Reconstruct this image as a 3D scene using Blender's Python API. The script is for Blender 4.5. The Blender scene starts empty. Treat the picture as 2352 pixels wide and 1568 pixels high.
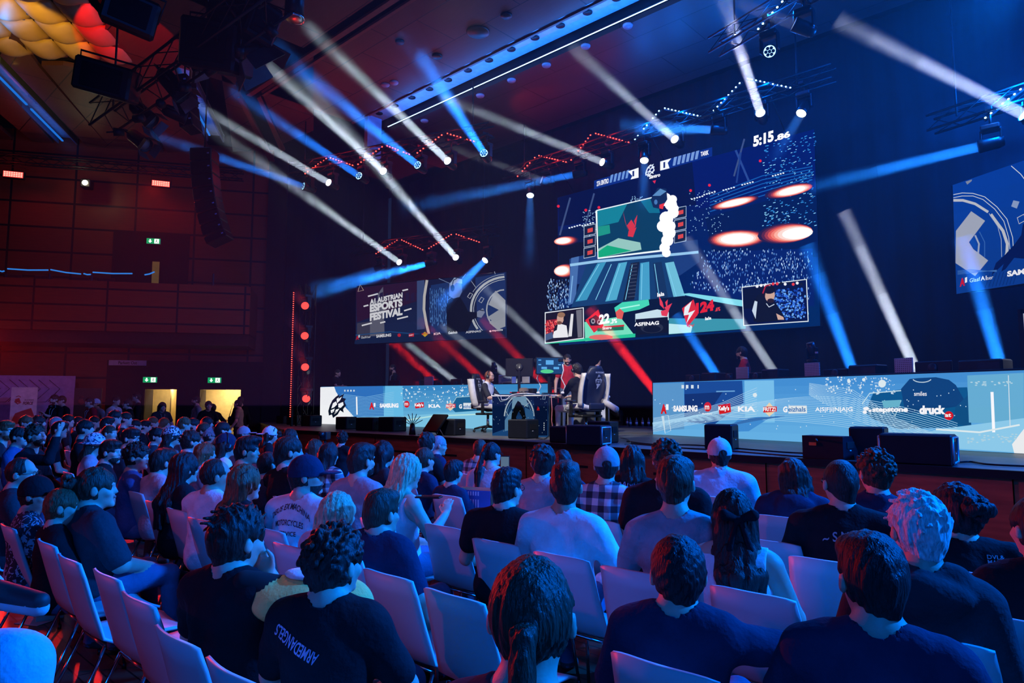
import bpy, math, random
import numpy as np
from mathutils import Vector, Matrix
from mathutils.bvhtree import BVHTree
random.seed(7)
RS = np.random.RandomState(11)
C = bpy.context.scene.collection
SC = bpy.context.scene
R = math.radians

# ---------------------------------------------------------------- camera
EYE = Vector((0.0, 0.0, 1.62)); YAW = R(43.1); PITCH = R(5.21); FPX = 1568.0
cam = bpy.data.cameras.new('camera'); camo = bpy.data.objects.new('camera', cam); C.objects.link(camo)
cam.sensor_width = 36; cam.lens = 36 * FPX / 2352; cam.clip_start = 0.05; cam.clip_end = 120
camo.location = EYE; camo.rotation_euler = (R(90) + PITCH, 0, YAW)
SC.camera = camo
FW = Vector((-math.sin(YAW) * math.cos(PITCH), math.cos(YAW) * math.cos(PITCH), math.sin(PITCH)))
RT = Vector((math.cos(YAW), math.sin(YAW), 0)); UP = RT.cross(FW)
HF = Vector((-math.sin(YAW), math.cos(YAW), 0))
def ray(x, y): return FW + RT * ((x - 1176) / FPX) + UP * ((784 - y) / FPX)
def onz(x, y, z): d = ray(x, y); return EYE + d * ((z - EYE.z) / d.z)
def ony(x, y, Y): d = ray(x, y); return EYE + d * (Y / d.y)
def ond(x, y, D): d = ray(x, y); return EYE + d * (D / d.dot(HF))
def onpl(x, y, p, n): d = ray(x, y); return EYE + d * ((p - EYE).dot(n) / d.dot(n))

# ---------------------------------------------------------------- world, exposure
w = bpy.data.worlds.new('world'); SC.world = w; w.use_nodes = True
w.node_tree.nodes['Background'].inputs[0].default_value = (0.004, 0.010, 0.03, 1)
w.node_tree.nodes['Background'].inputs[1].default_value = 1.0
SC.view_settings.view_transform = 'Standard'; SC.view_settings.look = 'None'
SC.view_settings.exposure = 0.0; SC.view_settings.gamma = 1.0; SC.view_settings.use_curve_mapping = False
cy = SC.cycles
cy.max_bounces = 3; cy.diffuse_bounces = 2; cy.glossy_bounces = 2; cy.transmission_bounces = 3
cy.volume_bounces = 0; cy.transparent_max_bounces = 6; cy.sample_clamp_indirect = 2.0; cy.sample_clamp_direct = 0
cy.use_denoising = True; cy.caustics_reflective = False; cy.caustics_refractive = False; cy.use_adaptive_sampling = True
cy.adaptive_threshold = 0.04

# ---------------------------------------------------------------- hall lights
def lamp(kind, name, loc, to, energy, color, size=0.3, spot=40, blend=0.4, sy=None, vol=1.0):
    l = bpy.data.lights.new(name, kind); l.energy = energy; l.color = color
    if kind == 'AREA':
        l.size = size
        if sy: l.shape = 'RECTANGLE'; l.size_y = sy
    else: l.shadow_soft_size = size
    if kind == 'SPOT': l.spot_size = R(spot); l.spot_blend = blend
    l.volume_factor = vol
    o = bpy.data.objects.new(name, l); C.objects.link(o); o.location = loc
    if to is not None: o.rotation_euler = (Vector(to) - Vector(loc)).to_track_quat('-Z', 'Y').to_euler()
    return o
BLUE = (0.0, 0.15, 1.0); RED = (1.0, 0.02, 0.012); WARM = (1.0, 0.32, 0.10)
# blue washes on the crowd: from the right of the stage, from above, and a softer one from behind the camera
lamp('SPOT', 'blue_wash_lamp', (5.0, 8.5, 6.5), (-3.5, 2.2, 1.0), 15000, BLUE, 0.3, 75, 0.6, vol=.25)
lamp('SPOT', 'blue_wash_lamp', (-1.0, 12.5, 8.0), (-6.5, 2.5, 1.0), 12500, BLUE, 0.3, 60, 0.6, vol=.25)
lamp('AREA', 'blue_rear_lamp', (3.0, -4.0, 6.0), (-1.5, 3.5, 0.8), 400, BLUE, 2.5)
# red washes from the left rear of the hall
lamp('SPOT', 'red_wash_lamp', (-22.6, 3.4, 3.3), (-4.5, 3.0, 1.1), 6000, RED, 0.12, 34, 0.5, vol=.2)
lamp('SPOT', 'red_wash_lamp', (-10.5, -5.5, 3.4), (-4.6, 1.2, 0.6), 420, RED, 0.10, 22, 0.5)
lamp('SPOT', 'red_wash_lamp', (-7.5, -5.0, 3.6), (-3.0, 1.1, 0.2), 14, RED, 0.08, 26, 0.6)
lamp('SPOT', 'red_wash_lamp', (-22.4, 7.5, 8.4), (-11.0, 4.0, 0.5), 2600, RED, 0.12, 44, 0.5, vol=.2)
# dim warm house light on the ceiling and balcony
lamp('AREA', 'house_lamp', (-9.0, 3.0, 3.5), (-11, 8, 10.2), 14, (1.0, 0.22, 0.11), 3.0, vol=0.0)
lamp('SPOT', 'balcony_wash_lamp', (-14.0, -2.5, 1.9), (-24.2, 3.5, 4.0), 170, (1.0, 0.06, 0.02), 0.5, 60, 0.9, vol=0.0)
lamp('SPOT', 'stage_front_fill', (-6.0, 0.5, 7.5), (-6.0, 8.2, 0.5), 330, (1.0, 0.14, 0.05), 0.4, 85, 0.7)  # added fill that reddens the stage front, no fixture of the hall
lamp('SPOT', 'cushion_fill_light', (-3.4, 3.6, 9.6), onz(715, 1375, .95), 170, (1.0, .80, .42), 0.05, 6.5, 0.4)  # added narrow fill to warm the yellow cushion, not a hall fixture
# white key lights on the two players
lamp('SPOT', 'stage_key_lamp', (-5.5, 4.5, 8.0), (-9.0, 10.3, 1.9), 3400, (1.0, 0.96, 0.92), 0.2, 27, 0.35, vol=0.05)
lamp('SPOT', 'stage_key_lamp', (-13.5, 6.0, 8.0), (-9.3, 10.2, 1.9), 1500, (0.9, 0.95, 1.0), 0.2, 24, 0.35, vol=0.05)
lamp('SPOT', 'stage_key_lamp', (-5.5, 8.6, 8.2), (-5.6, 13.0, 2.4), 350, (1.0, 0.96, 0.92), 0.2, 14, 0.5, vol=0.05)
# added lamps bluing the drapes in place of glowing haze, dark navy mid-stage
lamp('AREA', 'drape_glow_fill', (1.5, 12.0, 9.9), (0.0, 16.5, 8.0), 800, (0.004, 0.11, 1.0), 1.5, vol=0.8)
lamp('AREA', 'drape_glow_fill', (-6.0, 13.6, 9.9), (-6.0, 16.5, 8.4), 70, (0.004, 0.10, 1.0), 1.5, vol=0.8)
lamp('AREA', 'drape_glow_fill', (-1.5, 14.6, 1.3), (-1.5, 16.5, 3.0), 14, (0.004, 0.09, 1.0), 1.0, sy=4.0, vol=0.3)

# ---------------------------------------------------------------- materials
MATS = {}
def mat(name, col, rough=0.6, metal=0.0, var=0.12, scale=8.0, bump=0.0, bscale=60.0, emit=None, stretch=None, spec=0.4, sheen=0.0):
    if name in MATS: return MATS[name]
    m = bpy.data.materials.new(name); m.use_nodes = True; nt = m.node_tree; b = nt.nodes['Principled BSDF']
    b.inputs['Roughness'].default_value = rough; b.inputs['Metallic'].default_value = metal
    b.inputs['Specular IOR Level'].default_value = spec
    if sheen: b.inputs['Sheen Weight'].default_value = sheen
    tc = nt.nodes.new('ShaderNodeTexCoord'); src = tc.outputs['Object']
    if stretch:
        mp = nt.nodes.new('ShaderNodeMapping'); mp.inputs['Scale'].default_value = stretch; nt.links.new(src, mp.inputs[0]); src = mp.outputs[0]
    n = nt.nodes.new('ShaderNodeTexNoise'); n.inputs['Scale'].default_value = scale; n.inputs['Detail'].default_value = 4
    nt.links.new(src, n.inputs['Vector'])
    rp = nt.nodes.new('ShaderNodeValToRGB')
    rp.color_ramp.elements[0].position = 0.3; rp.color_ramp.elements[1].position = 0.7
    rp.color_ramp.elements[0].color = tuple(c * (1 - var) for c in col) + (1,)
    rp.color_ramp.elements[1].color = tuple(min(1, c * (1 + var)) for c in col) + (1,)
    nt.links.new(n.outputs[0], rp.inputs[0]); nt.links.new(rp.outputs[0], b.inputs['Base Color'])
    if bump:
        n2 = nt.nodes.new('ShaderNodeTexNoise'); n2.inputs['Scale'].default_value = bscale; n2.inputs['Detail'].default_value = 3
        nt.links.new(src, n2.inputs['Vector'])
        bp = nt.nodes.new('ShaderNodeBump'); bp.inputs['Strength'].default_value = bump; bp.inputs['Distance'].default_value = 0.01
        nt.links.new(n2.outputs[0], bp.inputs['Height']); nt.links.new(bp.outputs[0], b.inputs['Normal'])
    if emit:
        b.inputs['Emission Color'].default_value = emit[0] + (1,); b.inputs['Emission Strength'].default_value = emit[1]
    MATS[name] = m; return m
def glow(name, col, strength, sampled=False):
    if name in MATS: return MATS[name]
    m = bpy.data.materials.new(name); m.use_nodes = True; nt = m.node_tree; nt.nodes.clear()
    o = nt.nodes.new('ShaderNodeOutputMaterial'); e = nt.nodes.new('ShaderNodeEmission')
    e.inputs[0].default_value = tuple(col) + (1,); e.inputs[1].default_value = strength
    nt.links.new(e.outputs[0], o.inputs[0]); m.cycles.emission_sampling = 'AUTO' if sampled else 'NONE'
    MATS[name] = m; return m
def screenmat(name, sampled=True, strength=1.0):
    """emission whose colour is read from the picture's own face colours"""
    if name in MATS: return MATS[name]
    m = bpy.data.materials.new(name); m.use_nodes = True; nt = m.node_tree; nt.nodes.clear()
    o = nt.nodes.new('ShaderNodeOutputMaterial'); e = nt.nodes.new('ShaderNodeEmission'); a = nt.nodes.new('ShaderNodeAttribute')
    a.attribute_name = 'picture'; nt.links.new(a.outputs['Color'], e.inputs[0]); e.inputs[1].default_value = strength
    nt.links.new(e.outputs[0], o.inputs[0]); m.cycles.emission_sampling = 'AUTO' if sampled else 'NONE'
    MATS[name] = m; return m
def gridmat(name, col, sx, sz, gap, gapcol, rough=0.55, axes='xz', offset=0.0, var=0.12):
    """panelled wood: a brick texture with dark joints"""
    if name in MATS: return MATS[name]
    m = bpy.data.materials.new(name); m.use_nodes = True; nt = m.node_tree; b = nt.nodes['Principled BSDF']
    b.inputs['Roughness'].default_value = rough
    tc = nt.nodes.new('ShaderNodeTexCoord'); sp = nt.nodes.new('ShaderNodeSeparateXYZ'); cb = nt.nodes.new('ShaderNodeCombineXYZ')
    nt.links.new(tc.outputs['Object'], sp.inputs[0])
    nt.links.new(sp.outputs[{'x': 0, 'y': 1, 'z': 2}[axes[0]]], cb.inputs[0]); nt.links.new(sp.outputs[{'x': 0, 'y': 1, 'z': 2}[axes[1]]], cb.inputs[1])
    br = nt.nodes.new('ShaderNodeTexBrick'); br.offset = offset; br.squash = 1.0
    br.inputs['Scale'].default_value = 1.0; br.inputs['Brick Width'].default_value = sx; br.inputs['Row Height'].default_value = sz
    br.inputs['Mortar Size'].default_value = gap; br.inputs['Mortar Smooth'].default_value = 0.1
    br.inputs['Color1'].default_value = tuple(c * (1 - var) for c in col) + (1,); br.inputs['Color2'].default_value = tuple(c * (1 + var) for c in col) + (1,)
    br.inputs['Mortar'].default_value = tuple(gapcol) + (1,)
    nt.links.new(cb.outputs[0], br.inputs['Vector'])
    n = nt.nodes.new('ShaderNodeTexNoise'); n.inputs['Scale'].default_value = 6; mp = nt.nodes.new('ShaderNodeMapping')
    mp.inputs['Scale'].default_value = (0.4, 5, 0.4); nt.links.new(cb.outputs[0], mp.inputs[0]); nt.links.new(mp.outputs[0], n.inputs['Vector'])
    mx = nt.nodes.new('ShaderNodeMixRGB'); mx.blend_type = 'MULTIPLY'; mx.inputs[0].default_value = 0.35
    nt.links.new(br.outputs['Color'], mx.inputs[1]); nt.links.new(n.outputs[0], mx.inputs[2]); nt.links.new(mx.outputs[0], b.inputs['Base Color'])
    bp = nt.nodes.new('ShaderNodeBump'); bp.inputs['Strength'].default_value = 0.6; bp.inputs['Distance'].default_value = 0.02; bp.invert = True
    nt.links.new(br.outputs['Fac'], bp.inputs['Height']); nt.links.new(bp.outputs[0], b.inputs['Normal'])
    MATS[name] = m; return m

# ---------------------------------------------------------------- objects and tags
def tag(o, label=None, cat=None, group=None, kind=None):
    if label: o['label'] = label
    if cat: o['category'] = cat
    if group: o['group'] = group
    if kind: o['kind'] = kind
    return o
def empty(name, loc=(0, 0, 0), rz=0.0, label=None, cat=None, group=None):
    o = bpy.data.objects.new(name, None); C.objects.link(o); o.location = loc; o.rotation_euler = (0, 0, rz); o.empty_display_size = 0.1
    return tag(o, label, cat, group)
def link(name, me, parent=None, loc=None, rot=None):
    o = bpy.data.objects.new(name, me); C.objects.link(o)
    if parent is not None: o.parent = parent
    if loc is not None: o.location = loc
    if rot is not None: o.rotation_euler = rot
    return o
def copy_tree(o, parent=None):
    c = o.copy(); C.objects.link(c)
    if parent is not None: c.parent = parent
    for ch in o.children: copy_tree(ch, c)
    return c

class MB:
    """collects boxes, tubes, lofts and polygons into ONE mesh"""
    def __init__(s): s.v = []; s.f = []; s.m = []; s.sm = []
    def add(s, vs, fs, mi=0, smooth=False):
        b = len(s.v); s.v += [tuple(v) for v in vs]
        for f in fs: s.f.append([b + i for i in f]); s.m.append(mi); s.sm.append(smooth)
        return s
    def box(s, c, d, rot=None, mi=0, bev=0.0):
        c = Vector(c); x, y, z = d[0] / 2, d[1] / 2, d[2] / 2
        M = rot if rot is not None else Matrix.Identity(3)
        if bev <= 0:
            vs = [c + M @ Vector((sx * x, sy * y, sz * z)) for sx in (-1, 1) for sy in (-1, 1) for sz in (-1, 1)]
            return s.add(vs, [(0, 1, 3, 2), (4, 6, 7, 5), (0, 4, 5, 1), (2, 3, 7, 6), (0, 2, 6, 4), (1, 5, 7, 3)], mi)
        b = min(bev, x * .9, y * .9, z * .9)
        vs = []; idx = {}
        for sx in (-1, 1):
            for sy in (-1, 1):
                for sz in (-1, 1):
                    for a in range(3):
                        p = [sx * x, sy * y, sz * z]
                        for q in range(3):
                            if q != a: p[q] -= (sx, sy, sz)[q] * b
                        idx[(sx, sy, sz, a)] = len(vs); vs.append(c + M @ Vector(p))
        fs = []
        for a in range(3):
            o1, o2 = [q for q in range(3) if q != a]
            for sg in (-1, 1):
                q = []
                for s1, s2 in ((-1, -1), (1, -1), (1, 1), (-1, 1)):
                    k = [0, 0, 0]; k[a] = sg; k[o1] = s1; k[o2] = s2; q.append(idx[(k[0], k[1], k[2], a)])
                fs.append(q)
            for s1 in (-1, 1):
                for s2 in (-1, 1):
                    k = [0, 0, 0]; k[o1] = s1; k[o2] = s2; q = []
                    for sg, aa in ((-1, o1), (-1, o2), (1, o2), (1, o1)):
                        k[a] = sg; q.append(idx[(k[0], k[1], k[2], aa)])
                    fs.append(q)
        for sx in (-1, 1):
            for sy in (-1, 1):
                for sz in (-1, 1): fs.append([idx[(sx, sy, sz, a)] for a in range(3)])
        return s.add(vs, fs, mi)
    def tube(s, pts, rad, seg=8, mi=0, cap=True, smooth=True, closed=False):
        pts = [Vector(p) for p in pts]; n = len(pts); rs = rad if isinstance(rad, (list, tuple)) else [rad] * n
        vs = []; up = Vector((0, 0, 1)); prev = None
        for i, p in enumerate(pts):
            a = pts[max(0, i - 1)]; b = pts[min(n - 1, i + 1)]; t = (b - a)
            t = t.normalized() if t.length > 1e-9 else Vector((0, 0, 1))
            if prev is None:
                x = t.cross(up); x = x.normalized() if x.length > 1e-3 else Vector((1, 0, 0))
            else:
                x = prev - t * prev.dot(t); x = x.normalized() if x.length > 1e-6 else t.orthogonal().normalized()
            prev = x; y = t.cross(x)
            for k in range(seg):
                a_ = 2 * math.pi * k / seg; vs.append(p + (x * math.cos(a_) + y * math.sin(a_)) * rs[i])
        fs = [(i * seg + k, i * seg + (k + 1) % seg, (i + 1) * seg + (k + 1) % seg, (i + 1) * seg + k) for i in range(n - 1) for k in range(seg)]
        if cap: fs += [tuple(range(seg))[::-1], tuple((n - 1) * seg + k for k in range(seg))]
        return s.add(vs, fs, mi, smooth)
    def lathe(s, prof, c=(0, 0, 0), seg=20, mi=0, M=None, smooth=True):
        c = Vector(c); M = M or Matrix.Identity(3); vs = []
        for r_, z in prof:
            for k in range(seg):
                a = 2 * math.pi * k / seg; vs.append(c + M @ Vector((r_ * math.cos(a), r_ * math.sin(a), z)))
        n = len(prof)
        fs = [(i * seg + k, i * seg + (k + 1) % seg, (i + 1) * seg + (k + 1) % seg, (i + 1) * seg + k) for i in range(n - 1) for k in range(seg)]
        fs += [tuple(range(seg))[::-1], tuple((n - 1) * seg + k for k in range(seg))]
        return s.add(vs, fs, mi, smooth)
    def loft(s, rows, mi=0, thick=None, smooth=True):
        """rows: list of rows of points; optional thickness vector(s) makes a closed shell"""
        n, m = len(rows), len(rows[0]); vs = [Vector(p) for r_ in rows for p in r_]
        fs = [(i * m + k, i * m + k + 1, (i + 1) * m + k + 1, (i + 1) * m + k) for i in range(n - 1) for k in range(m - 1)]
        if thick:
            nv = []
            for i in range(n):
                for k in range(m):
                    a = vs[min(n - 1, i + 1) * m + k] - vs[max(0, i - 1) * m + k]; b = vs[i * m + min(m - 1, k + 1)] - vs[i * m + max(0, k - 1)]
                    nv.append(a.cross(b).normalized() * thick)
            q = len(vs); vs = vs + [v + d for v, d in zip(vs, nv)]
            fs2 = [tuple(q + i for i in f)[::-1] for f in fs]
            edge = [k for k in range(m)] + [i * m + m - 1 for i in range(1, n)] + [(n - 1) * m + k for k in range(m - 2, -1, -1)] + [i * m for i in range(n - 2, 0, -1)]
            L = len(edge)
            fs = fs + fs2 + [(edge[i], edge[(i + 1) % L], q + edge[(i + 1) % L], q + edge[i])[::-1] for i in range(L)]
        return s.add(vs, fs, mi, smooth)
    def prism(s, poly, h, mi=0):
        """poly: 3D points of a flat outline; h: extrusion vector"""
        n = len(poly); h = Vector(h); vs = [Vector(p) for p in poly] + [Vector(p) + h for p in poly]
        return s.add(vs, [tuple(range(n))[::-1], tuple(range(n, 2 * n))] + [(i, (i + 1) % n, n + (i + 1) % n, n + i) for i in range(n)], mi)
    def mesh(s, name, mats):
        me = bpy.data.meshes.new(name); me.from_pydata(s.v, [], s.f)
        for m_ in (mats if isinstance(mats, (list, tuple)) else [mats]): me.materials.append(m_)
        me.polygons.foreach_set('material_index', s.m); me.polygons.foreach_set('use_smooth', s.sm)
        me.update(); return me
    def build(s, name, mats, parent=None, loc=None, rz=None):
        return link(name, s.mesh(name, mats), parent, loc, (0, 0, rz) if rz is not None else None)

# ---------------------------------------------------------------- lettering
_TX = {}
def text_mesh(st, bold=0.012, shear=0.0):
    k = (st, bold, shear)
    if k in _TX: return _TX[k]
    cu = bpy.data.curves.new('t', 'FONT'); cu.body = st; cu.offset = bold; cu.shear = shear; cu.resolution_u = 3; cu.fill_mode = 'BOTH'
    o = bpy.data.objects.new('t', cu); C.objects.link(o); dg = bpy.context.evaluated_depsgraph_get()
    me = bpy.data.meshes.new_from_object(o.evaluated_get(dg))
    vs = [(v.co.x, v.co.y) for v in me.vertices]; fs = [tuple(p.vertices) for p in me.polygons]
    bpy.data.objects.remove(o); bpy.data.curves.remove(cu); bpy.data.meshes.remove(me)
    x0 = min(v[0] for v in vs); x1 = max(v[0] for v in vs); y0 = min(v[1] for v in vs); y1 = max(v[1] for v in vs)
    r_ = ([((a - x0) / (x1 - x0), (b - y0) / (y1 - y0)) for a, b in vs], fs); _TX[k] = r_; return r_

class Screen:
    """a picture on a flat panel: shapes and words given by where they stand on the panel; every face keeps its own colour"""
    def __init__(s, p0, ux, uy):
        s.p0 = Vector(p0); s.ux = Vector(ux).normalized(); s.uy = Vector(uy).normalized(); s.n = s.ux.cross(s.uy)
        s.v = []; s.f = []; s.c = []; s.z = 0.0; s.lv = []; s.lf = []; s.lc = []
    def uv(s, x, y):
        q = onpl(x, y, s.p0, s.n) - s.p0; return q.dot(s.ux), q.dot(s.uy)
    def at(s, u, v, z): return s.p0 + s.ux * u + s.uy * v + s.n * z
    def raw(s, uvs, faces, col, letters=False):
        s.z += 0.0004; z = s.z + (0.012 if letters else 0); V, F, K = (s.lv, s.lf, s.lc) if letters else (s.v, s.f, s.c)
        b = len(V); V += [tuple(s.at(u, v, z)) for u, v in uvs]
        for f in faces: F.append([b + i for i in f]); K.append(col)
    def poly(s, pts, col): s.raw([s.uv(*p) for p in pts], [tuple(range(len(pts)))], col)
    def ell(s, cx, cy, rx, ry, col, n=20, a0=0.0, tilt=0.0):
        ct, st = math.cos(tilt), math.sin(tilt)
        s.poly([(cx + rx * math.cos(t) * ct - ry * math.sin(t) * st, cy + rx * math.cos(t) * st + ry * math.sin(t) * ct) for t in [a0 + 2 * math.pi * i / n for i in range(n)]], col)
    def line(s, pts, w_, col, closed=False):
        q = list(pts) + ([pts[0]] if closed else []); L = []; Rr = []
        for i, p in enumerate(q):
            a = q[max(0, i - 1)]; b = q[min(len(q) - 1, i + 1)]
            if closed and i in (0, len(q) - 1): a = q[-2]; b = q[1]
            dx, dy = b[0] - a[0], b[1] - a[1]; l = math.hypot(dx, dy) or 1; nx, ny = -dy / l * w_ / 2, dx / l * w_ / 2
            L.append(s.uv(p[0] + nx, p[1] + ny)); Rr.append(s.uv(p[0] - nx, p[1] - ny))
        n = len(q); s.raw(L + Rr, [(i, i + 1, n + i + 1, n + i) for i in range(n - 1)], col)
    def grad(s, bl, br, tr, tl, c0, c1, n=8):
        """colour steps from the bottom edge (c0) to the top edge (c1)"""
        A, B, D, E_ = [Vector(s.uv(*p)) for p in (bl, br, tr, tl)]
        for i in range(n):
            t0, t1 = i / n, (i + 1) / n; k = (i + .5) / n
            s.raw([A.lerp(E_, t0), B.lerp(D, t0), B.lerp(D, t1), A.lerp(E_, t1)], [(0, 1, 2, 3)], tuple(c0[j] * (1 - k) + c1[j] * k for j in range(3)))
    def text(s, st, bl, br, h, col, bold=0.012, shear=0.0):
        vs, fs = text_mesh(st, bold, shear)
        A = Vector(s.uv(*bl)); B = Vector(s.uv(*br)); T = Vector(s.uv(bl[0], bl[1] - h))
        s.raw([A + (B - A) * x + (T - A) * y for x, y in vs], fs, col, True)
    def _mk(s, name, V, F, K, m, parent):
        me = bpy.data.meshes.new(name); me.from_pydata(V, [], F); me.materials.append(m)
        at = me.attributes.new('picture', 'FLOAT_COLOR', 'FACE')
        at.data.foreach_set('color', np.array([tuple(k) + (1.0,) for k in K], np.float32).ravel()); me.update()
        return link(name, me, parent)
    def build(s, parent, name='picture', strength=1.0, sampled=True):
        s._mk(name, s.v, s.f, s.c, screenmat('screen light %g %d' % (strength, sampled), sampled, strength), parent)
        if s.lf: s._mk('lettering', s.lv, s.lf, s.lc, screenmat('screen letters %g' % strength, False, strength), parent)
def srgb(r_, g_, b_): return tuple(((c / 255.0) / 12.92 if c <= 10 else (((c / 255.0) + 0.055) / 1.055) ** 2.4) for c in (r_, g_, b_))

# ================================================================ bodies: blended solids turned into one skin
def _sub(g, lo, hi, org, h):
    i0 = np.maximum(0, np.floor((lo - org) / h).astype(int)); i1 = np.minimum(np.array(g.shape), np.ceil((hi - org) / h).astype(int) + 1)
    return i0, i1
class Field:
    def __init__(s, lo, hi, h):
        s.o = np.array(lo, np.float32); s.h = h; n = np.ceil((np.array(hi) - lo) / h).astype(int) + 1
        s.g = np.full(n, 0.5, np.float32); s.t = np.zeros(n, np.uint8)
    def grid(s, i0, i1):
        ax = [s.o[k] + s.h * np.arange(i0[k], i1[k], dtype=np.float32) for k in range(3)]
        return ax[0][:, None, None], ax[1][None, :, None], ax[2][None, None, :]
    def comb(s, i0, i1, d, tag_, k, op):
        sl = tuple(slice(a, b) for a, b in zip(i0, i1)); g = s.g[sl]
        if op == 'add':
            if tag_ is not None: s.t[sl] = np.where(d < g, tag_, s.t[sl])
            if k > 0:
                hh = np.clip(0.5 + 0.5 * (g - d) / k, 0, 1); s.g[sl] = g * (1 - hh) + d * hh - k * hh * (1 - hh)
            else: s.g[sl] = np.minimum(g, d)
        else:
            if k > 0:
                hh = np.clip(0.5 - 0.5 * (g + d) / k, 0, 1); s.g[sl] = g * (1 - hh) - d * hh + k * hh * (1 - hh)
            else: s.g[sl] = np.maximum(g, -d)
    def cap(s, a, b, ra, rb, tag_=0, k=0.03, op='add', flat=None):
        a = np.array(a, np.float32); b = np.array(b, np.float32); m = max(ra, rb) + k + 2 * s.h
        i0, i1 = _sub(s.g, np.minimum(a, b) - m, np.maximum(a, b) + m, s.o, s.h)
        if np.any(i1 <= i0): return
        X, Y, Z = s.grid(i0, i1); ba = b - a; L = float(ba @ ba) + 1e-9
        t = np.clip(((X - a[0]) * ba[0] + (Y - a[1]) * ba[1] + (Z - a[2]) * ba[2]) / L, 0, 1)
        d = np.sqrt((X - a[0] - t * ba[0]) ** 2 + (Y - a[1] - t * ba[1]) ** 2 + (Z - a[2] - t * ba[2]) ** 2) - (ra + (rb - ra) * t)
        s.comb(i0, i1, d, tag_, k, op)
    def ell(s, c, r_, tag_=0, k=0.03, op='add', M=None):
        c = np.array(c, np.float32); r_ = np.array(r_, np.float32); m = float(max(r_)) + k + 2 * s.h
        i0, i1 = _sub(s.g, c - m, c + m, s.o, s.h)
        if np.any(i1 <= i0): return
        X, Y, Z = s.grid(i0, i1); X = X - c[0]; Y = Y - c[1]; Z = Z - c[2]
        if M is not None: X, Y, Z = M[0][0] * X + M[1][0] * Y + M[2][0] * Z, M[0][1] * X + M[1][1] * Y + M[2][1] * Z, M[0][2] * X + M[1][2] * Y + M[2][2] * Z
        q = (X / r_[0]) ** 2 + (Y / r_[1]) ** 2 + (Z / r_[2]) ** 2
        k0 = np.sqrt(q); k1 = np.sqrt((X / r_[0] ** 2) ** 2 + (Y / r_[1] ** 2) ** 2 + (Z / r_[2] ** 2) ** 2) + 1e-6
        s.comb(i0, i1, k0 * (k0 - 1) / k1, tag_, k, op)
    def wrinkle(s, amp, fr, seed, stretch=(1, 1, 1)):
        rs = np.random.RandomState(seed); X, Y, Z = s.grid((0, 0, 0), s.g.shape); n = 0
        for _ in range(5):
            d = rs.normal(size=3) * np.array(stretch); d /= np.linalg.norm(d); f_ = fr * rs.uniform(.6, 1.8)
            n = n + np.sin((X * d[0] + Y * d[1] + Z * d[2]) * f_ + rs.uniform(0, 6))
        s.g += (amp / 2.2) * n.astype(np.float32)
    def mesh(s, name, mats, M=None, smooth=True):
        g = s.g; g[0] = g[-1] = 0.5; g[:, 0] = g[:, -1] = 0.5; g[:, :, 0] = g[:, :, -1] = 0.5
        ins = g < 0; nx, ny, nz = g.shape
        cnt = np.zeros((nx - 1, ny - 1, nz - 1), np.float32); acc = np.zeros((3, nx - 1, ny - 1, nz - 1), np.float32)
        A = lambda dx, dy, dz: (slice(dx, nx - 1 + dx), slice(dy, ny - 1 + dy), slice(dz, nz - 1 + dz))
        occ = sum(ins[A(x, y, z)].astype(np.uint8) for x in (0, 1) for y in (0, 1) for z in (0, 1))
        act = (occ > 0) & (occ < 8); ci = np.argwhere(act)
        if len(ci) == 0: return None
        P = np.zeros((len(ci), 3), np.float32); N = np.zeros(len(ci), np.float32)
        for ax in range(3):
            o1, o2 = [q for q in range(3) if q != ax]
            for a in (0, 1):
                for b in (0, 1):
                    d0 = np.zeros(3, int); d0[o1] = a; d0[o2] = b; d1 = d0.copy(); d1[ax] = 1
                    q0 = ci + d0; q1 = ci + d1; v0 = g[q0[:, 0], q0[:, 1], q0[:, 2]]; v1 = g[q1[:, 0], q1[:, 1], q1[:, 2]]
                    c = (v0 < 0) != (v1 < 0); t = np.where(c, v0 / np.where(c, v0 - v1, 1), 0)
                    p = d0[None, :].astype(np.float32).repeat(len(ci), 0); p[:, ax] = t
                    P += p * c[:, None]; N += c
        P = P / N[:, None] + ci; P = s.o + P * s.h
        idx = np.full(act.shape, -1, np.int32); idx[act] = np.arange(len(ci))
        Q = []; T = []
        for ax in range(3):
            o1, o2 = (ax + 1) % 3, (ax + 2) % 3
            sh = [slice(1, n - 1) for n in g.shape]; s0 = list(sh); s1 = list(sh); s0[ax] = slice(0, g.shape[ax] - 1); s1[ax] = slice(1, g.shape[ax])
            c = ins[tuple(s0)] != ins[tuple(s1)]; e = np.argwhere(c); off = np.array([1, 1, 1]); off[ax] = 0; e = e + off
            inn = ins[e[:, 0], e[:, 1], e[:, 2]]
            def ix(d1, d2):
                q = e.copy(); q[:, o1] -= d1; q[:, o2] -= d2; return idx[q[:, 0], q[:, 1], q[:, 2]]
            f = np.stack([ix(1, 1), ix(0, 1), ix(0, 0), ix(1, 0)], 1); f[~inn] = f[~inn][:, ::-1]
            e1 = e.copy(); e1[:, ax] += 1
            T.append(np.where(inn, s.t[e[:, 0], e[:, 1], e[:, 2]], s.t[e1[:, 0], e1[:, 1], e1[:, 2]])); Q.append(f)
        Q = np.concatenate(Q); T = np.concatenate(T)
        me = bpy.data.meshes.new(name); me.vertices.add(len(P)); me.vertices.foreach_set('co', P.astype(np.float32).ravel())
        me.loops.add(Q.size); me.loops.foreach_set('vertex_index', Q.astype(np.int32).ravel())
        me.polygons.add(len(Q)); me.polygons.foreach_set('loop_start', np.arange(0, Q.size, 4, dtype=np.int32))
        for m_ in mats: me.materials.append(m_)
        me.polygons.foreach_set('material_index', np.minimum(T, len(mats) - 1).astype(np.int32))
        me.polygons.foreach_set('use_smooth', np.ones(len(Q), bool)); me.update(calc_edges=True); me.validate(); return me

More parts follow.
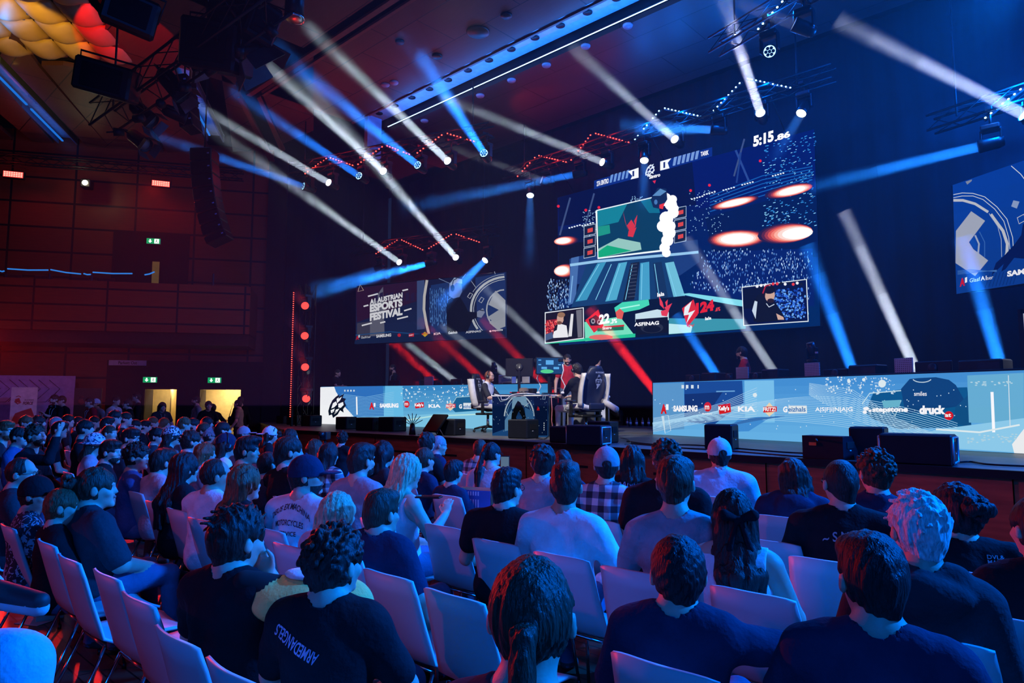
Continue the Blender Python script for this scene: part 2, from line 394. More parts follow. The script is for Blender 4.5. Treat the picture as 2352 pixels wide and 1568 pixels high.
def rotm(yaw=0, pitch=0, roll=0):
    return np.array((Matrix.Rotation(yaw, 3, 'Z') @ Matrix.Rotation(pitch, 3, 'X') @ Matrix.Rotation(roll, 3, 'Y')))
SKINS = {'fair': (0.62, 0.36, 0.26), 'mid': (0.48, 0.26, 0.17), 'dark': (0.22, 0.11, 0.07)}
HAIRC = {'black': (0.018, 0.014, 0.013), 'brown': (0.06, 0.032, 0.018), 'dark': (0.03, 0.02, 0.015), 'blonde': (0.55, 0.42, 0.25), 'white': (0.75, 0.72, 0.66), 'red': (0.22, 0.07, 0.03), 'grey': (0.3, 0.3, 0.3)}
def cloth(name, col): return mat('cloth ' + name, col, 0.9, 0, 0.12, 14, 0.5, 45, spec=0.15, sheen=0.0)
def hairm(c): return mat('hair ' + c, HAIRC[c], 0.5, 0, 0.45, 30, 0.8, 26, stretch=(5.0, 5.0, 1.0), spec=0.28)
CLOTHC = {'black': (0.012, 0.012, 0.014), 'navy': (0.02, 0.028, 0.06), 'white': (0.72, 0.72, 0.72), 'grey': (0.30, 0.30, 0.32), 'lightgrey': (0.5, 0.5, 0.52), 'red': (0.5, 0.02, 0.03), 'jeans': (0.10, 0.14, 0.24),
          'lightblue': (0.45, 0.55, 0.66), 'charcoal': (0.035, 0.036, 0.042), 'khaki': (0.35, 0.28, 0.18), 'blue': (0.06, 0.10, 0.22), 'pink': (0.6, 0.35, 0.36), 'palejeans': (0.42, 0.5, 0.6)}
def clm(c): return cloth(c, CLOTHC[c])

def plaidmat():
    if 'plaid' in MATS: return MATS['plaid']
    m = bpy.data.materials.new('plaid cloth'); m.use_nodes = True; nt = m.node_tree; b = nt.nodes['Principled BSDF']; b.inputs['Roughness'].default_value = 0.9
    tc = nt.nodes.new('ShaderNodeTexCoord'); sp = nt.nodes.new('ShaderNodeSeparateXYZ'); nt.links.new(tc.outputs['Object'], sp.inputs[0]); outs = []
    for ax in (0, 2):
        q = nt.nodes.new('ShaderNodeMath'); q.operation = 'PINGPONG'; q.inputs[1].default_value = 0.045; nt.links.new(sp.outputs[ax], q.inputs[0])
        g = nt.nodes.new('ShaderNodeMath'); g.operation = 'GREATER_THAN'; g.inputs[1].default_value = 0.022; nt.links.new(q.outputs[0], g.inputs[0]); outs.append(g)
    a = nt.nodes.new('ShaderNodeMath'); a.operation = 'ADD'; nt.links.new(outs[0].outputs[0], a.inputs[0]); nt.links.new(outs[1].outputs[0], a.inputs[1])
    d = nt.nodes.new('ShaderNodeMath'); d.operation = 'DIVIDE'; d.inputs[1].default_value = 2; nt.links.new(a.outputs[0], d.inputs[0])
    rp = nt.nodes.new('ShaderNodeValToRGB'); rp.color_ramp.interpolation = 'CONSTANT'; rp.color_ramp.elements[0].color = (.02, .022, .03, 1)
    rp.color_ramp.elements[1].position = 0.75; rp.color_ramp.elements[1].color = (.6, .6, .6, 1); e = rp.color_ramp.elements.new(0.4); e.color = (.16, .17, .2, 1)
    nt.links.new(d.outputs[0], rp.inputs[0]); nt.links.new(rp.outputs[0], b.inputs['Base Color']); MATS['plaid'] = m; return m
def printmat(name, base, ink, scale, thr=0.55):
    """cloth with a dense printed pattern"""
    if name in MATS: return MATS[name]
    m = bpy.data.materials.new(name); m.use_nodes = True; nt = m.node_tree; b = nt.nodes['Principled BSDF']; b.inputs['Roughness'].default_value = 0.9
    tc = nt.nodes.new('ShaderNodeTexCoord'); n = nt.nodes.new('ShaderNodeTexNoise'); n.inputs['Scale'].default_value = scale; n.inputs['Distortion'].default_value = 2.5; n.inputs['Detail'].default_value = 0
    nt.links.new(tc.outputs['Object'], n.inputs['Vector']); rp = nt.nodes.new('ShaderNodeValToRGB'); rp.color_ramp.interpolation = 'CONSTANT'
    rp.color_ramp.elements[0].color = base + (1,); rp.color_ramp.elements[1].position = thr; rp.color_ramp.elements[1].color = ink + (1,)
    nt.links.new(n.outputs[0], rp.inputs[0]); nt.links.new(rp.outputs[0], b.inputs['Base Color']); MATS[name] = m; return m

ARMS = {  # per side (for the right arm; x is mirrored for the left): elbow, wrist, fingertip direction
    'lap': ((.25, .06, .70), (.10, .33, .60), (-.6, .7, -.3)),
    'knee': ((.24, .10, .71), (.13, .40, .60), (-.2, .9, -.4)),
    'down': ((.26, -.02, .70), (.28, .12, .50), (.0, .6, -.8)),
    'desk': ((.25, .14, .73), (.15, .42, .74), (-.3, .9, -.1)),
    'chin': ((.20, .20, .74), (.10, .20, 1.02), (-.5, -.1, .85)),
    'fold': ((.24, .10, .74), (-.04, .24, .76), (-.95, .2, .1)),
    'phone': ((.24, .06, .76), (.07, .30, .86), (-.4, .5, .7)),
    'raise': ((.24, .28, .95), (.17, .33, 1.22), (-.3, .3, .9)),
    'side': ((.27, -.03, .68), (.26, .10, .44), (.0, .3, -.95)),
    'wide': ((.34, .02, .74), (.36, .26, .58), (-.1, .8, -.5)),
    'hang': ((.235, -.06, .69), (.245, .03, .43), (0, .15, -1)),
    'back': ((.42, .10, .90), (.52, .30, .93), (.7, .6, .1)),
}
def person(label, head, yaw=None, hair='short', hc='dark', shirt='black', sleeve=0.55, skin='mid', arms=('lap', 'lap'), q=1, s=1.0, wide=1.0,
           hpitch=0.0, hroll=0.0, hyaw=None, standing=False, lean=0.0, extra=(), beard=False, look=(-9.5, 13.5, 3.0), seed=0, floor=0.0, pants='jeans', torso=None,
           style='tee', hsize=1.0, glasses=False, eyes=False, group=None, nostretch=False, fold=1.0, headset=False):
    """head: world position of the head's centre. q: 0 far, 1 middle, 2 near. Returns (root, dict of parts)."""
    head = Vector(head); rs = random.Random(seed + int(abs(head.x) * 997 + abs(head.y) * 631))
    if yaw is None: yaw = math.atan2(-(look[0] - head.x), look[1] - head.y)
    if hyaw is None: hyaw = yaw
    by = torso if torso is not None else yaw * 0.55
    if standing or torso is not None: by = torso if torso is not None else yaw
    rel = hyaw - by
    # body frame: origin on the floor under the pelvis, facing +Y
    dz = 0.42 if standing else 0.0
    ztop = (head.z - floor) / s                       # head centre in body units
    k = (ztop - 0.47 - dz) / (1.175 - 0.47)           # stretch of the trunk
    if nostretch: k = 1.0
    TZ = lambda z: (z if z < 0.47 else 0.47 + (z - 0.47) * k) + dz
    hz = TZ(1.175) if not nostretch else ztop
    hx, hy = 0.0, 0.02 + lean
    hc_ = np.array((hx, hy, hz)); H = rotm(rel, hpitch, hroll)
    def hp(p): return hc_ + H @ (np.array(p) * hsize)
    def T(p):                                          # trunk point with forward lean growing upward
        z = p[2]; f_ = max(0.0, (z - 0.5) / 0.65); return (p[0], p[1] + lean * min(1.0, f_), TZ(z))
    hB = {2: .0085, 1: .012, 0: .019}[q]; hS = {2: .0095, 1: .013, 0: .02}[q]; hH = {2: .0048, 1: .0075, 0: .014}[q]
    root = empty('person', (0, 0, 0), by, label, 'person', group)
    d2 = Vector((0, hy, 0)); d2.rotate(Matrix.Rotation(by, 3, 'Z')); root.location = (head.x - d2.x * s, head.y - d2.y * s, floor); root.scale = (s, s, s)
    sk = mat('skin ' + skin, SKINS[skin], 0.5, 0, 0.08, 12, 0.08, 120, spec=0.35); lip = mat('lips', (0.42, 0.14, 0.12), 0.45)
    eyew = mat('eye white', (0.6, 0.6, 0.58), 0.2, var=0.02); eyed = mat('iris', (0.02, 0.015, 0.01), 0.2); brow = hairm(hc); pm = clm(pants); shm = mat('shoe', (0.05, 0.05, 0.05), 0.6)
    W = wide
    zt = TZ(1.35) if not nostretch else hz + .2
    B = Field((-.56, -.30 + min(0, lean), -.01), (.56, .74, hz + .17), hB)
    # trunk, neck
    B.ell(T((0, -.02, .55)), (.15 * W, .115 * W, .115), 5, .02); B.ell(T((0, -.02, .68)), (.135 * W, .10 * W, .14), 0, .05)
    B.ell(T((0, -.03, .86)), (.155 * W, .105, .16), 0, .06); B.cap(T((-.142 * W, -.03, .965)), T((.142 * W, -.03, .965)), .055, .055, 0, .05)
    for sx in (-1, 1): B.cap(T((0, -.035, 1.05)), T((sx * .12 * W, -.03, .985)), .045, .05, 0, .04)
    B.cap(T((0, -.035, .98)), hp((0, -.03, -.06)), .06, .054, 0, .03)
    # head
    B.ell(hp((0, -.010, .022)), np.array((.074, .094, .098)) * hsize, 0, .02, M=H); B.ell(hp((0, .024, -.045)), np.array((.056, .064, .066)) * hsize, 0, .035, M=H)
    B.ell(hp((0, .078, -.088)), np.array((.022, .018, .018)) * hsize, 0, .02, M=H)
    if q > 0:
        B.ell(hp((0, .074, .030)), np.array((.050, .020, .014)) * hsize, 0, .015, M=H)
        for sx in (-1, 1):
            B.ell(hp((sx * .030, .090, .008)), np.array((.019, .013, .012)) * hsize, 0, .010, 'sub', M=H)
            B.ell(hp((sx * .029, .0735, .008)), np.array((.0105, .0115, .009)) * hsize, 2, 0, M=H); B.ell(hp((sx * .029, .0815, .008)), np.array((.0055, .0045, .0055)) * hsize, 3, 0, M=H)
            B.ell(hp((sx * .031, .0845, .032)), np.array((.019, .006, .0045)) * hsize, 4, .002, M=H)
            B.ell(hp((sx * .042, .060, -.020)), np.array((.022, .02, .018)) * hsize, 0, .02, M=H)
        B.cap(hp((0, .086, .016)), hp((0, .099, -.017)), .007 * hsize, .0115 * hsize, 0, .014)
        B.ell(hp((0, .094, -.046)), np.array((.021, .009, .0075)) * hsize, 1, .005, M=H)
    else: B.cap(hp((0, .086, .016)), hp((0, .106, -.018)), .010, .015, 0, .012)
    for sx in (-1, 1):
        B.ell(hp((sx * .082, -.008, -.004)), np.array((.011, .019, .029)) * hsize, 0, .006, M=H)
        if q > 1: B.ell(hp((sx * .093, -.002, .0)), np.array((.005, .009, .014)) * hsize, 0, .004, 'sub', M=H)
    # limbs
    joints = []
    for sd, sx in ((0, -1), (1, 1)):
        E_, Wr, fd = ARMS[arms[sd]]
        S_ = T((sx * .166 * W, -.03, .955)); El = T((sx * E_[0] * (W if W < 1.2 else 1.15), E_[1], E_[2])); Wr_ = T((sx * Wr[0], Wr[1], Wr[2]))
        if arms[sd] in ('chin',): Wr_ = tuple(hp((sx * .065, .10, -.13)))
        aw = 1.0 + (W - 1) * .8
        B.cap(S_, El, .050 * aw, .041 * aw, 0, .03); B.cap(El, Wr_, .041 * aw, .027, 0, .02)
        f_ = np.array((sx * fd[0], fd[1], fd[2])); f_ /= np.linalg.norm(f_); w_ = np.array(Wr_)
        side = np.cross(f_, np.array((0, 0, 1.0)) if abs(f_[2]) < .85 else np.array((0, 1.0, 0))); side /= np.linalg.norm(side); nrm = np.cross(side, f_)
        if q > 0 and (q > 1 or arms[sd] in ('chin', 'raise', 'phone', 'desk', 'fold', 'back')):
            pc = w_ + f_ * .045; Mh = np.stack([side, f_, nrm], 1)
            B.ell(pc, (.036, .048, .017), 0, .015, M=Mh)
            for i_ in range(4):
                b0 = w_ + f_ * .082 + side * ((i_ - 1.5) * .019); L = (.068, .078, .074, .060)[i_]
                m1 = b0 + f_ * L * .5 - nrm * .008; e1 = m1 + (f_ * .75 - nrm * .66) * L * .5
                B.cap(b0, m1, .0092, .0085, 0, .006); B.cap(m1, e1, .0085, .0072, 0, .002)
            tside = -1 if sx > 0 else 1
            t0 = w_ + f_ * .025 + side * tside * .028; t1 = t0 + f_ * .035 + side * tside * .022 - nrm * .006; B.cap(t0, t1, .0115, .010, 0, .008); B.cap(t1, t1 + f_ * .028 - nrm * .008, .010, .008, 0, .002)
        else: B.cap(w_, w_ + f_ * .10, .03, .024, 0, .015)
        joints.append((S_, El, Wr_, f_))
        if standing:
            hip, kn, an = (sx * .085, -.01, .93), (sx * .095, .02, .50), (sx * .10, -.02, .08); toe = (sx * .12, .13, .03)
        else: hip, kn, an = (sx * .09, .02, .53), (sx * (.13 + .03 * rs.random()), .42, .53), (sx * .13, .42 + rs.uniform(-.06, .1), .09); toe = (sx * .15, an[1] + .16, .035)
        B.cap(hip, kn, .088 * W, .06, 5, .03); B.cap(kn, an, .058, .042, 5, .02); B.cap(an, toe, .042, .034, 6, .01)
    if beard: B.ell(hp((0, .030, -.066)), np.array((.060, .062, .052)) * hsize, 4, .008, M=H); B.ell(hp((0, .098, -.046)), np.array((.016, .006, .006)), 1, 0.0, M=H)
    body = link('body', B.mesh('body', [sk, lip, eyew, eyed, brow, pm, shm]), root)
    parts = {'body': body, 'hp': hp, 'H': H, 'root': root, 'joints': joints, 'T': T}
    # shirt
    if shirt:
        g = .013
        zb = TZ(.50) if not standing else dz + .44
        Sf = Field((-.60, -.33 + min(0, lean), zb - .05), (.60, .5, TZ(1.16) + .03), hS)
        Sf.ell(T((0, -.02, .56)), (.165 * W, .13 * W, .13), 0, .02); Sf.ell(T((0, -.02, .68)), (.15 * W, .115 * W + .004, .15), 0, .06)
        Sf.ell(T((0, -.03, .86)), (.168 * W, .118, .165), 0, .06); Sf.cap(T((-.146 * W, -.03, .965)), T((.146 * W, -.03, .965)), .068, .068, 0, .05)
        if style != 'tank':
            for sx in (-1, 1): Sf.cap(T((0, -.035, 1.045)), T((sx * .12 * W, -.03, .985)), .052, .062, 0, .04)
        for (S_, El, Wr_, f_) in joints:
            S_, El, Wr_ = np.array(S_), np.array(El), np.array(Wr_); aw = 1.0 + (W - 1) * .8
            if sleeve <= 0: continue
            if sleeve <= 1: Sf.cap(S_, S_ + (El - S_) * sleeve, (.062) * aw, (.060 if sleeve < .9 else .054) * aw, 0, .03)
            else: Sf.cap(S_, El, .062 * aw, .056 * aw, 0, .03); Sf.cap(El, El + (Wr_ - El) * (sleeve - 1), .056 * aw, .040, 0, .02)
        if style == 'hoodie':
            Sf.ell(T((0, -.115, .985)), (.125, .06, .075), 0, .03); Sf.cap(T((-.09, -.05, 1.04)), T((.09, -.05, 1.04)), .05, .05, 0, .03)
        if style == 'shirt': Sf.cap(T((0, -.04, 1.03)), T((0, -.025, 1.075)), .072, .068, 0, .01)
        Sf.wrinkle(.0030 * fold, 20, seed + 5, (1, 1, .5)); Sf.wrinkle(.0022 * fold, 52, seed + 9, (1.2, .8, 1.0))
        neck = .061 if style not in ('tank',) else .10
        Sf.cap(T((0, -.035, 1.058 if style != 'hoodie' else 1.07)), T((0, .02, 1.3)), neck, neck + .05, 0, .008, 'sub')
        if style == 'tank':
            for sx in (-1, 1): Sf.ell(T((sx * .205 * W, -.03, .95)), (.075, .12, .11), 0, .01, 'sub')
        smat = clm(shirt) if isinstance(shirt, str) else shirt
        parts['shirt'] = link('shirt' if style not in ('hoodie',) else 'hoodie', Sf.mesh('shirt', [smat]), root)
    # hair
    hm = hairm(hc); hs = hsize
    def hfield(lo, hi): return Field(np.array(lo) * hs, np.array(hi) * hs, hH)
    def hlink(F_, name='hair', m_=None, parent=root):
        me = F_.mesh(name, [m_ or hm])
        if me is None: return None
        o = link(name, me, parent); Mx = Matrix([list(map(float, r_)) for r_ in H]).to_4x4(); Mx.translation = Vector(map(float, hc_)); o.matrix_local = Mx; return o
    def face_cut(F_, front=.055, line=.062):
        for k_ in range(3): F_.ell((0, .135 * hs, (line - .115 - .05 * k_) * hs), (.085 * hs, (.135 - .07 + front * .2) * hs + .0, .10 * hs), 0, .01, 'sub')
        for sx in (-1, 1): F_.ell((sx * .090 * hs, -.002 * hs, -.010 * hs), (.020 * hs, .028 * hs, .042 * hs), 0, .006, 'sub'); F_.ell((sx * .080 * hs, .055 * hs, -.03 * hs), (.030 * hs, .045 * hs, .06 * hs), 0, .01, 'sub')
    e = lambda *a: tuple(x * hs for x in a)
    lo, hi = (-.17, -.20, -.17), (.17, .19, .22)
    if hair in ('short', 'fade', 'buzz', 'side', 'messy', 'curly', 'pomp', 'slick', 'crew', 'spiky'):
        F_ = hfield(lo, hi); t_ = {'short': .012, 'fade': .007, 'buzz': .004, 'side': .009, 'messy': .016, 'curly': .016, 'pomp': .008, 'slick': .009, 'crew': .008, 'spiky': .012}[hair]
        F_.ell(e(0, -.012, .026), e(.077 + t_, .095 + t_, .098 + t_), 0, .01); F_.cap(e(0, -.06, .0), e(0, -.05, -.085), .055 * hs, .045 * hs, 0, .02)
        if hair == 'side': F_.ell(e(.0, .03, .085), e(.078, .08, .045), 0, .03)
        if hair == 'pomp': F_.ell(e(0, .045, .105), e(.062, .055, .042), 0, .03); F_.ell(e(0, .0, .10), e(.07, .09, .04), 0, .03); F_.ell(e(0, .095, .11), e(.045, .03, .025), 0, .02)
        if hair == 'fade': F_.ell(e(0, .01, .092), e(.074, .098, .045), 0, .03)
        if hair == 'slick': F_.ell(e(0, -.02, .05), e(.086, .11, .09), 0, .02); F_.cap(e(0, -.09, -.02), e(0, -.08, -.10), .04 * hs, .03 * hs, 0, .03)
        r2 = np.random.RandomState(seed + 3)
        if hair in ('curly', 'messy', 'spiky'):
            n_ = {'curly': 230, 'messy': 90, 'spiky': 170}[hair] if q > 0 else 40
            for _ in range(n_):
                v = r2.normal(size=3); v[2] = abs(v[2]) * 1.1 - (.45 if hair == 'curly' else .25); v /= np.linalg.norm(v)
                if v[1] > .55 and v[2] < .25: continue
                if hair != 'curly' and v[2] < -.1: continue
                p0 = np.array((v[0] * .082, -.012 + v[1] * .10, .03 + v[2] * .10)); v2 = np.array((-v[2], r2.normal() * .5, v[0])); v2 = v2 / np.linalg.norm(v2)
                if hair == 'curly': F_.ell(tuple(p0 * hs * r2.uniform(1.0, 1.18)), e(*(r2.uniform(.009, .017, 3))), 0, .004)
                elif hair == 'messy': F_.cap(tuple(p0 * hs * 1.04), tuple((p0 * 1.14 + v2 * .035) * hs), .012 * hs, .003 * hs, 0, .006)
                else: F_.cap(tuple(p0 * hs * 1.0), tuple((p0 * 1.13 + v2 * .020 + np.array((0, .01, 0))) * hs), .010 * hs, .003 * hs, 0, .006)
        F_.wrinkle(.0022 if hair != 'buzz' else .0008, 150, seed + 4, (1.4, 1.4, .5))
        F_.ell(e(0, .17, -.03), e(.10, .115 if hair not in ('side',) else .10, .088), 0, .008, 'sub'); face_cut(F_)
        if hair in ('fade', 'crew', 'short', 'pomp', 'messy', 'curly', 'spiky', 'side'): F_.cap(e(-.1, -.065, -.130), e(.1, -.065, -.130), .055 * hs, .055 * hs, 0, .01, 'sub')
        parts['hair'] = hlink(F_)
    elif hair == 'bald_top':
        F_ = hfield(lo, hi); F_.ell(e(0, -.020, .0), e(.083, .092, .075), 0, .01); F_.wrinkle(.0015, 150, seed, (1.4, 1.4, .5)); F_.ell(e(0, .05, .10), e(.07, .14, .075), 0, .01, 'sub'); F_.ell(e(0, .17, -.03), e(.10, .13, .088), 0, .008, 'sub'); face_cut(F_)
        F_.cap(e(-.1, -.055, -.135), e(.1, -.055, -.135), .045 * hs, .045 * hs, 0, .01, 'sub'); parts['hair'] = hlink(F_)
    elif hair == 'receding':
        F_ = hfield(lo, hi); F_.ell(e(0, -.020, .026), e(.084, .096, .103), 0, .01); F_.wrinkle(.002, 150, seed, (1.4, 1.4, .5)); F_.ell(e(0, .13, .07), e(.075, .12, .09), 0, .01, 'sub'); F_.ell(e(0, .17, -.03), e(.10, .13, .088), 0, .008, 'sub'); face_cut(F_); parts['hair'] = hlink(F_)
    elif hair in ('long', 'bob', 'ponytail', 'bun', 'halfup', 'longside'):
        L = {'long': .42, 'bob': .20, 'ponytail': .34, 'bun': .14, 'halfup': .50, 'longside': .38}[hair]
        F_ = hfield((-.20, -.28, -L - .06), (.20, .19, .22))
        t_ = .014 if hair in ('long', 'bob', 'halfup', 'longside') else .008
        F_.ell(e(0, -.012, .024), e(.077 + t_, .096 + t_, .10 + t_), 0, .01)
        if hair in ('long', 'bob', 'halfup', 'longside'):
            wd = .062
            for sx in (-1, -.35, .35, 1):
                yy = -.125 if abs(sx) < 1 else -.085; ye = -.185 if abs(sx) < 1 else -.150
                F_.cap(e(sx * wd, -.045, .0), e(sx * (wd + .008), yy, -.15), .044 * hs, .036 * hs, 0, .03)
                if L > .22: F_.cap(e(sx * (wd + .008), yy, -.15), e(sx * (wd + .020), ye, -.24), .036 * hs, .032 * hs, 0, .03); F_.cap(e(sx * (wd + .02), ye, -.24), e(sx * (wd + .012), ye - .005, -L + (0 if abs(sx) < 1 else .05)), .032 * hs, .018 * hs, 0, .03)
            if hair == 'bob': F_.wrinkle(.004, 60, seed + 1, (1, 1, .5))
        if hair == 'ponytail':
            F_.ell(e(0, -.115, .015), e(.025, .02, .022), 0, .01)
            for i_ in range(4): F_.cap(e(0, -.13, .01), e((i_ - 1.5) * .014, -.19 + .01 * (i_ % 2), -.16), .018 * hs, .016 * hs, 0, .012); F_.cap(e((i_ - 1.5) * .014, -.19 + .01 * (i_ % 2), -.16), e((i_ - 1.5) * .010, -.20, -.34), .016 * hs, .006 * hs, 0, .012)
        if hair == 'bun':
            r2 = np.random.RandomState(seed + 2)
            for _ in range(18): v = r2.normal(size=3); v /= np.linalg.norm(v); F_.ell(e(v[0] * .036, -.138 + v[1] * .024, .05 + v[2] * .036), e(.024, .020, .020), 0, .006)
        F_.wrinkle(.0030, 130, seed + 4, (1.6, 1.6, .12)); F_.wrinkle(.0016, 300, seed + 6, (1.6, 1.6, .08))
        F_.ell(e(0, .17, -.04), e(.082, .115, .10), 0, .008, 'sub')
        for k_ in range(4): F_.ell(e(0, .12, -.09 - .08 * k_), e(.060, .105, .09), 0, .008, 'sub')
        if hair in ('ponytail', 'bun'): face_cut(F_)
        if hair == 'ponytail': F_.cap(e(-.1, -.03, -.12), e(.1, -.03, -.12), .05 * hs, .05 * hs, 0, .01, 'sub') if False else None
        parts['hair'] = hlink(F_)
    # extras
    for ex in extra:
        kind = ex[0]
        if kind == 'cap':
            _, col, way = ex; m_ = col if not isinstance(col, str) else clm(col)
            F_ = Field(e(-.14, -.24, -.04), e(.14, .25, .17), hH if q else .011)
            F_.ell(e(0, -.012, .030), e(.094, .112, .112), 0, .01); F_.cap(e(-.2, 0, -.045), e(.2, 0, -.045), .055, .055, 0, 0, 'sub'); F_.ell(e(0, 0, -.055), e(.2, .25, .065), 0, .004, 'sub')
            F_.ell(e(0, -.012, .026), e(.084, .102, .100), 0, 0, 'sub')
            sgn = 1 if way == 'front' else -1
            F_.ell(e(0, sgn * .135, .026), e(.072, .078, .010), 0, .006)
            if way == 'back': F_.ell(e(0, .115, .04), e(.035, .05, .03), 0, .004, 'sub')
            elif way == 'front': F_.ell(e(0, -.125, .02), e(.032, .05, .026), 0, .004, 'sub')
            F_.ell(e(0, -.012, .146), e(.010, .010, .006), 0, .003)
            parts['cap'] = hlink(F_, 'cap', m_)
        elif kind == 'bucket':
            m_ = ex[1]; F_ = Field(e(-.18, -.2, -.03), e(.18, .19, .17), hH)
            F_.ell(e(0, -.012, .045), e(.097, .112, .10), 0, .01); F_.ell(e(0, -.01, .022), e(.142, .16, .022), 0, .02); F_.ell(e(0, -.012, .0), e(.084, .102, .09), 0, 0, 'sub'); parts['hat'] = hlink(F_, 'bucket_hat', m_)
        elif kind == 'bandana':
            F_ = Field(e(-.14, -.2, -.04), e(.14, .15, .17), hH); F_.ell(e(0, -.012, .034), e(.095, .112, .112), 0, .01); F_.ell(e(0, 0, -.06), e(.2, .25, .085), 0, .004, 'sub'); F_.ell(e(0, -.11, .01), e(.03, .03, .02), 0, .01)
            parts['hat'] = hlink(F_, 'bandana', ex[1])
        elif kind == 'bow':
            F_ = Field(e(-.13, -.24, -.16), e(.13, -.05, .09), hH)
            for sx in (-1, 1): F_.cap(e(0, -.125, .01), e(sx * .065, -.135, .03), .010, .026, 0, .008); F_.cap(e(sx * .01, -.13, 0), e(sx * .045, -.145, -.12), .010, .016, 0, .008)
            F_.ell(e(0, -.135, .008), e(.018, .014, .018), 0, .004); parts['bow'] = hlink(F_, 'hair_bow', clm('black'))
        elif kind == 'headset':
            mb = MB(); c0 = e(0, 0, .02)
            mb.tube([e(.092 * math.sin(a), -.005, .02 + .118 * math.cos(a)) for a in [R(-95 + 19 * i) for i in range(11)]], .011 * hs, 8)
            for sx in (-1, 1): mb.lathe([(.0, -.016), (.034, -.016), (.038, -.006), (.038, .010), (.030, .018), (0, .018)], e(sx * .098, -.002, -.004), 14, M=Matrix.Rotation(R(90), 3, 'Y'))
            o = link('headset', mb.mesh('headset', [mat('black plastic', (.01, .01, .012), .35)]), root); Mx = Matrix([list(map(float, r_)) for r_ in H]).to_4x4(); Mx.translation = Vector(map(float, hc_)); o.matrix_local = Mx
        elif kind in ('glasses', 'headglasses'):
            mb = MB(); zz = .008 if kind == 'glasses' else .085; yy = .098 if kind == 'glasses' else .055
            for sx in (-1, 1):
                mb.tube([e(sx * .032 + .024 * math.cos(a), yy, zz + .018 * math.sin(a)) for a in [R(30 * i) for i in range(13)]], .0022 * hs, 6, cap=False)
                mb.tube([e(sx * .056, yy, zz + .004), e(sx * .084, yy - .10, zz + .004), e(sx * .084, yy - .115, zz - .012)], .0022 * hs, 6)
                if kind == 'headglasses': mb.box(e(sx * .032, yy, zz), e(.044, .003, .032), None)
            mb.tube([e(-.008, yy, zz + .006), e(.008, yy, zz + .006)], .0022 * hs, 6)
            o = link('glasses', mb.mesh('glasses', [mat('spectacle frame', (.012, .012, .014), .3)]), root); Mx = Matrix([list(map(float, r_)) for r_ in H]).to_4x4(); Mx.translation = Vector(map(float, hc_)); o.matrix_local = Mx
        elif kind == 'lanyard':
            mb = MB(); 
            for sx in (-1, 1): mb.tube([T((sx * .055, -.01, 1.04)), T((sx * .045, .085, .96)), T((sx * .01, .112, .80))], .004, 6)
            mb.box(T((0, .118, .76)), (.06, .006, .085)); link('lanyard', mb.mesh('lanyard', [mat('lanyard ribbon', (.6, .55, .55), .6)]), root)
        elif kind == 'print':
            # words printed on the back of the shirt, wrapped onto the cloth
            _, st, cx, cz, w_, h_, col, bend, turn = ex
            vs, fs = text_mesh(st, .015)
            me0 = parts['shirt'].data; bv = BVHTree.FromPolygons([v.co for v in me0.vertices], [p.vertices for p in me0.polygons])
            # split long triangles by sampling on a grid is not needed at this size
            out = []
            for x, y in vs:
                X = (x - .5) * w_; Z = (y - .5) * h_ + bend * (1 - (2 * (x - .5)) ** 2)
                ca, sa = math.cos(turn), math.sin(turn); X, Z = X * ca - Z * sa, X * sa + Z * ca
                hit = bv.ray_cast(Vector((cx + X, -.6, T((0, 0, cz))[2] + Z)), Vector((0, 1, 0)))
                out.append(hit[0] + Vector((0, -.004, 0)) if hit[0] is not None else Vector((cx + X, -.15, T((0, 0, cz))[2] + Z)))
            me = bpy.data.meshes.new('print'); me.from_pydata([tuple(p) for p in out], [], fs); me.materials.append(mat('print ink %s' % (col,), col, .7)); me.update()
            o = link('print', me, parts['shirt'])
    return root, parts

# ================================================================ the hall
SZ = 1.0                                                     # stage height
wood = mat('wood veneer', (0.20, 0.07, 0.035), .5, 0, .35, 3, .1, 30, stretch=(1, 1, 9))
blackp = mat('black plastic', (.01, .01, .012), .35); blackm = mat('black steel', (.015, .015, .017), .45, .6); drape = mat('black drape', (.02, .022, .028), .95, 0, .1, 1.5, .1, 20, stretch=(6, 6, .3), spec=.1)
chrome = mat('chrome tube', (.75, .75, .78), .18, 1.0, .03); whitep = mat('white plastic', (.75, .75, .76), .4); stagetop = mat('stage floor', (.11, .11, .115), .42, 0, .2, 5, .15, 60)
def struct(o): o['kind'] = 'structure'; return o
# hall floor: dark parquet
fl = MB(); fl.add([(-34, -8, 0), (8, -8, 0), (8, 18, 0), (-34, 18, 0)], [(0, 1, 2, 3)]); fl.add([(-34, -8, -.2), (8, -8, -.2), (8, 18, -.2), (-34, 18, -.2)], [(3, 2, 1, 0)])
struct(fl.build('floor', gridmat('parquet', (.16, .055, .03), 1.2, .12, .006, (.02, .01, .008), .35, 'xy', .5)))
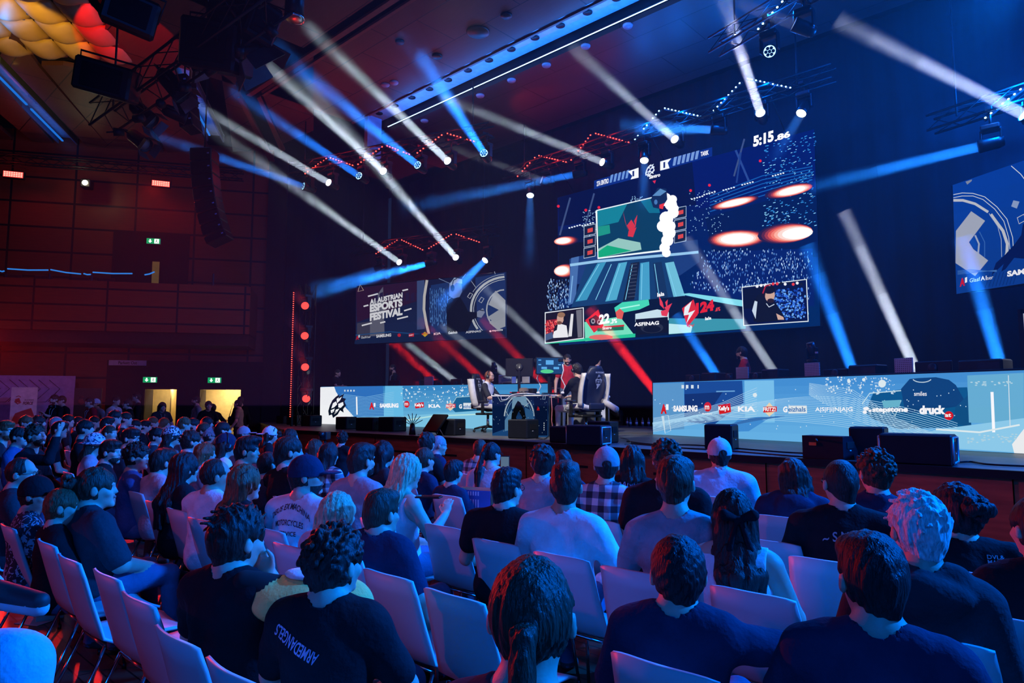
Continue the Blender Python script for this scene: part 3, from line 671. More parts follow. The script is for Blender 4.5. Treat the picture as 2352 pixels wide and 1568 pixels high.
# stage: raised platform with a wood front
edge = [(-15.4, 8.35), (-11.8, 8.42), (-7.6, 8.42), (-5.2, 8.12), (-3.4, 7.99), (-1.0, 7.84), (3.5, 7.6)]
st = MB(); outl = edge + [(3.5, 17.2), (-22.3, 17.2), (-22.3, 11.2)]
st.prism([(x, y, SZ - .06) for x, y in outl], (0, 0, .06))
so = struct(st.build('stage', [stagetop]))
fr = MB()
for (xa, ya), (xb, yb) in zip(edge, edge[1:]):
    fr.prism([(xa, ya + .05, 0), (xb, yb + .05, 0), (xb, yb + .12, 0), (xa, ya + .12, 0)], (0, 0, SZ - .065), 0)
    n_ = max(1, int(round((xb - xa) / 2.1)))
    for i in range(n_ + 1):
        t = i / n_; fr.box((xa + (xb - xa) * t, ya + (yb - ya) * t + .046, .46), (.008, .012, .92), None, 1)
for xa, xb in ((-14.2, -12.9), (-11.2, -9.3), (-7.0, -5.6), (-5.0, -4.2), (-.9, 0.6)):
    ya = np.interp((xa + xb) / 2, [e_[0] for e_ in edge], [e_[1] for e_ in edge]); fr.box(((xa + xb) / 2, ya + .045, .68), (xb - xa, .012, .035), Matrix.Rotation(-.06 if xa > -7 else 0, 3, 'Z'), 1)
fr.prism([(-15.4, 8.4, 0), (-15.36, 8.5, 0), (-22.3, 11.35, 0), (-22.3, 11.25, 0)], (0, 0, SZ - .065), 0)
f_ = link('stage_front', fr.mesh('stage_front', [mat('stage front veneer', (.34, .085, .035), .45, 0, .25, 2.5, .1, 30, stretch=(1, 1, 9)), blackm]), so)
nose = MB()
for (xa, ya), (xb, yb) in zip(edge, edge[1:]): nose.prism([(xa, ya - .01, SZ - .075), (xb, yb - .01, SZ - .075), (xb, yb + .06, SZ - .075), (xa, ya + .06, SZ - .075)], (0, 0, .078))
nose.build('stage_edge', [blackm], so)
# left wall (angled), its panels, the doors
WD = RT * .970 + HF * .242; WD.normalize(); WP = EYE + HF * 23 - RT * 10.9; WP.z = 0; WN = Vector((WD.y, -WD.x, 0))   # WN points into the hall
if WN.dot(Vector((1, 0, 0))) < 0: WN = -WN
WROT = math.atan2(WD.y, WD.x)
def wpt(x, y, off=0.0):
    q = onpl(x, y, WP + WN * off, WN); return (q - WP).dot(WD), q.z
def wl(s_, z, off=0.0): return WP + WD * s_ + WN * off + Vector((0, 0, z))
def wallbox(mb, s0, s1, z0, z1, o0, o1, mi=0):
    mb.box(((s0 + s1) / 2, -(o0 + o1) / 2, (z0 + z1) / 2), (abs(s1 - s0), abs(o1 - o0), abs(z1 - z0)), None, mi)
def wallobj(mb, name, mats, parent=None): return mb.build(name, mats, parent, WP, WROT) if parent is None else mb.build(name, mats, parent)
# check the local frame: local x runs along the wall, local -y comes into the hall
d1a, ztop1 = wpt(330, 893); d1b, _ = wpt(409, 893); d2a, _ = wpt(457, 893); d2b, _ = wpt(556, 893); send, _ = wpt(617, 700)
panelm = gridmat('wall panels', (.26, .055, .012), 1.85, .82, .035, (.006, .003, .003), .5, 'xz')
wm = MB(); TOP = 10.4; u0, uz0 = wpt(262, 529); u1, uz1 = wpt(432, 640)
for a, b, z0, z1 in ((-22, d1a, 0, 10.6), (d1a, d1b, 2.14, 10.6), (d1b, d2a, 0, 10.6), (d2a, d2b, 2.14, 10.6), (d2b, send, 0, 10.6)): wallbox(wm, a, b, z0, z1, -.25, 0)
struct(wallobj(wm, 'wall_left', [panelm]))
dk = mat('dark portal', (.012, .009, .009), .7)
tr = MB(); pa, _ = wpt(244, 900); wallbox(tr, pa, send, 2.16, 3.05, 0, .06); wallbox(tr, pa, d1a, 0, 2.16, 0, .05); wallbox(tr, d1b, d2a, 0, 2.16, 0, .06); wallbox(tr, d2b, send, 0, 2.16, 0, .06)
struct(wallobj(tr, 'trim_1', [dk]))
tr = MB(); wallbox(tr, send - .12, send + .5, 0, 10.3, -.6, .1); struct(wallobj(tr, 'trim_leak_cover', [dk]))  # black box added to cover light leaking past the wall's end
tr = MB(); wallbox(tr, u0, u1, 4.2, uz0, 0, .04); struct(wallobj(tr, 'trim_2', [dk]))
# lit lobby behind the two doors
for n, (a, b) in enumerate(((d1a, d1b), (d2a, d2b))):
    lob = MB(); cream = mat('lobby wall', (.55, .42, .18), .8)
    wallbox(lob, a - .3, b + .25, 0, 2.6, -1.9, -1.8); wallbox(lob, b + .2, b + .3, 0, 2.6, -1.8, -.25); wallbox(lob, a - .4, a - .3, 0, 2.6, -1.8, -.25); wallbox(lob, a - .4, b + .3, 2.55, 2.65, -1.9, -.25)
    if n == 0: wallbox(lob, a + .62, a + .66, 0, 2.55, -1.8, -.9)
    lo = struct(wallobj(lob, 'wall_lobby_%d' % (n + 1), [cream]))
    q = wl((a + b) / 2 + .2, 2.3, -1.0); lamp('AREA', 'lobby_lamp', q, q + Vector((0, 0, -1)) + (-WN) * .6, 42, (1.0, .80, .48), .5)
    dm = MB(); wallbox(dm, a, a + .04, 0, 2.14, -.2, 0, 0); wallbox(dm, b - .04, b, 0, 2.14, -.2, 0, 0); wallbox(dm, a, b, 2.10, 2.14, -.2, 0, 0)
    d_ = struct(wallobj(dm, 'door_%d' % (n + 1), [blackm]))
    lf = MB(); lf.box((a + .02, .55, 1.05), (.05, .95, 2.1)); lf.build('door_leaf', [dk], d_)
    pb = MB(); wallbox(pb, a + .55, b - .08, .98, 1.05, -1.72, -1.66); pb.build('handrail', [wood], lo)
    tri = MB(); xs = (b - .12) if n == 0 else a + .35
    tri.prism([(xs - .14, 1.70, .78), (xs + .14, 1.70, .78), (xs, 1.70, .98)], (0, .01, 0)); tri.build('sticker', [blackp], lo)
# emergency exit signs
def exit_sign(x, y, off, label):
    s_, z_ = wpt(x, y, off); r_ = empty('exit_sign', wl(s_, z_, off), WROT, label, 'exit sign', 'green emergency exit signs')
    b_ = MB(); b_.box((0, 0, 0), (.44, .05, .20), bev=.01); b_.build('housing', [mat('sign housing', (.3, .3, .3), .5)], r_)
    p_ = MB(); p_.box((0, -.030, 0), (.42, .006, .18)); p_.build('sign_face', [glow('exit green', (.0, .30, .10), 1.1)], r_)
    k = MB(); yy = -.037
    k.prism([(-.12, yy, .06), (-.08, yy, .06), (-.08, yy, 0), (-.045, yy, 0), (-.10, yy, -.065), (-.155, yy, 0), (-.12, yy, 0)][::-1], (0, .004, 0))
    k.prism([(.03, yy, -.075), (.17, yy, -.075), (.17, yy, .075), (.03, yy, .075)], (0, .004, 0)); k.build('arrow', [glow('exit white', (.8, 1, .85), 2.0)], r_)
    m_ = MB(); yy = -.043; m_.lathe([(0, 0), (.014, 0), (.014, .003), (0, .003)], (.10, yy, .045), 10, M=Matrix.Rotation(R(90), 3, 'X'))
    m_.tube([(.10, yy, .03), (.095, yy, -.005), (.07, yy, -.03), (.055, yy, -.06)], .009, 5); m_.tube([(.095, yy, -.005), (.12, yy, -.03), (.13, yy, -.06)], .009, 5); m_.tube([(.07, yy, .005), (.10, yy, .022), (.135, yy, .01)], .007, 5)
    m_.build('running_figure', [mat('sign green', (0, .12, .04), .5)], r_)
exit_sign(345, 872, .12, 'green exit sign above the left of the two lit doorways'); exit_sign(493, 873, .12, 'green exit sign above the right of the two lit doorways'); exit_sign(353, 554, .10, 'green exit sign up on the balcony wall in the dark recess')
# slim brass door up on the balcony, its lit look added as faint glow
s_, z_ = wpt(359, 625); dm = MB(); wallbox(dm, s_ - .16, s_ + .16, 4.2, 6.15, 0, .05, 0); d_ = struct(wallobj(dm, 'door_3', [blackm])); dm = MB(); wallbox(dm, s_ - .12, s_ + .1, 4.4, z_ + .35, .05, .06); dm.build('door_leaf', [mat('glowing brass panel', (.5, .3, .08), .35, .6, emit=((.5, .3, .08), .12))], d_)
# balcony
b0, bz0 = wpt(575, 661, 2.0); bal = MB(); bt, _ = (5.34, 0); bb = 3.82
wallbox(bal, -22, b0, bb, bt, 1.9, 2.0)
bo = struct(wallobj(bal, 'balcony_front', [gridmat('balcony panels', (.46, .085, .018), 1.97, .51, .030, (.01, .004, .004), .5, 'xz')])); bo.name = 'trim_3'
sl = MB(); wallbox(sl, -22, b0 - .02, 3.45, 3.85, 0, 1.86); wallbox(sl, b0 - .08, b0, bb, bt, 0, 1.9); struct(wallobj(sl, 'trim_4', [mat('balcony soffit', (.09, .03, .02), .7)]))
for i, (xa, ya, xb, yb) in enumerate(((0, 622, 10, 622), (17, 617, 111, 620), (116, 619, 186, 629), (192, 628, 209, 630), (213, 625, 304, 628), (332, 631, 355, 624))):
    a = wpt(xa, ya, 1.6); b = wpt(xb, yb, 1.6); t_ = MB(); t_.tube([wl(a[0], a[1], 1.6), wl((a[0] + b[0]) / 2, (a[1] + b[1]) / 2 - .02, 1.6), wl(b[0], b[1], 1.6)], .022, 6)
    tag(t_.build('handrail_light', [glow('rail light', (.02, .22, .75), .9)]), ('short blue light tube at the left end of the balcony rail', 'long blue light tube on the balcony rail, nearest the left end', 'sagging blue light tube along the middle of the balcony rail', 'tiny blue light tube between two long ones on the balcony rail', 'straight blue light tube left of the dark balcony doorway', 'dim violet-blue light tube by the narrow brass door')[i], 'light tube', 'blue light tubes along the balcony rail')
for i, x in enumerate((14, 114, 211, 490)):
    a = wpt(x, 630, 1.6); t_ = MB(); t_.box(wl(a[0], (5.34 + a[1]) / 2 - .1, 1.6), (.05, .05, a[1] - 5.1)); tag(t_.build('railing_post', [blackm]), 'thin dark post rising behind the balcony front, ' + ('by the left edge of the hall', 'second along the blue tubes', 'third along the blue tubes', 'near the small white lamp')[i], 'railing post', 'balcony rail posts')
for i, x in enumerate((30, 100, 185, 245)):
    a = wpt(x, 632, 1.2); t_ = MB(); t_.box(wl(a[0], 5.35, 1.2), (.5, .06, .45), Matrix.Rotation(WROT, 3, 'Z'), bev=.04); t_.box(wl(a[0], 4.95, .95), (.5, .45, .08), Matrix.Rotation(WROT, 3, 'Z'), bev=.03)
    tag(t_.build('balcony_seat', [mat('seat cloth red', (.10, .02, .02), .9)]), 'back of a dark folding seat showing over the balcony front, ' + ('first from the left', 'second from the left', 'third from the left', 'fourth from the left')[i], 'seat', 'seats on the balcony')
# wayfinding strip
a = wpt(250, 828, .08); b = wpt(336, 838, .08); sg = empty('wall_sign', wl((a[0] + b[0]) / 2, (a[1] + b[1]) / 2, .06), WROT, 'pale strip sign reading Parkett Ost on the panelled wall', 'sign')
m_ = MB(); m_.box((0, 0, 0), (b[0] - a[0], .03, .17)); m_.build('board', [mat('sign pale', (.6, .55, .8), .6)], sg)
def flat_text(st, parent, w_, h_, m_, x=0.0, y=-.02, z=0.0, bold=.012, shear=0.0, name='lettering'):
    vs, fs = text_mesh(st, bold, shear); me = bpy.data.meshes.new(name); me.from_pydata([(x + (a - .5) * w_, y, z + (b - .5) * h_) for a, b in vs], [], fs); me.materials.append(m_); return link(name, me, parent)
flat_text('Parkett Ost', sg, .55, .10, blackp)
# ceiling
cb = MB(); cb.add([(-34, -8, 10.75), (8, -8, 10.75), (8, 18, 10.75), (-34, 18, 10.75)], [(0, 3, 2, 1)]); struct(cb.build('ceiling', [mat('ceiling void', (.012, .01, .011), .9)]))
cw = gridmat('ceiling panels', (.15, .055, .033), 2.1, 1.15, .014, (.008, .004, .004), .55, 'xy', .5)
def slab(name, px, z=10.2, m_=None, th=.12):
    pts = [onz(x, y, z) for x, y in px]; mb = MB(); mb.prism([(p.x, p.y, z) for p in pts], (0, 0, th)); return struct(mb.build(name, [m_ or cw]))
def band(name, y0, y1, x0, x1, z=10.2, m_=None, th=.12):
    mb = MB(); mb.box(((x0 + x1) / 2, (y0 + y1) / 2, z + th / 2), (x1 - x0, y1 - y0, th)); return struct(mb.build(name, [m_ or cw]))
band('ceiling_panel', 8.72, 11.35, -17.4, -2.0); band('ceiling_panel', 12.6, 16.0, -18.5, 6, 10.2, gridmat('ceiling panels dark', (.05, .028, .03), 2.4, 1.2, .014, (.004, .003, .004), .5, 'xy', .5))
ledge = mat('ceiling ledge', (.22, .07, .04), .5); band('ceiling_panel', 8.30, 8.44, -17.9, 2, 10.16, ledge, .06); band('ceiling_panel', 8.60, 8.68, -17.6, 2, 10.16, ledge, .06); band('ceiling_panel', 11.4, 11.46, -17.4, 2, 10.16, ledge, .06)
slab('ceiling_panel', [(545, 225), (553, 225), (640, 388), (628, 392)], 10.16, ledge, .06); slab('ceiling_panel', [(590, 225), (597, 222), (655, 345), (645, 350)], 10.16, ledge, .06)
band('ceiling_panel', 5.2, 8.1, -14.5, 3.0)
slab('ceiling_panel', [(0, 128), (30, 70), (88, 152), (255, 342), (208, 345)]); slab('ceiling_panel', [(0, 190), (0, 262), (92, 340), (136, 345)]); slab('ceiling_panel', [(95, 150), (145, 150), (255, 170), (300, 240), (375, 350), (262, 350)])
slab('ceiling_panel', [(0, 295), (0, 330), (50, 338)]); slab('ceiling_panel', [(262, 150), (395, 150), (480, 345), (385, 350)]); slab('ceiling_panel', [(508, 170), (535, 190), (618, 345), (535, 348)])
slab('ceiling_panel', [(250, 0), (620, -60), (540, 195), (395, 150), (230, 150)]); slab('ceiling_panel', [(600, 210), (720, 130), (720, 300), (650, 330)])
# pillowed panels in the upper left corner, lit yellow
pil = mat('pillow panel', (.62, .42, .16), .5, 0, .08, 3, .0, 10)
P00 = onz(-20, 140, 10.2); ex = (onz(196, -10, 10.2) - onz(120, 150, 10.2)); 
corners = {(i, j): None for i in range(4) for j in range(5)}
def cellpt(u, v):  # u: 0..3 columns rightwards, v: 0..4 rows downwards
    x = 22 + 72 * u - 26 * (v - 4) * -.0 + (4 - v) * 26; y = 148 - 42 * (4 - v) * 1.0 + 6 * u - 10 + (-6) * u
    return x, y
for i in range(4):
    for j in range(5):
        rows = []
        for a in range(7):
            rw = []
            for b in range(7):
                u, v = i + .03 + .94 * a / 6, j + .03 + .94 * b / 6
                # panel corners run along two directions on the ceiling
                P_ = Vector((-19.9, 2.9, 0)) + Vector((.62, .80, 0)).normalized() * (u * .78) + Vector((.80, -.62, 0)).normalized() * ((j + .03 + .94 * b / 6) * .86 - .4)
                bulge = .20 * (1 - (2 * a / 6 - 1) ** 2) * (1 - (2 * b / 6 - 1) ** 4)
                rw.append((P_.x, P_.y, 10.28 - bulge))
            rows.append(rw)
        mb = MB(); mb.loft(rows, thick=.05); tag(mb.build('pillow_panel', [pil]), None, None, None, 'structure').name = 'ceiling_pillow_%d' % (i * 5 + j)
lamp('SPOT', 'amber_uplight', (-15.3, 2.6, 8.0), (-18.6, 3.3, 10.2), 420, (1.0, .55, .04), .03, 40, .25)
lamp('SPOT', 'red_gobo_lamp', (-14.2, 3.4, 8.2), (-17.0, 5.0, 10.2), 650, (1.0, .01, .0), .02, 34, .15)
lamp('SPOT', 'red_gobo_lamp', (-13.0, 12.6, 8.9), (-11.6, 15.9, 10.2), 120, (1.0, .02, .01), .03, 70, .3, vol=.3)
# louvre casting broken shadows on the lit panels
# blue lit light channels in the ceiling
chan = mat('channel metal', (.35, .42, .5), .35, .3)
ch = empty('ceiling_light_channel', (-9.6, 11.9, 10.2), 0, 'long bright blue light channel crossing the ceiling above the stage', 'light channel')
m_ = MB(); m_.box((0, -.05, .16), (14.8, .66, .03)); m_.build('tray', [chan], ch)
m_ = MB(); m_.box((0, .36, .12), (14.8, .03, .34)); m_.box((0, -.42, .20), (14.8, .03, .18)); m_.build('side_plate', [blackm], ch)
for i in range(19):
    m_ = MB(); m_.box((-7.1 + i * .78, -.30, .11), (.60, .05, .06)); m_.build('fixture_rail', [mat('rail grey', (.2, .3, .4), .4, .5)], ch)
    m_ = MB(); m_.lathe([(0, 0), (.11, 0), (.11, .02), (0, .02)], (-6.9 + i * .78, -.13, .12), 14); m_.build('downlight', [blackm], ch)
m_ = MB(); m_.box((0.1, .42, -.02), (14.6, .03, .03)); m_.build('light_strip', [glow('strip white', (.35, .65, 1.0), 5.0)], ch)
for x in (-14.5, -11.5, -8.5, -5.5): lamp('AREA', 'channel_lamp', (x, 11.95, 9.75), (x, 11.9, 10.6), 60, (.01, .20, 1.0), 2.9, sy=.12, vol=.5)
lamp('AREA', 'channel_lamp', (-9.5, 12.2, 9.7), (-9.5, 12.2, 9.0), 3, (.05, .3, 1.0), 12, sy=.05, vol=.5)
def side_channel(p, q, w_, label, e_):
    A = onz(p[0], p[1], 10.3); B_ = onz(q[0], q[1], 10.3); mid = (A + B_) / 2; L = (B_ - A).length; an = math.atan2((B_ - A).y, (B_ - A).x)
    r_ = empty('ceiling_light_channel', mid, an, label, 'light channel', None); m_ = MB(); m_.box((0, 0, .15), (L, w_, .03)); m_.build('tray', [chan], r_)
    for s_ in (-1, 1): m_ = MB(); m_.box((0, s_ * (w_ / 2 - .03), .03), (L, .04, .22)); m_.build('side_plate', [mat('channel side', (.1, .14, .2), .5)], r_)
    for s_ in (-.25, .22): m_ = MB(); m_.box((s_ * L, w_ * .22, .0), (L * .42, .05, .04)); m_.build('light_strip', [glow('strip blue', (.015, .20, .85), e_)], r_)
    for k in range(4): m_ = MB(); m_.lathe([(0, 0), (.07, 0), (.07, .02), (0, .02)], (-.1 * L + k * .16, -w_ * .15, .11), 12); m_.build('downlight', [mat('lamp glass', (.3, .4, .5), .2)], r_)
    d_ = (B_ - A).normalized(); lamp('AREA', 'channel_lamp', mid - Vector((0, 0, .35)), mid + Vector((0, 0, 1)), 7, (.01, .18, 1.0), max(1.0, L * .8), sy=.2, vol=.3).rotation_euler = (R(180), 0, an)
side_channel((-30, 135), (165, 335), .62, 'blue-lit ceiling slot at the far left, above the left wall', .8)
side_channel((415, 165), (495, 320), .55, 'blue-lit ceiling slot ending near the hanging speaker column', .5)
side_channel((-10, 60), (30, -20), .8, 'short bright blue ceiling slot in the top left corner beside the yellow panels', 1.6)
ca = onz(868, 285, 10.0); m_ = MB(); m_.box((ca.x - .1, ca.y - .1, 9.55), (.16, .5, 1.3)); tag(m_.build('channel_end_bracket', [mat('bracket blue grey', (.18, .3, .5), .4)]), 'blue-lit bracket hanging at the left end of the long ceiling channel', 'bracket')
# downlights and ceiling speakers
k = 0
for x, y in ((975, 278), (1103, 220), (1175, 185), (1255, 150), (1345, 107), (1442, 60), (885, 195), (545 + 360, 190)):
    p = onz(x, y, 10.18); m_ = MB(); m_.lathe([(0, -.03), (.10, -.03), (.12, 0), (.12, .03), (0, .03)], p, 14)
    tag(m_.build('downlight', [mat('downlight glass', (.35, .3, .38), .25)]), 'small round downlight in the ceiling, ' + ('first', 'second', 'third', 'fourth', 'fifth', 'sixth')[k] + ' along the dark strip behind the blue channel' if k < 6 else ('small round downlight near the smoky beam on the brown ceiling', 'small round downlight beside its twin on the brown ceiling')[k - 6], 'downlight', 'downlights in the ceiling'); k += 1
for x, y, r_, t_ in ((1098, 75, .27, 'large round black ceiling speaker above the blue channel'), (1163, 37, .13, 'small black ceiling speaker right of the large round one'), (1004, 130, .13, 'small black ceiling speaker left below the large round one'), (918, 97, .11, 'small dark ceiling speaker inside the blue beam')):
    p = onz(x, y, 10.17); m_ = MB(); m_.lathe([(0, -.02), (r_ * .9, -.02), (r_, 0), (r_, .03), (0, .03)], p, 22); tag(m_.build('ceiling_speaker', [blackp]), t_, 'speaker', 'round speakers in the ceiling')
# drapes: back, sides
def drapes(name, pts, z0, z1, amp=.025, step=.09, m_=None):
    rows = [[], []]; n = 0
    for (xa, ya), (xb, yb) in zip(pts, pts[1:]):
        L = math.hypot(xb - xa, yb - ya); k = int(L / step); nx, ny = -(yb - ya) / L, (xb - xa) / L
        for i in range(k): t = i / k; o = amp * math.sin(n * 1.15) * (.7 + .3 * math.sin(n * .13)); n += 1; X = xa + (xb - xa) * t + nx * o; Y = ya + (yb - ya) * t + ny * o; rows[0].append((X, Y, z0)); rows[1].append((X, Y, z1))
    mb = MB(); mb.loft(rows, thick=.02); return struct(mb.build(name, [m_ or drape]))
drapes('wall_back', [(-22.3, 16.6), (6, 16.6)], 0, 10.4); drapes('wall_stage_left', [(-22.4, 11.7), (-22.4, 16.6)], 0, 10.4)
wr = MB(); wr.box((6.2, 5, 5.2), (.2, 26, 10.4)); struct(wr.build('wall_right', [drape]))
wr = MB(); wr.box((-14, -8.1, 5.2), (42, .2, 10.4)); struct(wr.build('wall_rear', [drape]))
lamp('SPOT', 'backdrop_fill_light', (-19.5, 4.5, 3.2), (-24.0, 5.6, 1.5), 60, (1.0, .35, .6), .15, 60, .6)  # added fill to brighten the backdrop and banners
# haze hanging in the air above the stage and the front rows
hz = bpy.data.materials.new('haze'); hz.use_nodes = True; nt = hz.node_tree; nt.nodes.clear()
o_ = nt.nodes.new('ShaderNodeOutputMaterial'); v_ = nt.nodes.new('ShaderNodeVolumeScatter'); v_.inputs['Density'].default_value = .0021; v_.inputs['Anisotropy'].default_value = .15
nt.links.new(v_.outputs[0], o_.inputs['Volume']); hz.cycles.homogeneous_volume = True
m_ = MB(); m_.box((-9.3, 9.3, 5.8), (25.6, 14.2, 8.4)); tag(m_.build('haze', [hz]), 'thin smoke haze hanging above the stage and the front rows', 'haze', None, 'stuff')

# ================================================================ LED screens
def panel_thing(name, bl, br, h, label, cat, group=None, thick=.12, z0=None):
    bl = Vector(bl); br = Vector(br); ux = (br - bl).normalized(); uy = Vector((0, 0, 1)); n = ux.cross(uy)
    r_ = empty(name, (0, 0, 0), 0, label, cat, group); L = (br - bl).length
    mb = MB(); Mx = Matrix([ux, -n, uy]).transposed(); c = (bl + br) / 2 + uy * h / 2 - n * (thick / 2 + .004)
    mb.box(c, (L + .03, thick, h + .03), Mx, bev=.01); mb.build('cabinet', [blackm], r_)
    return r_, Screen(bl + n * .002, ux, uy), ux, n
S3 = srgb
# ---- big centre screen
bs, S, ux_, n_ = panel_thing('video_screen', ony(1284, 793, 16.0), ony(1884, 748, 16.0), 4.55, 'huge video wall showing a fighting game match and two player cameras', 'screen')
TL, TR, BL, BR = (1281, 454), (1870, 297), (1284, 793), (1884, 748)
S.grad(BL, BR, TR, TL, S3(0, 38, 92), S3(2, 14, 88), 10)
rs = random.Random(3)
S.poly([(1282, 454), (1590, 372), (1600, 470), (1283, 520)], S3(3, 12, 60)); S.poly([(1590, 372), (1870, 297), (1874, 430), (1600, 480)], S3(2, 18, 96))
S.poly([(1283, 530), (1400, 505), (1400, 640), (1283, 690)], S3(4, 22, 66)); S.poly([(1620, 500), (1875, 430), (1880, 590), (1640, 600)], S3(2, 22, 74))
S.poly([(1283, 560), (1390, 552), (1395, 640), (1283, 660)], S3(8, 12, 30))
for (a, b, c_, d_) in ((1290, 480, 1302, 1332), (1345, 470, 1330, 1350), (1690, 345, 1700, 1725)): S.line([(a + 20, b - 26), (a - 4, b + 60)], 4, S3(60, 78, 120))
S.line([(1690, 345), (1722, 420)], 5, S3(40, 70, 140)); S.line([(1702, 350), (1692, 420)], 4, S3(30, 60, 130))
for _ in range(330):   # lit windows of the skyline
    y = rs.uniform(308, 520); x = rs.uniform(1758 - (y - 300) * .02, 1873)
    if y < 455 - (x - 1281) * .266 + 6: continue
    c = rs.choice((S3(150, 220, 255), S3(60, 160, 230), S3(40, 120, 200))); w_ = rs.uniform(2, 6); S.poly([(x, y), (x + w_, y - w_ * .25), (x + w_, y + 1.6 - w_ * .25), (x, y + 1.6)], c)
for _ in range(230):
    x, y = (rs.uniform(1345, 1390), rs.uniform(485, 555)) if rs.random() < .4 else ((rs.uniform(1456, 1486), rs.uniform(452, 476)) if rs.random() < .3 else (rs.uniform(1590, 1680), rs.uniform(440, 540)))
    S.poly([(x, y), (x + 2, y - .3), (x + 2, y + 1.6), (x, y + 1.8)], S3(150, 190, 220))
for x, y in ((1293, 477), (1356, 486), (1386, 480), (1596, 442), (1639, 430), (1755, 375)): S.ell(x, y, 3.4, 3.4, S3(230, 30, 50), 8)
for k in range(6): S.line([(1640, 470 - k * 7 + 20), (1760, 440 - k * 9 + 14), (1874, 400 - k * 6 + 18)], 2.2, S3(20, 90, 170))
for cx, cy_, rx, ry, ti in ((1697, 470, 46, 9, -.22), (1828, 443, 46, 11, -.22), (1703, 552, 56, 17, -.05), (1846, 540, 52, 19, -.1), (1305, 556, 23, 9, -.1), (1302, 624, 22, 13, -.1)):
    for f_, c in ((1.22, S3(40, 24, 60)), (1.14, S3(90, 34, 56)), (1.07, S3(160, 56, 60)), (1.0, S3(225, 88, 70)), (.93, S3(245, 130, 105)), (.86, S3(255, 178, 155)), (.78, S3(255, 222, 210)), (.68, (1.1, 1.05, 1.0))):
        x0 = max(1284 + rx * f_, min(1876 - rx * f_, cx)); S.ell(x0, cy_, rx * f_, ry * f_, c, 18, 0, ti)
for x, y in ((1628, 452), (1672, 442), (1600, 462), (1715, 430), (1785, 410), (1320, 527), (1350, 522)):
    for k in range(5): S.ell(x + k * 6, y - k * 1.6, 2.4, 1.8, S3(235, 245, 255), 6)
S.poly([(1606, 640), (1640, 582), (1876, 575), (1880, 680), (1880, 706), (1600, 676)], S3(4, 30, 100))
for _ in range(900):    # spectators of the arena on the screen
    x, y = rs.uniform(1602, 1876), rs.uniform(578, 690)
    if y > 690 - (1876 - x) * .09 or abs((x - 1735) + (y - 600) * .9) < 6 or x < 1640 - (y - 580) * .5 or abs(y - 640 + (x - 1700) * .06) < 3: continue
    S.poly([(x, y), (x + 1.7, y), (x + 1.2, y + 4.5), (x + .4, y + 4.5)], rs.choice((S3(190, 220, 255), S3(110, 160, 220), S3(60, 110, 190))))
for _ in range(230):
    x, y = rs.uniform(1285, 1334), rs.uniform(645, 716); S.poly([(x, y), (x + 1.7, y), (x + 1.2, y + 4.5), (x + .4, y + 4.5)], rs.choice((S3(190, 220, 255), S3(110, 160, 220), S3(30, 60, 120))))
# arena machine deck
S.poly([(1338, 602), (1404, 585), (1630, 560), (1634, 610), (1590, 640), (1340, 660)], S3(28, 60, 120)); S.poly([(1342, 600), (1360, 596), (1352, 700), (1335, 706)], S3(70, 110, 170))
S.poly([(1380, 606), (1572, 588), (1596, 690), (1342, 712)], S3(20, 62, 110))
for x0, x1, c in ((1402, 1352, S3(60, 150, 190)), (1430, 1392, S3(24, 60, 110)), (1450, 1420, S3(80, 170, 205)), (1478, 1460, S3(20, 30, 50)), (1500, 1496, S3(70, 160, 200)), (1528, 1538, S3(20, 50, 90)), (1556, 1578, S3(110, 190, 215))):
    S.poly([(x0, 612), (x0 + 20, 609), (x1 + 26, 694), (x1, 698)], c); S.line([(x0 + 4, 614), (x1 + 6, 694)], 1.6, S3(130, 210, 240))
for k in range(10): S.line([(1477 - k * .6, 616 + k * 8), (1493 - k * .4, 614 + k * 8)], 2, S3(60, 70, 90))
S.line([(1340, 616), (1400, 608), (1590, 592), (1632, 588)], 6, S3(150, 200, 235)); S.line([(1346, 640), (1340, 700)], 3, S3(120, 170, 220))
S.poly([(1400, 494), (1536, 463), (1560, 582), (1404, 601)], S3(8, 60, 92)); S.poly([(1402, 494), (1470, 480), (1450, 520), (1404, 530)], S3(20, 130, 150)); S.poly([(1500, 472), (1536, 464), (1545, 500), (1520, 500)], S3(16, 110, 140))
S.poly([(1404, 580), (1450, 556), (1500, 566), (1503, 582), (1404, 600)], S3(150, 200, 190)); S.poly([(1404, 586), (1425, 572), (1480, 584), (1404, 600)], S3(20, 170, 120)); S.poly([(1404, 530), (1430, 526), (1432, 545), (1404, 552)], S3(30, 150, 130))
S.line([(1400, 494), (1534, 464)], 2.4, S3(235, 250, 255)); S.line([(1400, 494), (1404, 601), (1562, 583)], 4, S3(245, 255, 255))
for k in range(3):
    for x, y, hh in ((1372, 529 + k * 25, 22), (1578, 490 + k * 27, 24)):
        S.poly([(x, y), (x + 26, y - 5), (x + 26, y + hh - 5), (x, y + hh)], S3(16, 30, 56)); S.line([(x, y), (x + 26, y - 5), (x + 26, y + hh - 5), (x, y + hh)], 1.4, S3(200, 220, 240), True)
        S.poly([(x + 8, y + 6), (x + 20, y + 3), (x + 20, y + 12), (x + 8, y + 15)], S3(215, 70, 60))
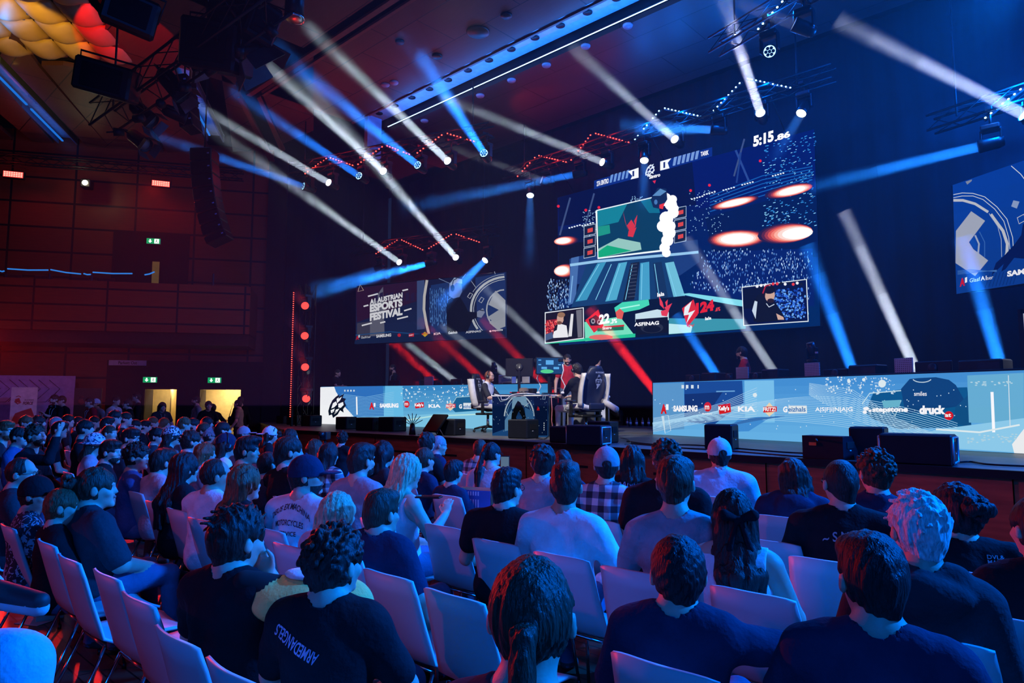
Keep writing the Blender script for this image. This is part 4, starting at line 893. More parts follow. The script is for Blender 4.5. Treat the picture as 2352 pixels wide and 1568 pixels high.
# abstract red shard and the column of white smoke
for q_ in (((1461, 495), (1466, 520), (1473, 540), (1468, 524)), ((1470, 528), (1480, 515), (1490, 530), (1478, 545)), ((1486, 518), (1494, 504), (1490, 530)), ((1474, 540), (1492, 532), (1484, 554), (1472, 552))): S.poly(q_, S3(215, 50, 60))
for x, y, r_ in ((1556, 470, 16), (1570, 482, 14), (1575, 500, 13), (1560, 512, 16), (1552, 530, 14), (1566, 545, 15), (1562, 562, 14), (1556, 578, 12), (1568, 530, 13), (1560, 590, 10), (1574, 470, 10), (1580, 490, 8)): S.ell(x, y, r_, r_ * .95, (1.05, 1.05, 1.1), 14)
for q_ in (((1524, 470), (1540, 444), (1560, 446), (1562, 470), (1548, 492), (1530, 488)),): S.poly(q_, S3(18, 40, 80))
S.poly([(1528, 462), (1546, 446), (1560, 452), (1546, 462)], S3(90, 140, 190)); S.poly([(1544, 482), (1556, 478), (1552, 492), (1544, 490)], S3(230, 50, 50)); S.ell(1536, 476, 4, 6, S3(70, 120, 180), 8)
# lower band
S.poly([(1592, 682), (1612, 680), (1880, 716), (1882, 728), (1700, 706)], S3(130, 220, 235)); S.poly([(1335, 712), (1600, 686), (1740, 712), (1736, 762), (1284, 793), (1284, 720)], S3(6, 20, 46))
S.poly([(1374, 744), (1455, 732), (1490, 776), (1376, 787)], S3(120, 225, 190)); S.poly([(1284, 788), (1490, 770), (1490, 778), (1284, 793)], S3(40, 200, 150)); S.poly([(1566, 736), (1740, 738), (1740, 760), (1566, 772)], S3(60, 150, 170)); S.poly([(1566, 748), (1620, 752), (1616, 768), (1566, 771)], S3(190, 235, 240))
S.poly([(1442, 712), (1460, 700), (1520, 694), (1522, 706), (1500, 716), (1446, 726)], S3(70, 215, 180)); S.line([(1455, 714), (1500, 706)], 3, S3(170, 250, 230)); S.poly([(1490, 726), (1540, 716), (1566, 722), (1566, 740), (1490, 744)], S3(200, 225, 235))
S.ell(1412, 778, 28, 6, S3(225, 110, 100), 12); S.poly([(1445, 722), (1455, 714), (1464, 722), (1460, 738), (1448, 736)], S3(225, 90, 80))
for q_ in (((1376, 740), (1406, 716), (1418, 752), (1396, 768)), ((1596, 714), (1622, 694), (1632, 728), (1608, 756))): S.poly(q_, S3(220, 40, 50))
S.poly([(1384, 738), (1400, 728), (1416, 740), (1410, 752), (1388, 752)], S3(24, 26, 36)); S.ell(1394, 742, 5, 6, S3(150, 160, 170), 12); S.ell(1408, 744, 5, 6, S3(150, 160, 170), 12); S.ell(1394, 742, 2.5, 3, S3(10, 10, 14), 8); S.ell(1408, 744, 2.5, 3, S3(10, 10, 14), 8)
S.poly([(1602, 712), (1618, 698), (1610, 724), (1626, 718), (1606, 748), (1612, 728), (1600, 730)], S3(235, 240, 245))
for q_ in (((1544, 686), (1552, 700), (1556, 716), (1546, 706)), ((1556, 712), (1574, 702), (1564, 722)), ((1548, 720), (1568, 714), (1562, 732), (1550, 730)), ((1558, 700), (1564, 694), (1562, 716))): S.poly(q_, S3(230, 60, 80))
S.poly([(1404, 757), (1464, 753), (1464, 762), (1404, 765)], S3(20, 110, 80)); S.poly([(1404, 755), (1465, 750), (1465, 754), (1404, 758)], S3(200, 40, 40))
S.poly([(1491, 738), (1564, 733), (1565, 768), (1492, 773)], S3(14, 18, 30)); S.ell(1528, 757, 26, 12, S3(40, 46, 60), 20); S.ell(1528, 760, 20, 8, S3(14, 18, 30), 20)
# player cameras
S.poly([(1284, 722), (1373, 711), (1374, 781), (1284, 792)], S3(230, 235, 240)); S.poly([(1286, 724), (1371, 713), (1372, 779), (1286, 790)], S3(24, 16, 24)); S.poly([(1286, 740), (1320, 736), (1320, 770), (1286, 775)], S3(150, 26, 34))
for _ in range(110): x, y = rs.uniform(1287, 1318), rs.uniform(740, 770); S.ell(x, y, 1.4, 2, rs.choice((S3(230, 60, 60), S3(250, 120, 110), S3(90, 10, 20))), 5)
S.poly([(1340, 726), (1356, 724), (1362, 778), (1336, 780)], S3(16, 18, 24)); S.poly([(1346, 726), (1352, 726), (1348, 776), (1340, 777)], S3(225, 225, 228)); S.poly([(1304, 780), (1310, 752), (1322, 748), (1336, 752), (1340, 778)], S3(235, 235, 238)); S.poly([(1310, 752), (1316, 749), (1314, 762), (1306, 766)], S3(20, 20, 26))
S.ell(1322, 736, 8, 12, S3(205, 160, 140), 14); S.ell(1324, 728, 9, 6, S3(150, 110, 80), 12); S.ell(1320, 746, 6, 4, S3(110, 70, 50), 10); S.ell(1332, 737, 3, 6, S3(10, 10, 14), 8); S.poly([(1288, 772), (1304, 766), (1306, 780), (1288, 786)], S3(70, 90, 130)); S.poly([(1358, 718), (1371, 716), (1372, 778), (1362, 779)], S3(110, 110, 120))
S.poly([(1733, 667), (1880, 650), (1884, 745), (1737, 754)], S3(225, 235, 240)); S.poly([(1735, 669), (1878, 652), (1882, 743), (1739, 752)], S3(6, 16, 60)); S.poly([(1738, 672), (1790, 666), (1800, 712), (1738, 716)], S3(10, 14, 34))
for _ in range(420):
    x, y = rs.uniform(1802, 1878), rs.uniform(674, 740); S.ell(x, y, rs.uniform(1.5, 3.4), rs.uniform(1.5, 3.4), rs.choice((S3(50, 110, 220), S3(20, 60, 160), S3(110, 170, 240), S3(8, 20, 80))), 6)
for x in range(1775, 1876, 9): S.ell(x, 668 + rs.uniform(-3, 3) - (x - 1775) * .06, 3.5, 3.5, rs.choice((S3(230, 60, 60), S3(240, 240, 245), S3(20, 20, 30))), 7)
S.poly([(1766, 720), (1774, 690), (1786, 680), (1800, 684), (1790, 745), (1768, 746)], S3(14, 16, 24)); S.poly([(1764, 722), (1770, 700), (1776, 702), (1772, 740)], S3(200, 215, 230))
S.poly([(1774, 748), (1778, 716), (1794, 702), (1814, 702), (1826, 718), (1838, 738), (1828, 744)], S3(14, 16, 24)); S.poly([(1818, 728), (1834, 736), (1836, 742), (1822, 742)], S3(210, 170, 150))
S.ell(1804, 688, 11, 15, S3(205, 165, 145), 16, 0, .1); S.ell(1802, 676, 14, 9, S3(18, 14, 16), 14); S.ell(1806, 700, 8, 5, S3(40, 26, 24), 12); S.ell(1790, 684, 4, 8, S3(24, 12, 16), 10); S.line([(1788, 684), (1794, 668), (1806, 664)], 3, S3(170, 30, 40)); S.line([(1796, 706), (1802, 714), (1814, 708)], 2, S3(200, 210, 220))
# score bars
for q_ in (((1407, 432), (1508, 404), (1508, 426), (1407, 451)), ((1557, 390), (1674, 360), (1674, 380), (1557, 412))): S.poly(q_, S3(10, 44, 130)); 
for x in range(1445, 1486, 9): S.poly([(x, 424 - (x - 1407) * .27 + 6), (x + 6, 423 - (x - 1407) * .27 + 5), (x + 2, 446 - (x - 1407) * .26), (x - 3, 447 - (x - 1407) * .26)], S3(110, 150, 215))
for x in range(1588, 1640, 10): S.poly([(x, 390 - (x - 1557) * .26), (x + 7, 388 - (x - 1557) * .26), (x + 3, 408 - (x - 1557) * .27), (x - 3, 409 - (x - 1557) * .27)], S3(120, 155, 215))
S.poly([(1484, 412), (1508, 404), (1508, 426), (1490, 430), (1494, 422)], S3(250, 252, 255)); S.poly([(1557, 391), (1582, 384), (1574, 394), (1578, 406), (1557, 411)], S3(250, 252, 255))
def dragon(S, cx, cy_, k, ink, paper):
    """the angular dragon-head emblem"""
    P_ = lambda pts: [(cx + x * k, cy_ + y * k) for x, y in pts]
    S.poly(P_([(-4, -30), (8, -38), (6, -30), (24, -40), (18, -26), (30, -22), (24, -14), (30, 0), (20, 12), (22, 24), (10, 16), (2, 30), (-14, 42), (-18, 30), (-28, 34), (-30, 18), (-24, -2), (-16, -18)]), ink)
    for q_ in ([(-2, -22), (6, -28), (4, -22), (16, -30), (10, -18), (0, -8)], [(-14, -8), (-4, -14), (0, -4), (-10, 6), (-20, 10)], [(4, -6), (20, -12), (22, -2), (12, 8), (4, 6)], [(-22, 16), (-8, 10), (-12, 22), (-20, 26)], [(-4, 14), (8, 10), (0, 22), (-10, 30)]): S.poly(P_(q_), paper)
    S.poly(P_([(4, -10), (12, -12), (8, -6)]), ink); S.line(P_([(-16, 20), (-8, 26), (-2, 20)]), 2 * k, ink)
dragon(S, 1534, 410, .36, S3(230, 240, 255), S3(4, 20, 90))
WH = (1.05, 1.05, 1.1)
S.text('2TA SINTRO', (1414, 445), (1441, 438), 11, WH, .03); S.text('1', (1495, 424), (1499, 423), 12, S3(20, 40, 110), .02); S.text('1', (1565, 406), (1569, 405), 13, S3(20, 40, 110), .02); S.text('TARIK', (1649, 381), (1667, 377), 10, WH, .03)
S.text('Sintro', (1533, 430), (1558, 424), 8, WH, .04); S.poly([(1540, 434), (1548, 432), (1545, 440)], S3(220, 40, 70))
S.text('5:15', (1767, 362), (1813, 349), 24, WH, .05); S.text('.86', (1815, 350), (1850, 340), 14, WH, .05)
S.text('22', (1420, 752), (1444, 748), 22, WH, .05); S.text('.3%', (1446, 750), (1461, 748), 10, WH, .05); S.text('Sintro', (1428, 763), (1449, 761), 6, WH, .03); S.text('ASFINAG', (1500, 756), (1556, 752), 8, WH, .03)
S.text('124', (1639, 729), (1680, 721), 24, S3(225, 30, 40), .06); S.text('.6%', (1682, 724), (1694, 722), 9, S3(225, 60, 60), .05); S.text('lala', (1660, 743), (1674, 741), 7, WH, .03); S.text('lala', (1552, 691), (1568, 688), 9, WH, .03)
S.text('VV', (1620, 759), (1636, 757), 6, S3(220, 60, 60), .03)
S.build(bs, 'picture', 1.0)

mb = MB(); [mb.tube([(x, 16.1, 7.9), (x, 15.12, 8.7)], .015, 6) for x in (-12.4, -9.2, -6.0)]; mb.build('hanger', [blackm], bs)
# ---- side screens
def festival(S, right=False): pass
lsL = Vector((-19.92, 13.42, 3.66)); lsR = Vector((-14.38, 15.06, 3.66))
ls, S, _, _ = panel_thing('video_screen', lsL, lsR, 2.02, 'wide side screen with the festival lettering and a masked gamer, left of the video wall', 'screen', 'side screens beside the video wall')
S.grad((817, 790), (1164, 775), (1164, 624), (818, 660), S3(26, 46, 88), S3(20, 26, 62), 6)
S.poly([(818, 662), (960, 645), (960, 690), (820, 740)], S3(52, 22, 52)); S.poly([(820, 742), (850, 738), (850, 784), (820, 788)], S3(70, 70, 90)); S.poly([(850, 700), (880, 640 + 18), (884, 784), (850, 786)], S3(110, 112, 130))
for x in range(860, 960, 12): S.poly([(x, 672 + (x % 5)), (x + 8, 670), (x + 8, 690), (x, 692)], S3(40, 30, 70))
S.poly([(958, 645), (975, 643), (976, 755), (958, 757)], S3(70, 90, 140)); S.line([(981, 643), (975, 680), (974, 710), (980, 745), (986, 770)], 6, S3(225, 220, 215)); S.poly([(990, 655), (1030, 648), (1032, 770), (990, 772)], S3(30, 60, 120))
for _ in range(120): x, y = rs.uniform(988, 1030), rs.uniform(660, 745); S.poly([(x, y), (x + 1.6, y), (x + 1.6, y + 5), (x, y + 5)], S3(90, 140, 210))
for x in range(990, 1030, 5): S.line([(x, 665), (x, 740)], 1, S3(70, 120, 190))
S.line([(1010, 640), (1064, 664), (1030, 690)], 1.2, S3(150, 170, 210)); S.line([(1084, 645), (1096, 662), (1106, 668)], 1.2, S3(200, 210, 230)); S.line([(1138, 624), (1142, 640), (1150, 652)], 1.2, S3(200, 210, 230)); S.line([(1064, 640), (1072, 630)], 1.2, S3(180, 190, 220))
S.poly([(1094, 638), (1163, 626), (1164, 770), (1100, 766)], S3(34, 60, 120))
arc = lambda cx, cy_, rx, ry, a0, a1, n=14: [(cx + rx * math.cos(R(a0 + (a1 - a0) * i / n)), cy_ - ry * math.sin(R(a0 + (a1 - a0) * i / n))) for i in range(n + 1)]
S.line(arc(1168, 712, 84, 76, 95, 215), 5, S3(215, 220, 225)); S.line(arc(1168, 712, 78, 70, 95, 240), 1.2, S3(235, 240, 245)); S.line(arc(1168, 712, 92, 82, 95, 150), 1.2, S3(200, 210, 225)); S.line(arc(1160, 712, 40, 46, 90, 270), 3, S3(200, 205, 215))
S.poly([(1124, 700), (1140, 668), (1163, 690), (1163, 712), (1148, 712)], S3(190, 195, 205)); S.poly([(1126, 742), (1150, 714), (1163, 724), (1163, 750), (1144, 757)], S3(185, 190, 200)); S.poly([(1148, 712), (1163, 700), (1163, 728), (1140, 740), (1120, 730)], S3(180, 186, 196))
for x, y in ((1076, 682), (1102, 692)): S.line([(x, y), (x + 6, y - 9), (x + 12, y - 6), (x + 6, y + 4)], 1.5, S3(220, 225, 235), True)
S.poly([(1029, 760), (1028, 700), (1038, 684), (1060, 684), (1070, 700), (1078, 716), (1108, 718), (1108, 726), (1088, 734), (1074, 766), (1060, 775), (1034, 773)], S3(12, 16, 30)); S.poly([(1034, 680), (1034, 652), (1046, 641), (1062, 644), (1064, 670), (1058, 682), (1044, 686)], S3(120, 150, 215)); S.poly([(1036, 652), (1046, 638), (1064, 642), (1064, 652), (1050, 650), (1040, 664)], S3(185, 205, 235)); S.ell(1042, 662, 4.5, 8, S3(16, 24, 60), 12)
S.line([(1042, 654), (1044, 644), (1052, 640)], 2, S3(16, 24, 60)); S.poly([(1098, 716), (1112, 708), (1116, 718), (1108, 730), (1098, 728)], S3(150, 160, 190)); S.line([(1104, 712), (1114, 714)], 2, S3(20, 26, 50))
S.line([(825, 670), (830, 654), (838, 667)], 1.6, S3(235, 210, 190), True)
for a, b in (((848, 681), (871, 675)), ((838, 704), (849, 701)), ((927, 668), (940, 665)), ((931, 714), (948, 709)), ((876, 742), (888, 739)), ((834, 748), (857, 742)), ((915, 733), (940, 727))): S.line([a, b], 3.2, WH)
S.text('A1 AUSTRIAN', (853, 700), (928, 684), 12, WH, .05); S.text('ESPORTS', (853, 718), (928, 704), 18, WH, .06); S.text('FESTIVAL', (853, 738), (928, 724), 18, WH, .06)
S.line([(820, 770), (900, 762), (1010, 772), (1162, 758)], 2, S3(30, 90, 150)); S.poly([(820, 774), (1000, 766), (1164, 756), (1164, 775), (817, 790)], S3(18, 40, 78))
S.text('A', (821, 781), (828, 780), 9, S3(225, 30, 40), .05); S.text('1', (827, 776), (830, 775), 6, WH, .03); S.text('GlasfA1ser', (833, 778), (855, 776), 5, WH, .0); S.text('SAMSUNG', (868, 776), (902, 773), 7, WH, .04); S.ell(920, 770, 4, 4, S3(220, 40, 50), 10); S.poly([(942, 767), (954, 765), (954, 773), (942, 774)], S3(220, 30, 40)); S.text("Kelly's", (943, 773), (953, 771), 4, WH, .03)
S.poly([(972, 768), (979, 762), (986, 768), (979, 774)], S3(240, 200, 40)); S.text('FRITZ!', (972, 770), (987, 768), 4.5, S3(220, 30, 30), .03); S.text('KIA', (1000, 770), (1016, 768), 5, WH, .03); S.text('Geizhals', (1033, 768), (1054, 766), 6, WH, .03); S.text('ASFINAG', (1073, 766), (1108, 763), 5, WH, .02); S.text('stepstone', (1133, 763), (1158, 761), 5, WH, .03); S.ell(1129, 761, 2.6, 2.2, WH, 8)
S.build(ls, 'picture', .55)
rsL = Vector((-2.50, 14.72, 3.66)); rsR = rsL + Vector((5.55, -1.66, 0))
rsn, S, _, _ = panel_thing('video_screen', rsL, rsR, 2.02, 'side screen with huge pale ring and blocky shapes, right of the video wall', 'screen', 'side screens beside the video wall')
S.grad((2197, 675), (2420, 640), (2420, 345), (2188, 425), S3(14, 64, 150), S3(8, 66, 170), 6)
S.line([(2190, 447), (2210, 443), (2235, 444), (2262, 452), (2290, 475), (2313, 503), (2326, 545), (2328, 575)], 1.6, S3(225, 230, 240)); S.line([(2190, 454), (2210, 450), (2235, 450), (2258, 458), (2285, 480), (2306, 508), (2317, 545), (2320, 572)], 1.6, S3(215, 222, 235))
S.line([(2190, 460), (2212, 460), (2240, 468), (2270, 487)], 6, S3(205, 208, 215)); S.line([(2276, 492), (2286, 506), (2304, 530), (2314, 560), (2313, 580), (2308, 600)], 7, S3(205, 208, 215)); S.line([(2272, 490), (2292, 520), (2300, 550), (2301, 590)], 1.4, S3(180, 190, 215))
S.poly([(2196, 530), (2231, 485), (2263, 507), (2226, 556), (2236, 572), (2270, 598), (2240, 634), (2222, 622), (2195, 604)], S3(178, 184, 200)); S.line([(2240, 540), (2249, 560), (2247, 582)], 4, S3(170, 180, 205)); S.line([(2250, 532), (2262, 556), (2262, 590)], 2, S3(60, 110, 190))
S.poly([(2218, 417), (2233, 412), (2232, 416), (2222, 424)], S3(140, 150, 170)); S.poly([(2328, 460), (2342, 463), (2336, 479), (2323, 474)], S3(150, 170, 210)); S.line([(2337, 500), (2352, 492), (2356, 506), (2341, 514)], 1.8, S3(210, 215, 225), True); S.line([(2323, 381), (2345, 400), (2354, 412)], 1.8, S3(225, 230, 240))
S.poly([(2278, 632), (2288, 604), (2308, 586), (2330, 562), (2346, 540), (2350, 515), (2420, 470), (2420, 600), (2330, 592), (2310, 618), (2300, 624), (2306, 606)], S3(6, 24, 84))
for k in range(5): S.line([(2200, 622 + k * 2), (2230, 619 + k * 2), (2290, 624 - k)], 1, S3(70, 120, 190))
for k in range(9): x = 2264 + k * 8; S.line([(x, 660 - k), (x + 10, 628 - k)], 1.2, S3(6, 40, 110))
S.text('A', (2206, 659), (2218, 656), 19, S3(220, 20, 40), .06); S.text('1', (2218, 650), (2223, 648), 12, WH, .04); S.text('Glasf', (2229, 649), (2253, 645), 9, WH, 0); S.text('A1', (2254, 645), (2268, 643), 10, WH, .03); S.text('ser', (2269, 643), (2283, 641), 6, WH, 0); S.text('SAMSUNG', (2315, 636), (2416, 620), 13, WH, .05)
S.build(rsn, 'picture', .75)

# ---- LED desk right
def sponsors(S, items):
    for st, x0, x1, y, h, c, b in items: S.text(st, (x0, y), (x1, y), h, c, b)
rdL = onz(1500, 997, SZ); rdM = onz(1905, 1018.5, SZ); rdR = onz(2352, 1042, SZ); rdE = rdR + (rdR - rdL).normalized() * 2.2
rd, S, _, rn = panel_thing('led_desk', rdL, rdE, 1.05, 'long LED-fronted desk with sponsor row and druck.at, right side of the stage', 'desk', 'LED-fronted desks on the stage', .10)
a_, b_, c_, d_ = (1500, 997), (2440, 1046), (2440, 847), (1500, 879)
S.grad(a_, b_, c_, d_, S3(110, 190, 245), S3(70, 150, 222), 8)
S.poly([(1500, 882), (1570, 879), (1572, 985), (1500, 990)], S3(96, 160, 215)); S.poly([(1572, 877), (1705, 874), (1708, 925), (1640, 975), (1572, 968)], S3(28, 80, 160)); S.poly([(1572, 905), (1660, 900), (1640, 930), (1575, 940)], S3(18, 52, 118))
S.poly([(1710, 874), (1778, 873), (1780, 970), (1712, 970)], S3(130, 205, 250)); S.poly([(1700, 960), (1775, 955), (1720, 990), (1660, 992)], S3(70, 150, 225))
S.poly([(1988, 946), (2006, 903), (2080, 893), (2222, 889), (2232, 980), (2060, 985), (2002, 960)], S3(14, 92, 150)); S.poly([(2070, 893), (2090, 870), (2110, 868), (2150, 866), (2180, 872), (2196, 884), (2222, 930), (2080, 950)], S3(16, 70, 130)); S.poly([(2195, 935), (2226, 905), (2232, 982), (2190, 970)], S3(18, 84, 140))
S.poly([(2222, 862), (2352, 856), (2352, 975), (2226, 970)], S3(110, 185, 225)); S.poly([(2160, 985), (2352, 960), (2420, 970), (2420, 1044), (2200, 1030), (2040, 1018)], S3(150, 215, 250)); S.poly([(2325, 1020), (2352, 985), (2440, 960), (2440, 1046), (2330, 1040)], S3(250, 252, 255))
for k in range(16):  # flowing contour lines
    t = k / 15; pts = []
    for i in range(15):
        u = i / 14; pts.append((1500 + 700 * u, 985 - 95 * math.sin(u * 2.6 + t * .5) * (1 - .55 * t) + 36 * u + 8 * t)) 
    S.line(pts, 1.1, S3(170, 222, 255))
for k in range(14):
    S.line([(1502, 960 + k * 2.4), (1580, 948 + k * 2.2), (1660, 925 + k * 3), (1740, 890 + k * 5.5)], .9, S3(190, 230, 255)); S.line([(1860, 880 + k * 2), (1960, 895 + k * 5), (2060, 960 + k * 3), (2180, 1010 + k)], .9, S3(190, 232, 255))
for k in range(22): S.line([(1620 + k * 5, 992 - k * 1.5), (1700 + k * 5, 972 - k * .8)], 1, S3(60, 120, 190))
for _ in range(130): x, y = rs.uniform(1900, 2060), rs.uniform(866, 905); r_ = rs.choice((1, 1.4, 2.2)); S.ell(x, y, r_, r_, S3(220, 240, 255), 7)
for _ in range(70): x, y = rs.uniform(1505, 2240), rs.uniform(890, 985); S.ell(x, y, 1.3, 1.3, S3(210, 238, 255), 6)
for x, y, r_ in ((2036, 881, 9), (1994, 872, 4), (1960, 876, 4), (1744, 907, 5)): S.ell(x, y, r_, r_, S3(235, 250, 255), 12)
for x, w_ in ((1575, 6), (1585, 6), (1597, 6), (1612, 3)): S.poly([(x, 884), (x + w_, 884), (x + w_, 892), (x, 892)], S3(225, 240, 250))
S.line([(1655, 899), (1698, 898)], 3, S3(110, 170, 225)); S.line([(1990, 928), (2008, 903), (2080, 897)], 2.2, S3(210, 240, 250)); S.line([(2036, 922), (2080, 920), (2066, 955), (2050, 930)], 2.5, S3(200, 235, 245)); S.poly([(2036, 920), (2080, 918), (2076, 934), (2040, 936)], S3(110, 190, 215))
S.line(arc(2128, 868, 22, 10, 200, 340), 2, S3(200, 225, 240)); S.poly([(2285, 900), (2292, 900), (2296, 992), (2289, 992)], (1.1, 1.1, 1.15)); S.line([(2326, 862), (2330, 980)], 2, S3(225, 240, 250)); S.line([(2160, 985), (2260, 992), (2352, 975)], 4, S3(235, 250, 255))
for _ in range(60): x, y = rs.uniform(2230, 2345), rs.uniform(875, 885) if rs.random() < .4 else rs.uniform(995, 1015); S.poly([(x, y), (x + 5, y), (x + 5, y + 2.5), (x, y + 2.5)], S3(190, 225, 240))
for k in range(5): S.line([(1533 + k, 955), (1540, 995)], 1, S3(210, 235, 250)); 
S.line([(1532, 955), (1547, 953), (1553, 988), (1540, 994)], 1.4, S3(215, 238, 250), True)
S.ell(1638, 934, 8.5, 11, S3(222, 30, 40), 18); S.poly([(1662, 930), (1690, 926), (1692, 946), (1665, 951)], S3(222, 30, 40)); S.poly([(1765, 942), (1780, 924), (1796, 942), (1780, 956)], S3(245, 225, 190)); S.poly([(1766, 934), (1797, 933), (1797, 945), (1766, 947)], S3(222, 30, 40)); S.ell(2192, 954, 10.5, 10, S3(222, 26, 44), 20)
S.poly([(1824, 931), (1866, 931), (1867, 949), (1824, 949)], S3(235, 245, 250))
sponsors(S, (('A', 1531, 1545, 950, 22, S3(222, 30, 40), .07), ('1', 1543, 1549, 941, 13, WH, .04), ('SAMSUNG', 1560, 1616, 945, 14, WH, .06), ('m', 1633, 1643, 940, 9, WH, .02), ('McDelivery', 1627, 1650, 952, 4, WH, .02), ("Kelly's", 1664, 1689, 945, 13, WH, .05), ('KIA', 1709, 1749, 945, 12, WH, .04), ('FRITZ!', 1767, 1796, 944, 9, WH, .03),
    ('G', 1813, 1823, 947, 14, WH, .05), ('eizhals', 1825, 1865, 945, 11, S3(60, 120, 190), .02), ('A|S|F|i|N|A|G', 1887, 1973, 947, 12, WH, .02), ('stepstone', 2018, 2100, 949, 14, WH, .05), ('druck', 2126, 2186, 951, 20, WH, .06), ('at', 2185, 2199, 957, 8, WH, .03), ('smiles', 2114, 2143, 909, 10, WH, .01)))
S.ell(2003, 938, 7, 4, WH, 12); S.ell(2000, 946, 5, 4, WH, 12); S.ell(2012, 943, 4, 3, WH, 10)
S.build(rd, 'picture', .85)
# ---- LED desk left
ldL = onz(736, 973, SZ); ldR = onz(1258, 989.5, SZ); ldm = onz(1130, 985, SZ); ldR = ldL + (ldm - ldL).normalized() * ((onz(1262, 989, SZ) - ldL).length)
ld, S, _, ln_ = panel_thing('led_desk', ldL, ldR, 1.10, 'long LED-fronted desk with the black dragon head on white, left side of the stage', 'desk', 'LED-fronted desks on the stage', .10)
S.grad((735, 973), (1262, 989), (1262, 881), (738, 888), S3(120, 200, 240), S3(50, 140, 205), 8)
S.poly([(736, 889), (768, 888), (772, 900), (780, 910), (784, 925), (800, 940), (812, 956), (818, 975), (735, 973)], (1.0, 1.02, 1.05)); S.poly([(768, 888), (880, 886), (882, 955), (815, 958), (784, 925)], S3(46, 120, 200)); S.poly([(885, 886), (925, 886), (927, 955), (882, 955)], S3(110, 200, 245))
for k in range(16): S.line([(785 + k * 1.5, 905 + k * 3.4), (840, 912 + k * 3.2), (905, 900 + k * 4)], .8, S3(150, 215, 250))
for k in range(18): S.line([(880 + k * 4, 975 - k), (990, 958 + k), (1130, 948 + k * 2)], .9, S3(190, 235, 250)); S.line([(1100, 900 + k * 1.5), (1180, 920 + k * 2.5), (1260, 940 + k * 2)], .8, S3(180, 225, 250))
for _ in range(150): x, y = rs.uniform(925, 1140), rs.uniform(888, 925); r_ = rs.choice((.8, 1.2, 2)); S.ell(x, y, r_, r_, S3(225, 245, 255), 6)
for x in range(796, 822, 7): S.poly([(x, 895), (x + 3, 895), (x + 3, 899), (x, 899)], S3(230, 245, 250))
S.poly([(823, 911), (826, 911), (827, 952), (824, 952)], (1.1, 1.1, 1.1)); S.poly([(1040, 935), (1054, 912), (1120, 908), (1140, 925), (1140, 960), (1060, 955)], S3(24, 100, 150)); S.line([(1040, 935), (1054, 912), (1120, 908)], 1.6, S3(170, 220, 235))
S.poly([(930, 955), (1140, 940), (1262, 960), (1262, 989), (880, 977)], S3(130, 205, 240)); S.line([(905, 970), (1000, 955), (1130, 950)], 3, S3(190, 240, 240))
dragon(S, 780, 931, .68, S3(10, 20, 40), (1.0, 1.02, 1.05))
S.ell(940, 928, 6.5, 8, S3(222, 30, 40), 14); S.poly([(958, 926), (979, 923), (980, 935), (960, 938)], S3(222, 30, 40)); S.poly([(1030, 934), (1040, 923), (1051, 934), (1040, 943)], S3(245, 225, 190)); S.poly([(1030, 928), (1052, 927), (1052, 936), (1030, 937)], S3(222, 30, 40)); S.poly([(1070, 925), (1092, 925), (1092, 939), (1070, 939)], S3(235, 245, 250))
sponsors(S, (('A', 855, 866, 940, 16, S3(222, 30, 40), .07), ('1', 865, 869, 934, 9, WH, .04), ('SAMSUNG', 879, 922, 936, 10, WH, .06), ('m', 936, 944, 931, 6, WH, .02), ("Kelly's", 959, 979, 935, 9, WH, .05), ('KIA', 991, 1019, 936, 8, WH, .04), ('FRITZ!', 1031, 1051, 936, 7, WH, .03), ('G', 1061, 1068, 938, 10, WH, .05), ('eizhals', 1071, 1091, 937, 8, S3(60, 120, 190), .02)))
S.build(ld, 'picture', .85)
# desk tops behind the LED fronts
def desk_top(root, a, b, n, w_=.75, h=1.03):
    mb = MB(); a = Vector(a); b = Vector(b); mb.prism([a - n * .12, b - n * .12, b - n * (.12 + w_), a - n * (.12 + w_)], (0, 0, .03)); 
    for v in range(len(mb.v)): mb.v[v] = (mb.v[v][0], mb.v[v][1], mb.v[v][2] + h - .06)
    mb.build('desktop', [mat('desk top', (.05, .05, .055), .4)], root)
    for p in (a - n * .7 + (b - a).normalized() * .3, b - n * .7 - (b - a).normalized() * .3): q = MB(); q.box(p + Vector((0, 0, h / 2 - .03)), (.06, .06, h - .06)); q.build('leg', [blackm], root)
desk_top(rd, rdL, rdE, rn); desk_top(ld, ldL, ldR, ln_)

# ================================================================ lighting rig
def truss(name, a, b, label, w_=.30, step=.5, parent=None):
    a = Vector(a); b = Vector(b); d = (b - a); L = d.length; d.normalize(); s_ = d.cross(Vector((0, 0, 1))); s_ = s_.normalized() if s_.length > .1 else Vector((1, 0, 0)); u = s_.cross(d)
    mb = MB(); cs = [s_ * (w_ / 2) + u * (w_ / 2), s_ * (-w_ / 2) + u * (w_ / 2), s_ * (-w_ / 2) - u * (w_ / 2), s_ * (w_ / 2) - u * (w_ / 2)]
    for c in cs: mb.tube([a + c, b + c], .025, 6)
    n = max(1, int(L / step))
    for i in range(n):
        for k in range(4):
            p = a + d * (L * i / n) + cs[k]; q = a + d * (L * (i + 1) / n) + cs[(k + 1) % 4]; mb.tube([p, q], .011, 4, cap=False)
    if abs(d.z) < .2:
        for t in (.08, .92): p = a + d * L * t; mb.tube([p, (p.x, p.y, 10.2)], .02, 6)
    o = mb.build(name, [blackm], parent)
    if label: tag(o, label, 'truss', 'lighting trusses')
    return o
FLp, FLn = Vector((-18.3, 10.4, 8.0)), Vector((-1.7, 5.7, 0)).normalized(); FRp, FRn = Vector((-4.9, 12.0, 8.0)), Vector((1.7, 5.7, 0)).normalized()
